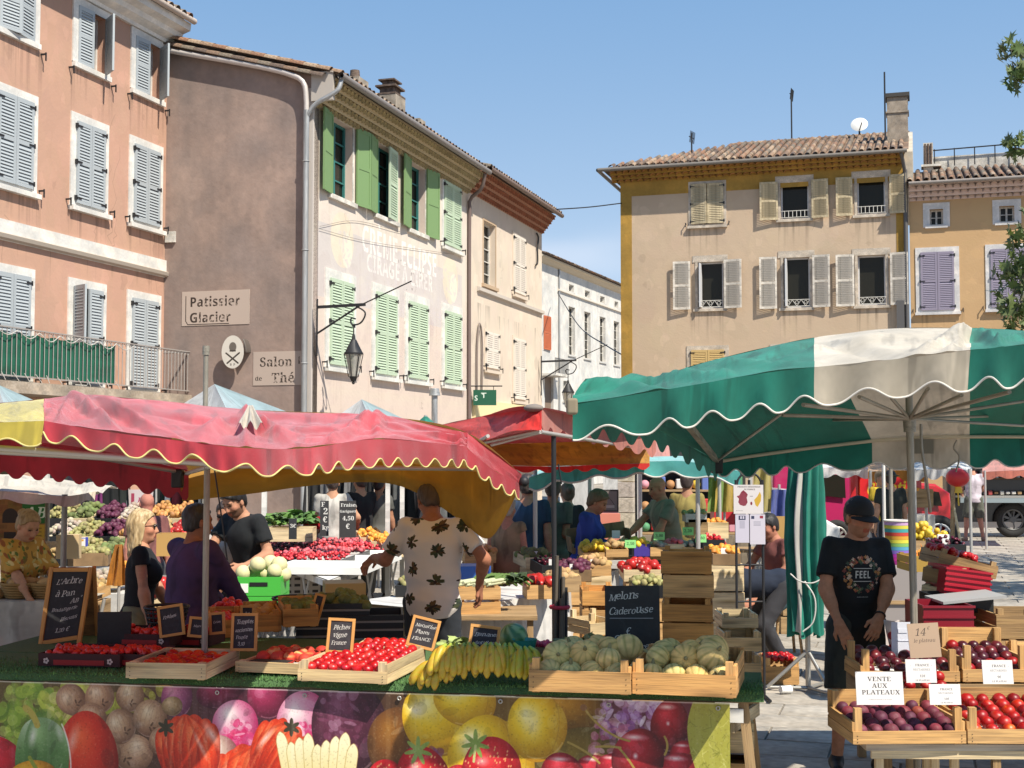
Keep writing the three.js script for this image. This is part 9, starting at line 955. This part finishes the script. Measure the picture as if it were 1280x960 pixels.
{
const W2 = table('grey topped table with a white cloth skirt in the middle of the market', 548, 706, 9.9, 0.84, 0.9, M.woodOld, { d1: 11.2, cloth: whiteC });
const c = crate('leek_crate', 'large slatted crate of leeks in the middle', P(573, 769, 9.95), P(626, 769, 10.0), 0.62, { hf: 0.085, hs: 0.2, hb: 0.2, post: 0.21, mat: M.wood }); mesh(c.t, 'slat', bx(c.w, 0.085, 0.012, c.w / 2, 0.155, -0.006), M.wood);
const lk = phy([0.10, 0.17, 0.04], 0.7), lw = std([0.5, 0.52, 0.33], 0.7);for (let i = 0; i < 12; i++) { const p = c.at(0.02 + i*c.w / 12, 0.215 + 0.02*(i % 2), -0.1 - 0.03*(i % 3)), t = thing('leek', 'leek lying across the slatted crate', 'leek', p, c.phi + 0.9, 'leeks in the slatted crate'); mesh(t, 'shaft', rod(V(-0.1, 0, 0), V(0.16, 0, 0), 0.014, 7), lw);for (let j = 0; j < 3; j++) mesh(t, 'leaf', tube([V(0.15, 0, 0), V(0.28, 0.03, 0.03*(j - 1)), V(0.42, 0.0 - 0.02*j, 0.08*(j - 1))], 0.011, 8, 4), lk); }
leafy('parsley', 'dark bunch of parsley hanging over the leek crate', 'parsley', P(646, 728, 10.1), 0.085, 26, [0.05, 0.10, 0.02]);
bin('wooden box of red tomatoes right of the leeks', P(676, 746, 10.7), 0.1, 0.26, 0.34, 0.11, 'pepper', M.wood, 40); bin('wooden box at the corner of the middle table', P(702, 738, 11.2), 0.2, 0.26, 0.3, 0.13, 'potato', M.woodOld, 30); sheet('blue_crate', 'blue plastic crate behind the flowered man', 'plastic crate', 566, 706, 612, 722, 11.2, phy([0.03, 0.1, 0.35], 0.45), 0.3, 0.1);
solo('crate_trestle', 'trestle that carries the leek crate', 'trestle', [bx(0.9, 0.03, 0.7, 0, 0.79, -0.3), bx(0.04, 0.78, 0.04, -0.4, 0.39, 0), bx(0.04, 0.78, 0.04, 0.4, 0.39, 0), bx(0.04, 0.78, 0.04, 0.4, 0.39, -0.6)], M.woodOld, XZ(596, 9.9).setY(0));
table('white clothed table running back to the cardboard stall', 700, 770, 11.4, 0.84, 0.5, M.woodOld, { d1: 13.4, cloth: whiteC });for (let i = 0; i < 4; i++) crate('wooden_crate', ['lowest', 'second', 'third', 'top'][i] + ' crate of the small stack left of the melon chalkboard', P(728, 830 - i*24, 9.4), P(770, 830 - i*24, 9.4), 0.4, { hf: 0.1, hs: 0.11, hb: 0.11, post: 0.135, mat: [M.wood, M.woodOrange][i % 2] }); crate('wooden_crate', 'pale crate leaning at the foot of the small stack', P(738, 796, 8.9), P(772, 782, 9.0), 0.3, { hf: 0.08, hs: 0.1, hb: 0.1, mat: M.woodPale });
}
{
table('trestle table of the cardboard box stall', 722, 912, 13.2, 0.98, 1.0, M.woodOld, { leg: M.steel });
const cb = P(750, 686, 13.6), t = thing('cardboard_box', 'long open cardboard box slanting up to the right', 'box', cb, 0.1); mesh(t, 'back_flap', bx(0.62, 0.15, 0.012, 0, 0.16, -0.16), M.card); mesh(t, 'front', bx(0.62, 0.06, 0.012, 0, 0.03, 0.16), M.card);for (const s of [-1, 1]) mesh(t, 'side', bx(0.012, 0.16, 0.31, s*0.305, 0.09, 0), M.card); mesh(t, 'base', bx(0.6, 0.01, 0.31, 0, 0.01, 0), M.card); t.rotation.z = 0.13;
bin('wooden tray of yellow fruit in front of the cardboard box', P(744, 696, 13.1), 0.1, 0.3, 0.3, 0.075, 'lemon', M.wood, 18, { tilt: 0.15 }); bin('second wooden tray right of the yellow fruit', P(768, 692, 13.1), 0.1, 0.22, 0.3, 0.075, 'potato', M.wood, 14, { tilt: 0.15 });
[['olive', 782, 'black box of aubergines'], ['lemon', 800, 'blue edged box of yellow courgettes'], ['garlic', 820, 'box of orange and white squashes'], ['pink', 842, 'wooden box of pale fruit'], ['garlic', 860, 'box of white onions'], ['pepper', 892, 'dark box of peppers']].forEach(([k, px, lab], i)=>bin(lab + ' on the cardboard box stall', P(px, 694, 13.25), 0.05, 0.16, 0.3, 0.09 + 0.03*(i % 2), k, [blackM, phy([0.05, 0.03, 0.25], 0.5), M.wood, M.woodPale, M.wood, blackM][i], 20));
bin('tall brown wooden box at the right of the stall', P(870, 672, 14.2), 0.0, 0.2, 0.3, 0.2, null, M.woodOld, 0); bin('grey tub on the brown box', P(868, 652, 14.2), 0, 0.22, 0.3, 0.09, 'olive', M.zinc, 20); bin('pale crate right of the grey tub', P(895, 672, 14.3), 0, 0.22, 0.3, 0.17, 'apricot', M.woodPale, 20); bin('dark crate in front of the pale crate', P(885, 684, 13.2), 0, 0.3, 0.2, 0.08, 'straw', blackM, 20);
[[788, 680], [824, 670], [876, 673], [860, 664]].forEach(([px, py], i)=>sheet('price_tag', ['green price tag leaning over the yellow courgettes', 'green price tag in the middle of the cardboard box stall', 'green price tag before the brown wooden box', 'green price tag beside the bald man’s hip'][i], 'price tag', px - 7, py - 5, px + 7, py + 5, 13.05 + (i === 3 ? 0.8 : 0), null, 0.004, 0.1, (x, W, H)=>{ x.fillStyle = 'rgb(150,226,140)'; x.fillRect(0, 0, W, H); x.fillStyle = 'rgb(30,60,40)'; x.font = 'bold 90px serif'; x.fillText(['2,50', '3,00', '1,80', '2,20'][i], 40, H*0.62); }));
sheet('white_card', 'white price card on the long cardboard box', 'price card', 765, 663, 775, 673, 13.4, M.paper, 0.004); sheet('white_card', 'narrow white card left on the cardboard box', 'price card', 741, 670, 746, 680, 13.4, M.paper, 0.004);
sheet('salmon_chest', 'salmon red chest behind the woman in blue', 'chest', 738, 641, 773, 676, 17, std([0.58, 0.19, 0.13], 0.7), 0.6); sheet('framed_picture', 'grey framed picture above the salmon chest', 'picture', 744, 612, 773, 640, 17.4, null, 0.05, 0, (x, W, H)=>{ x.fillStyle = 'rgb(120,112,104)'; x.fillRect(0, 0, W, H); x.strokeStyle = 'rgb(60,54,50)'; x.lineWidth = 18; x.strokeRect(9, 9, W - 18, H - 18); x.lineWidth = 6; x.beginPath(); x.moveTo(40, 160); x.bezierCurveTo(80, 40, 150, 60, 210, 170); x.stroke(); x.fillStyle = 'rgb(170,162,150)'; x.fillRect(40, 170, 170, 30); });
sheet('white_sheet', 'white backdrop sheet under the turquoise awning, left', 'sheet', 700, 590, 742, 700, 21, whiteC, 0.03); sheet('white_sheet', 'tall white panel left of the bald man', 'sheet', 797, 590, 817, 690, 22, whiteC, 0.05); sheet('white_sheet', 'white sheet between the stone pier and the shoppers', 'sheet', 754, 590, 772, 614, 24, whiteC, 0.03);
}
{
const K = ['potato', 'pepper', 'olive', 'apricot', 'onion', 'green', 'cherry', 'purple'], L = ['potatoes', 'red peppers', 'olive roots', 'apricots', 'onions', 'courgettes', 'cherries', 'red onions'];
[[108, 748, 10.9, 'at the left end of the white table'], [190, 752, 10.6, 'on the ground side of the white table'], [520, 742, 10.9, 'behind the flowered man’s left arm'], [545, 722, 12.2, 'beyond the flowered man’s elbow'], [596, 700, 12.6, 'beside the blue crate'], [668, 706, 12.4, 'in front of the dark pole'], [690, 716, 12, 'right of the dark pole'], [716, 722, 11.8, 'on the white cloth table, left'], [742, 716, 12.3, 'on the white cloth table, right'], [800, 722, 11.6, 'below the trestle of the cardboard stall'], [812, 742, 11, 'behind the tall crate stack'], [905, 702, 12.2, 'right of the tall crate stack'], [990, 700, 15, 'behind the folded parasol'], [1060, 712, 13, 'behind the man in the cap'], [1182, 690, 12.5, 'beyond the red plastic crates']].forEach(([px, py, d, w], i)=>{ const p = P(px, py, d), y = p.y; bin(`small crate of ${L[i % 8]} ${w}`, p, rr(-0.3, 0.4), rr(0.24, 0.34), 0.3, 0.1, K[i % 8], [M.wood, M.woodPale, blackM, M.card][i % 4], 36, { tilt: 0.12 }); solo('crate_pile', `upturned crates under the ${L[i % 8]} ${w}`, 'crates', [0, 1, 2, 3].map((k)=>bx(0.32 - 0.03*(k % 2), y / 4 - 0.015, 0.3, 0.01*(k % 2), (k + 0.5)*y / 4 - 0.006, 0)), [M.woodOld, M.wood, M.woodPale][i % 3], p.clone().setY(0)); sheet('price_tag', `white price tag in the ${L[i % 8]} ${w}`, 'price tag', px - 4, py - 17, px + 4, py - 9, d - 0.1, M.paper, 0.004); });
}
{
const mats = [[0.5, 0.03, 0.03], [0.62, 0.45, 0.04], [0.08, 0.25, 0.12], [0.1, 0.15, 0.4], [0.6, 0.58, 0.55], [0.4, 0.2, 0.08], [0.05, 0.05, 0.06], [0.55, 0.25, 0.3]].map((c)=>std(c, 0.7));const st = thing('goods_stall', 'stall of brightly coloured toys and bags behind the bald man', 'stall', XZ(868, 20).setY(0));for (let r = 0; r < 4; r++) { mesh(st, 'shelf', bx(1.6, 0.03, 0.3, 0, 0.8 + r*0.32, -0.2 - r*0.05), M.woodOld);for (let i = 0; i < 12; i++) mesh(st, 'goods', i % 3 ? rbox(0.1, rr(0.1, 0.26), 0.12, 0.02, -0.72 + i*0.13, 0.9 + r*0.32, -0.18 - r*0.05) : sph(0.07, -0.72 + i*0.13, 0.89 + r*0.32, -0.18 - r*0.05, 10), mats[Math.floor(R()*8)]); } mesh(st, 'back_cloth', bx(1.7, 2.2, 0.03, 0, 1.1, -0.5), fabric([0.05, 0.05, 0.05]));for (const s of [-1, 1]) mesh(st, 'upright', bx(0.05, 2.3, 0.05, s*0.84, 1.15, 0), M.zinc); mesh(st, 'counter', bx(1.6, 0.78, 0.4, 0, 0.39, 0), fabric([0.25, 0.2, 0.14]));
for (const [px, c, lab] of [[906, [0.62, 0.44, 0.08], 'yellow cloth hanging left of the poster rack'], [953, [0.60, 0.50, 0.16], 'pale yellow scarf hanging right of the map poster'], [897, [0.25, 0.42, 0.08], 'lime green cloth at the end of the turquoise awning'], [975, [0.12, 0.16, 0.5], 'blue striped cloth on a thin pole']]) { const p = P(px, px === 975 ? 612 : 586, 15.5);const t = thing('hanging_cloth', lab, 'cloth', p); mesh(t, 'cloth', quadGrid((u, v)=>V((u - 0.5)*0.2*(1 + 0.3*v), -0.5*v, 0.04*Math.sin(u*11 + v*2)), 14, 8), clothM(c, 0.3)); mesh(t, 'pole', rod(V(0, -p.y, -0.05), V(0, 0.06, -0.05), 0.016), M.zinc); }
bin('red plastic tub on the coloured goods stall', P(906, 655, 16), 0, 0.3, 0.3, 0.2, null, phy([0.5, 0.02, 0.03], 0.4), 0); table('plain table behind the poster rack', 885, 1000, 15.8, 0.86, 0.6, M.woodOld); bin('orange crate seen beside the folded parasol', P(979, 676, 14), 0, 0.3, 0.3, 0.25, null, ochreB, 0);
}
function wheel(t, x, y, z, r, rim) { const w = mesh(t, 'wheel', new THREE.TorusGeometry(r*0.78, r*0.24, 12, 28).translate(x, y, z), std([0.02, 0.02, 0.02], 0.85)); mesh(w, 'rim', [new THREE.CylinderGeometry(r*0.18, r*0.18, 0.1, 12).rotateX(Math.PI / 2).translate(x, y, z + 0.03), new THREE.TorusGeometry(r*0.58, r*0.07, 6, 24).translate(x, y, z + 0.06), ...Array.from({ length: 9 }, (_, i)=>bar(V(x, y, z + 0.05), V(x + Math.cos(i*0.698)*r*0.58, y + Math.sin(i*0.698)*r*0.58, z + 0.05), 0.03, r*0.13))], rim); }
function vehicle(name, label, cat, px0, px1, d, prof, width, paintM, o = {}) {
const a = XZ(px0, d), b = XZ(px1, d), w = b.x - a.x, t = thing(name, label, cat, a.setY(0), o.turn ?? 0);const s = new THREE.Shape(prof.map(([u, y])=>new THREE.Vector2(u*w, y))); mesh(t, 'body', new THREE.ExtrudeGeometry(s, { depth: width - 0.12, bevelEnabled: true, bevelSize: 0.05, bevelThickness: 0.06, bevelSegments: 3 }).translate(0, 0, -width + 0.06), paintM);
for (const g of o.glass ?? []) { const q = new THREE.Shape(g.map(([u, y])=>new THREE.Vector2(u*w, y))); mesh(t, 'window', new THREE.ExtrudeGeometry(q, { depth: 0.02, bevelEnabled: false }).translate(0, 0, 0.052), M.glass); } for (const [u, r] of o.wheels ?? []) wheel(t, u*w, r, 0.05, r, o.rim ?? M.steel); return { t, w };
}
{
const mag = phy([0.42, 0.02, 0.10], 0.3, { clearcoat: 0.6 }), redP = phy([0.46, 0.012, 0.02], 0.28, { clearcoat: 0.7 }), whP = phy([0.7, 0.7, 0.7], 0.35, { clearcoat: 0.5 });
vehicle('delivery_van', 'magenta red delivery van behind the folded parasol', 'van', 968, 1062, 27, [[0, 0.3], [1, 0.3], [1, 0.95], [0.985, 1.9], [0.9, 2.05], [0.1, 2.05], [0.02, 1.9], [0, 1]], 1.9, mag, { glass: [[[0.62, 1.15], [0.93, 1.1], [0.92, 1.55], [0.66, 1.6]]], wheels: [[0.2, 0.33], [0.8, 0.33]] });
vehicle('parked_car', 'white car half hidden behind the folded parasol', 'car', 962, 1046, 22, [[0, 0.3], [1, 0.3], [1, 0.75], [0.8, 0.88], [0.6, 1.32], [0.2, 1.36], [0.02, 0.9]], 1.6, whP, { glass: [[[0.1, 0.92], [0.72, 0.9], [0.58, 1.26], [0.22, 1.28]]], wheels: [[0.2, 0.31], [0.8, 0.31]] });
vehicle('parked_car', 'red car with a silver wheel beside the red sweet stall', 'car', 1150, 1186, 26, [[0, 0.32], [1, 0.32], [1, 0.8], [0.95, 1.2], [0.5, 1.36], [0, 1.38]], 1.7, redP, { glass: [[[0.1, 1.0], [0.7, 0.98], [0.6, 1.25], [0.1, 1.3]]], wheels: [[0.55, 0.4]], rim: std([0.6, 0.6, 0.6], 0.4, { metalness: 0.4 }) });
const ss = thing('sweet_stall', 'bright red sweet stall with yellow script lettering', 'stall', XZ(1108, 24.5).setY(0)), w = 68 / FOCAL*24.5, y1 = P(1108, 590, 24.5).y, y0 = P(1108, 656, 24.5).y; mesh(ss, 'back_panel', bx(w + 0.3, y1, 0.1, 0, y1 / 2, -0.1), redP); mesh(ss, 'lettered_panel', new THREE.BoxGeometry(w, y1 - y0, 0.04).translate(0, (y0 + y1) / 2, 0), std([0.82, 0.82, 0.82], 0.5, { map: canvasTex(512, 480, (x, W, H)=>{ x.fillStyle = 'rgb(214,18,28)'; x.fillRect(0, 0, W, H); x.fillStyle = 'rgb(240,235,230)'; x.font = 'bold 42px sans-serif'; x.fillText('comment bach', 150, 46); x.font = 'bold 44px sans-serif'; x.fillText('44 76', 330, 360); x.font = '30px sans-serif'; x.fillText('Nemours', 330, 410); x.fillStyle = 'rgb(246,206,40)'; x.font = 'italic bold 148px serif'; x.save(); x.translate(60, 210); x.rotate(-0.04); x.scale(0.74, 1); x.fillText('Chantilly', 0, 0); x.lineWidth = 6; x.strokeStyle = 'rgb(246,206,40)'; x.strokeText('Chantilly', 0, 0); x.restore(); }) })); mesh(ss, 'counter', bx(w + 0.4, 0.9, 0.5, 0, 0.45, 0.3), M.white); mesh(ss, 'menu_strip', bx(0.9, 0.16, 0.02, 0.2, y0 - 0.1, 0.03), M.paper);
bin('basket of yellow wrapped sweets right of the canopy pole', P(1152, 690, 15), 0, 0.5, 0.4, 0.14, 'lemon', M.woodOld, 70, { heap: 0.22 }); bin('tray of orange sweets below the yellow ones', P(1152, 706, 14.2), 0, 0.42, 0.35, 0.08, 'apricot', M.white, 60); table('pale sweet table beside the red stall', 1120, 1178, 13.9, 0.82, 1.6, M.white, { cloth: whiteC }); sheet('white_card', 'white board standing at the end of the sweet table', 'board', 1172, 668, 1186, 690, 14, M.paper, 0.03); bin('bags of brown sweets hanging in the sweet stall', P(1148, 634, 22), 0, 0.4, 0.3, 0.3, 'apricot', M.woodOld, 40);
for (const [px0, px1, py, d, m, lab] of [[998, 1090, 585, 23.5, C_.white, 'white scalloped awning left of the green canopy pole'], [1085, 1160, 588, 22, C_.orange, 'orange lined awning behind the canopy pole'], [1140, 1215, 586, 21, C_.white, 'white scalloped awning right of the canopy pole'], [1228, 1320, 588, 28, C_.salmon, 'peach coloured awning above the food truck']]) { const t = thing('market_awning', lab, 'awning', [0, 0, 0]), E = PX([[px0, py + 2, d], [(px0 + px1) / 2, py, d], [px1, py + 2, d]]), Rg = PX([[px0, py - 16, d + 1.6], [(px0 + px1) / 2, py - 20, d + 1.6], [px1, py - 16, d + 1.6]]); mesh(t, 'roof_cloth', loft([Rg, E], 20, 6, { wr: 0.04 }), m);const v = valance(E, 0.17, 4, 0.06, {}); mesh(t, 'valance', v.cloth, m);for (const px of [px0 + 3, px1 - 3]) mesh(t, 'pole', rod(XZ(px, d).setY(0), P(px, py, d), 0.025), M.zinc); }
const T3 = vehicle('food_truck', 'black food truck with an open serving hatch at the right', 'truck', 1186, 1420, 32, [[0, 0.35], [1, 0.35], [1, 2.0], [0.02, 2.0], [0, 1.9]], 0.4, phy([0.014, 0.014, 0.016], 0.3, { clearcoat: 0.5 }), { wheels: [[0.325, 0.42], [0.8, 0.42]], rim: std([0.12, 0.12, 0.12], 0.5, { metalness: 0.5 }) }), tw = T3.w; T3.t.position.y = 0.0;
mesh(T3.t, 'serving_counter', bx(tw*0.96, 0.05, 0.45, tw*0.5, 0.98, 0.3), M.steel); mesh(T3.t, 'counter_front', bx(tw*0.96, 0.12, 0.04, tw*0.5, 0.9, 0.5), std([0.3, 0.36, 0.38], 0.3, { metalness: 0.4 }));for (let i = 0; i < 30; i++) mesh(T3.t, 'tableware', rbox(0.1, rr(0.06, 0.14), 0.1, 0.02, 0.3 + i*0.14, 1.07, 0.3), mats2(i));for (const y of [1.4, 1.7]) { mesh(T3.t, 'shelf', bx(tw*0.9, 0.03, 0.2, tw*0.5, y, 0.16), M.woodDark);for (let i = 0; i < 24; i++) mesh(T3.t, 'jar', new THREE.CylinderGeometry(0.05, 0.05, rr(0.1, 0.2), 8).translate(0.4 + i*0.17, y + 0.1, 0.16), mats2(i*3 + 1)); } mesh(T3.t, 'hatch', bx(tw*0.96, 0.04, 0.9, tw*0.5, 2.06, 0.5), phy([0.02, 0.02, 0.022], 0.4)); mesh(T3.t, 'side_board', bx(tw, 0.14, 0.04, tw*0.5, 0.3, 0.1), std([0.45, 0.42, 0.38], 0.8));
function mats2(i) { return [M.zinc, M.white, M.woodOld, M.iron, std([0.3, 0.05, 0.05], 0.5), M.woodDark, M.steel][i % 7]; }
const ln = thing('paper_lantern', 'round red lantern with a yellow fringe hanging beside the food truck', 'lantern', P(1197, 597, 20)); mesh(ln, 'globe', new THREE.SphereGeometry(0.15, 20, 14).scale(1.15, 0.95, 1.15), phy([0.72, 0.03, 0.03], 0.5, { transmission: 0.3, thickness: 0 })); mesh(ln, 'fringe', [new THREE.CylinderGeometry(0.05, 0.07, 0.1, 10).translate(0, -0.18, 0), rod(V(0, -0.2, 0), V(0.01, -0.42, 0), 0.012)], std([0.7, 0.45, 0.05], 0.8));
const tp = thing('tripod_pole', 'rough wooden pole propped with a stay that carries the red lantern', 'pole', XZ(1187, 20).setY(0)); mesh(tp, 'pole', rod(V(0, 0, 0), V(0.05, P(1190, 585, 20).y, 0), 0.035, 8), M.woodOld); mesh(tp, 'stay', rod(V(0.18, 0, 0.25), V(0.04, 1.25, 0), 0.02, 6), M.woodPale); mesh(tp, 'arm', rod(V(0.03, P(1190, 586, 20).y - 0.02, 0), V(0.14, P(1190, 586, 20).y + 0.02, 0), 0.012), M.iron);
for (const [px, d, lab] of [[1104, 16, 'thin white tent pole left of the rainbow basket'], [1113, 14.5, 'grey pole in front of the rainbow basket']]) solo('tent_pole', lab, 'pole', rod(V(0, 0, 0), V(0, P(px, 575, d).y, 0), 0.022), d > 15 ? M.white : M.pole, XZ(px, d).setY(0));
}
renderer.render(scene, camera);
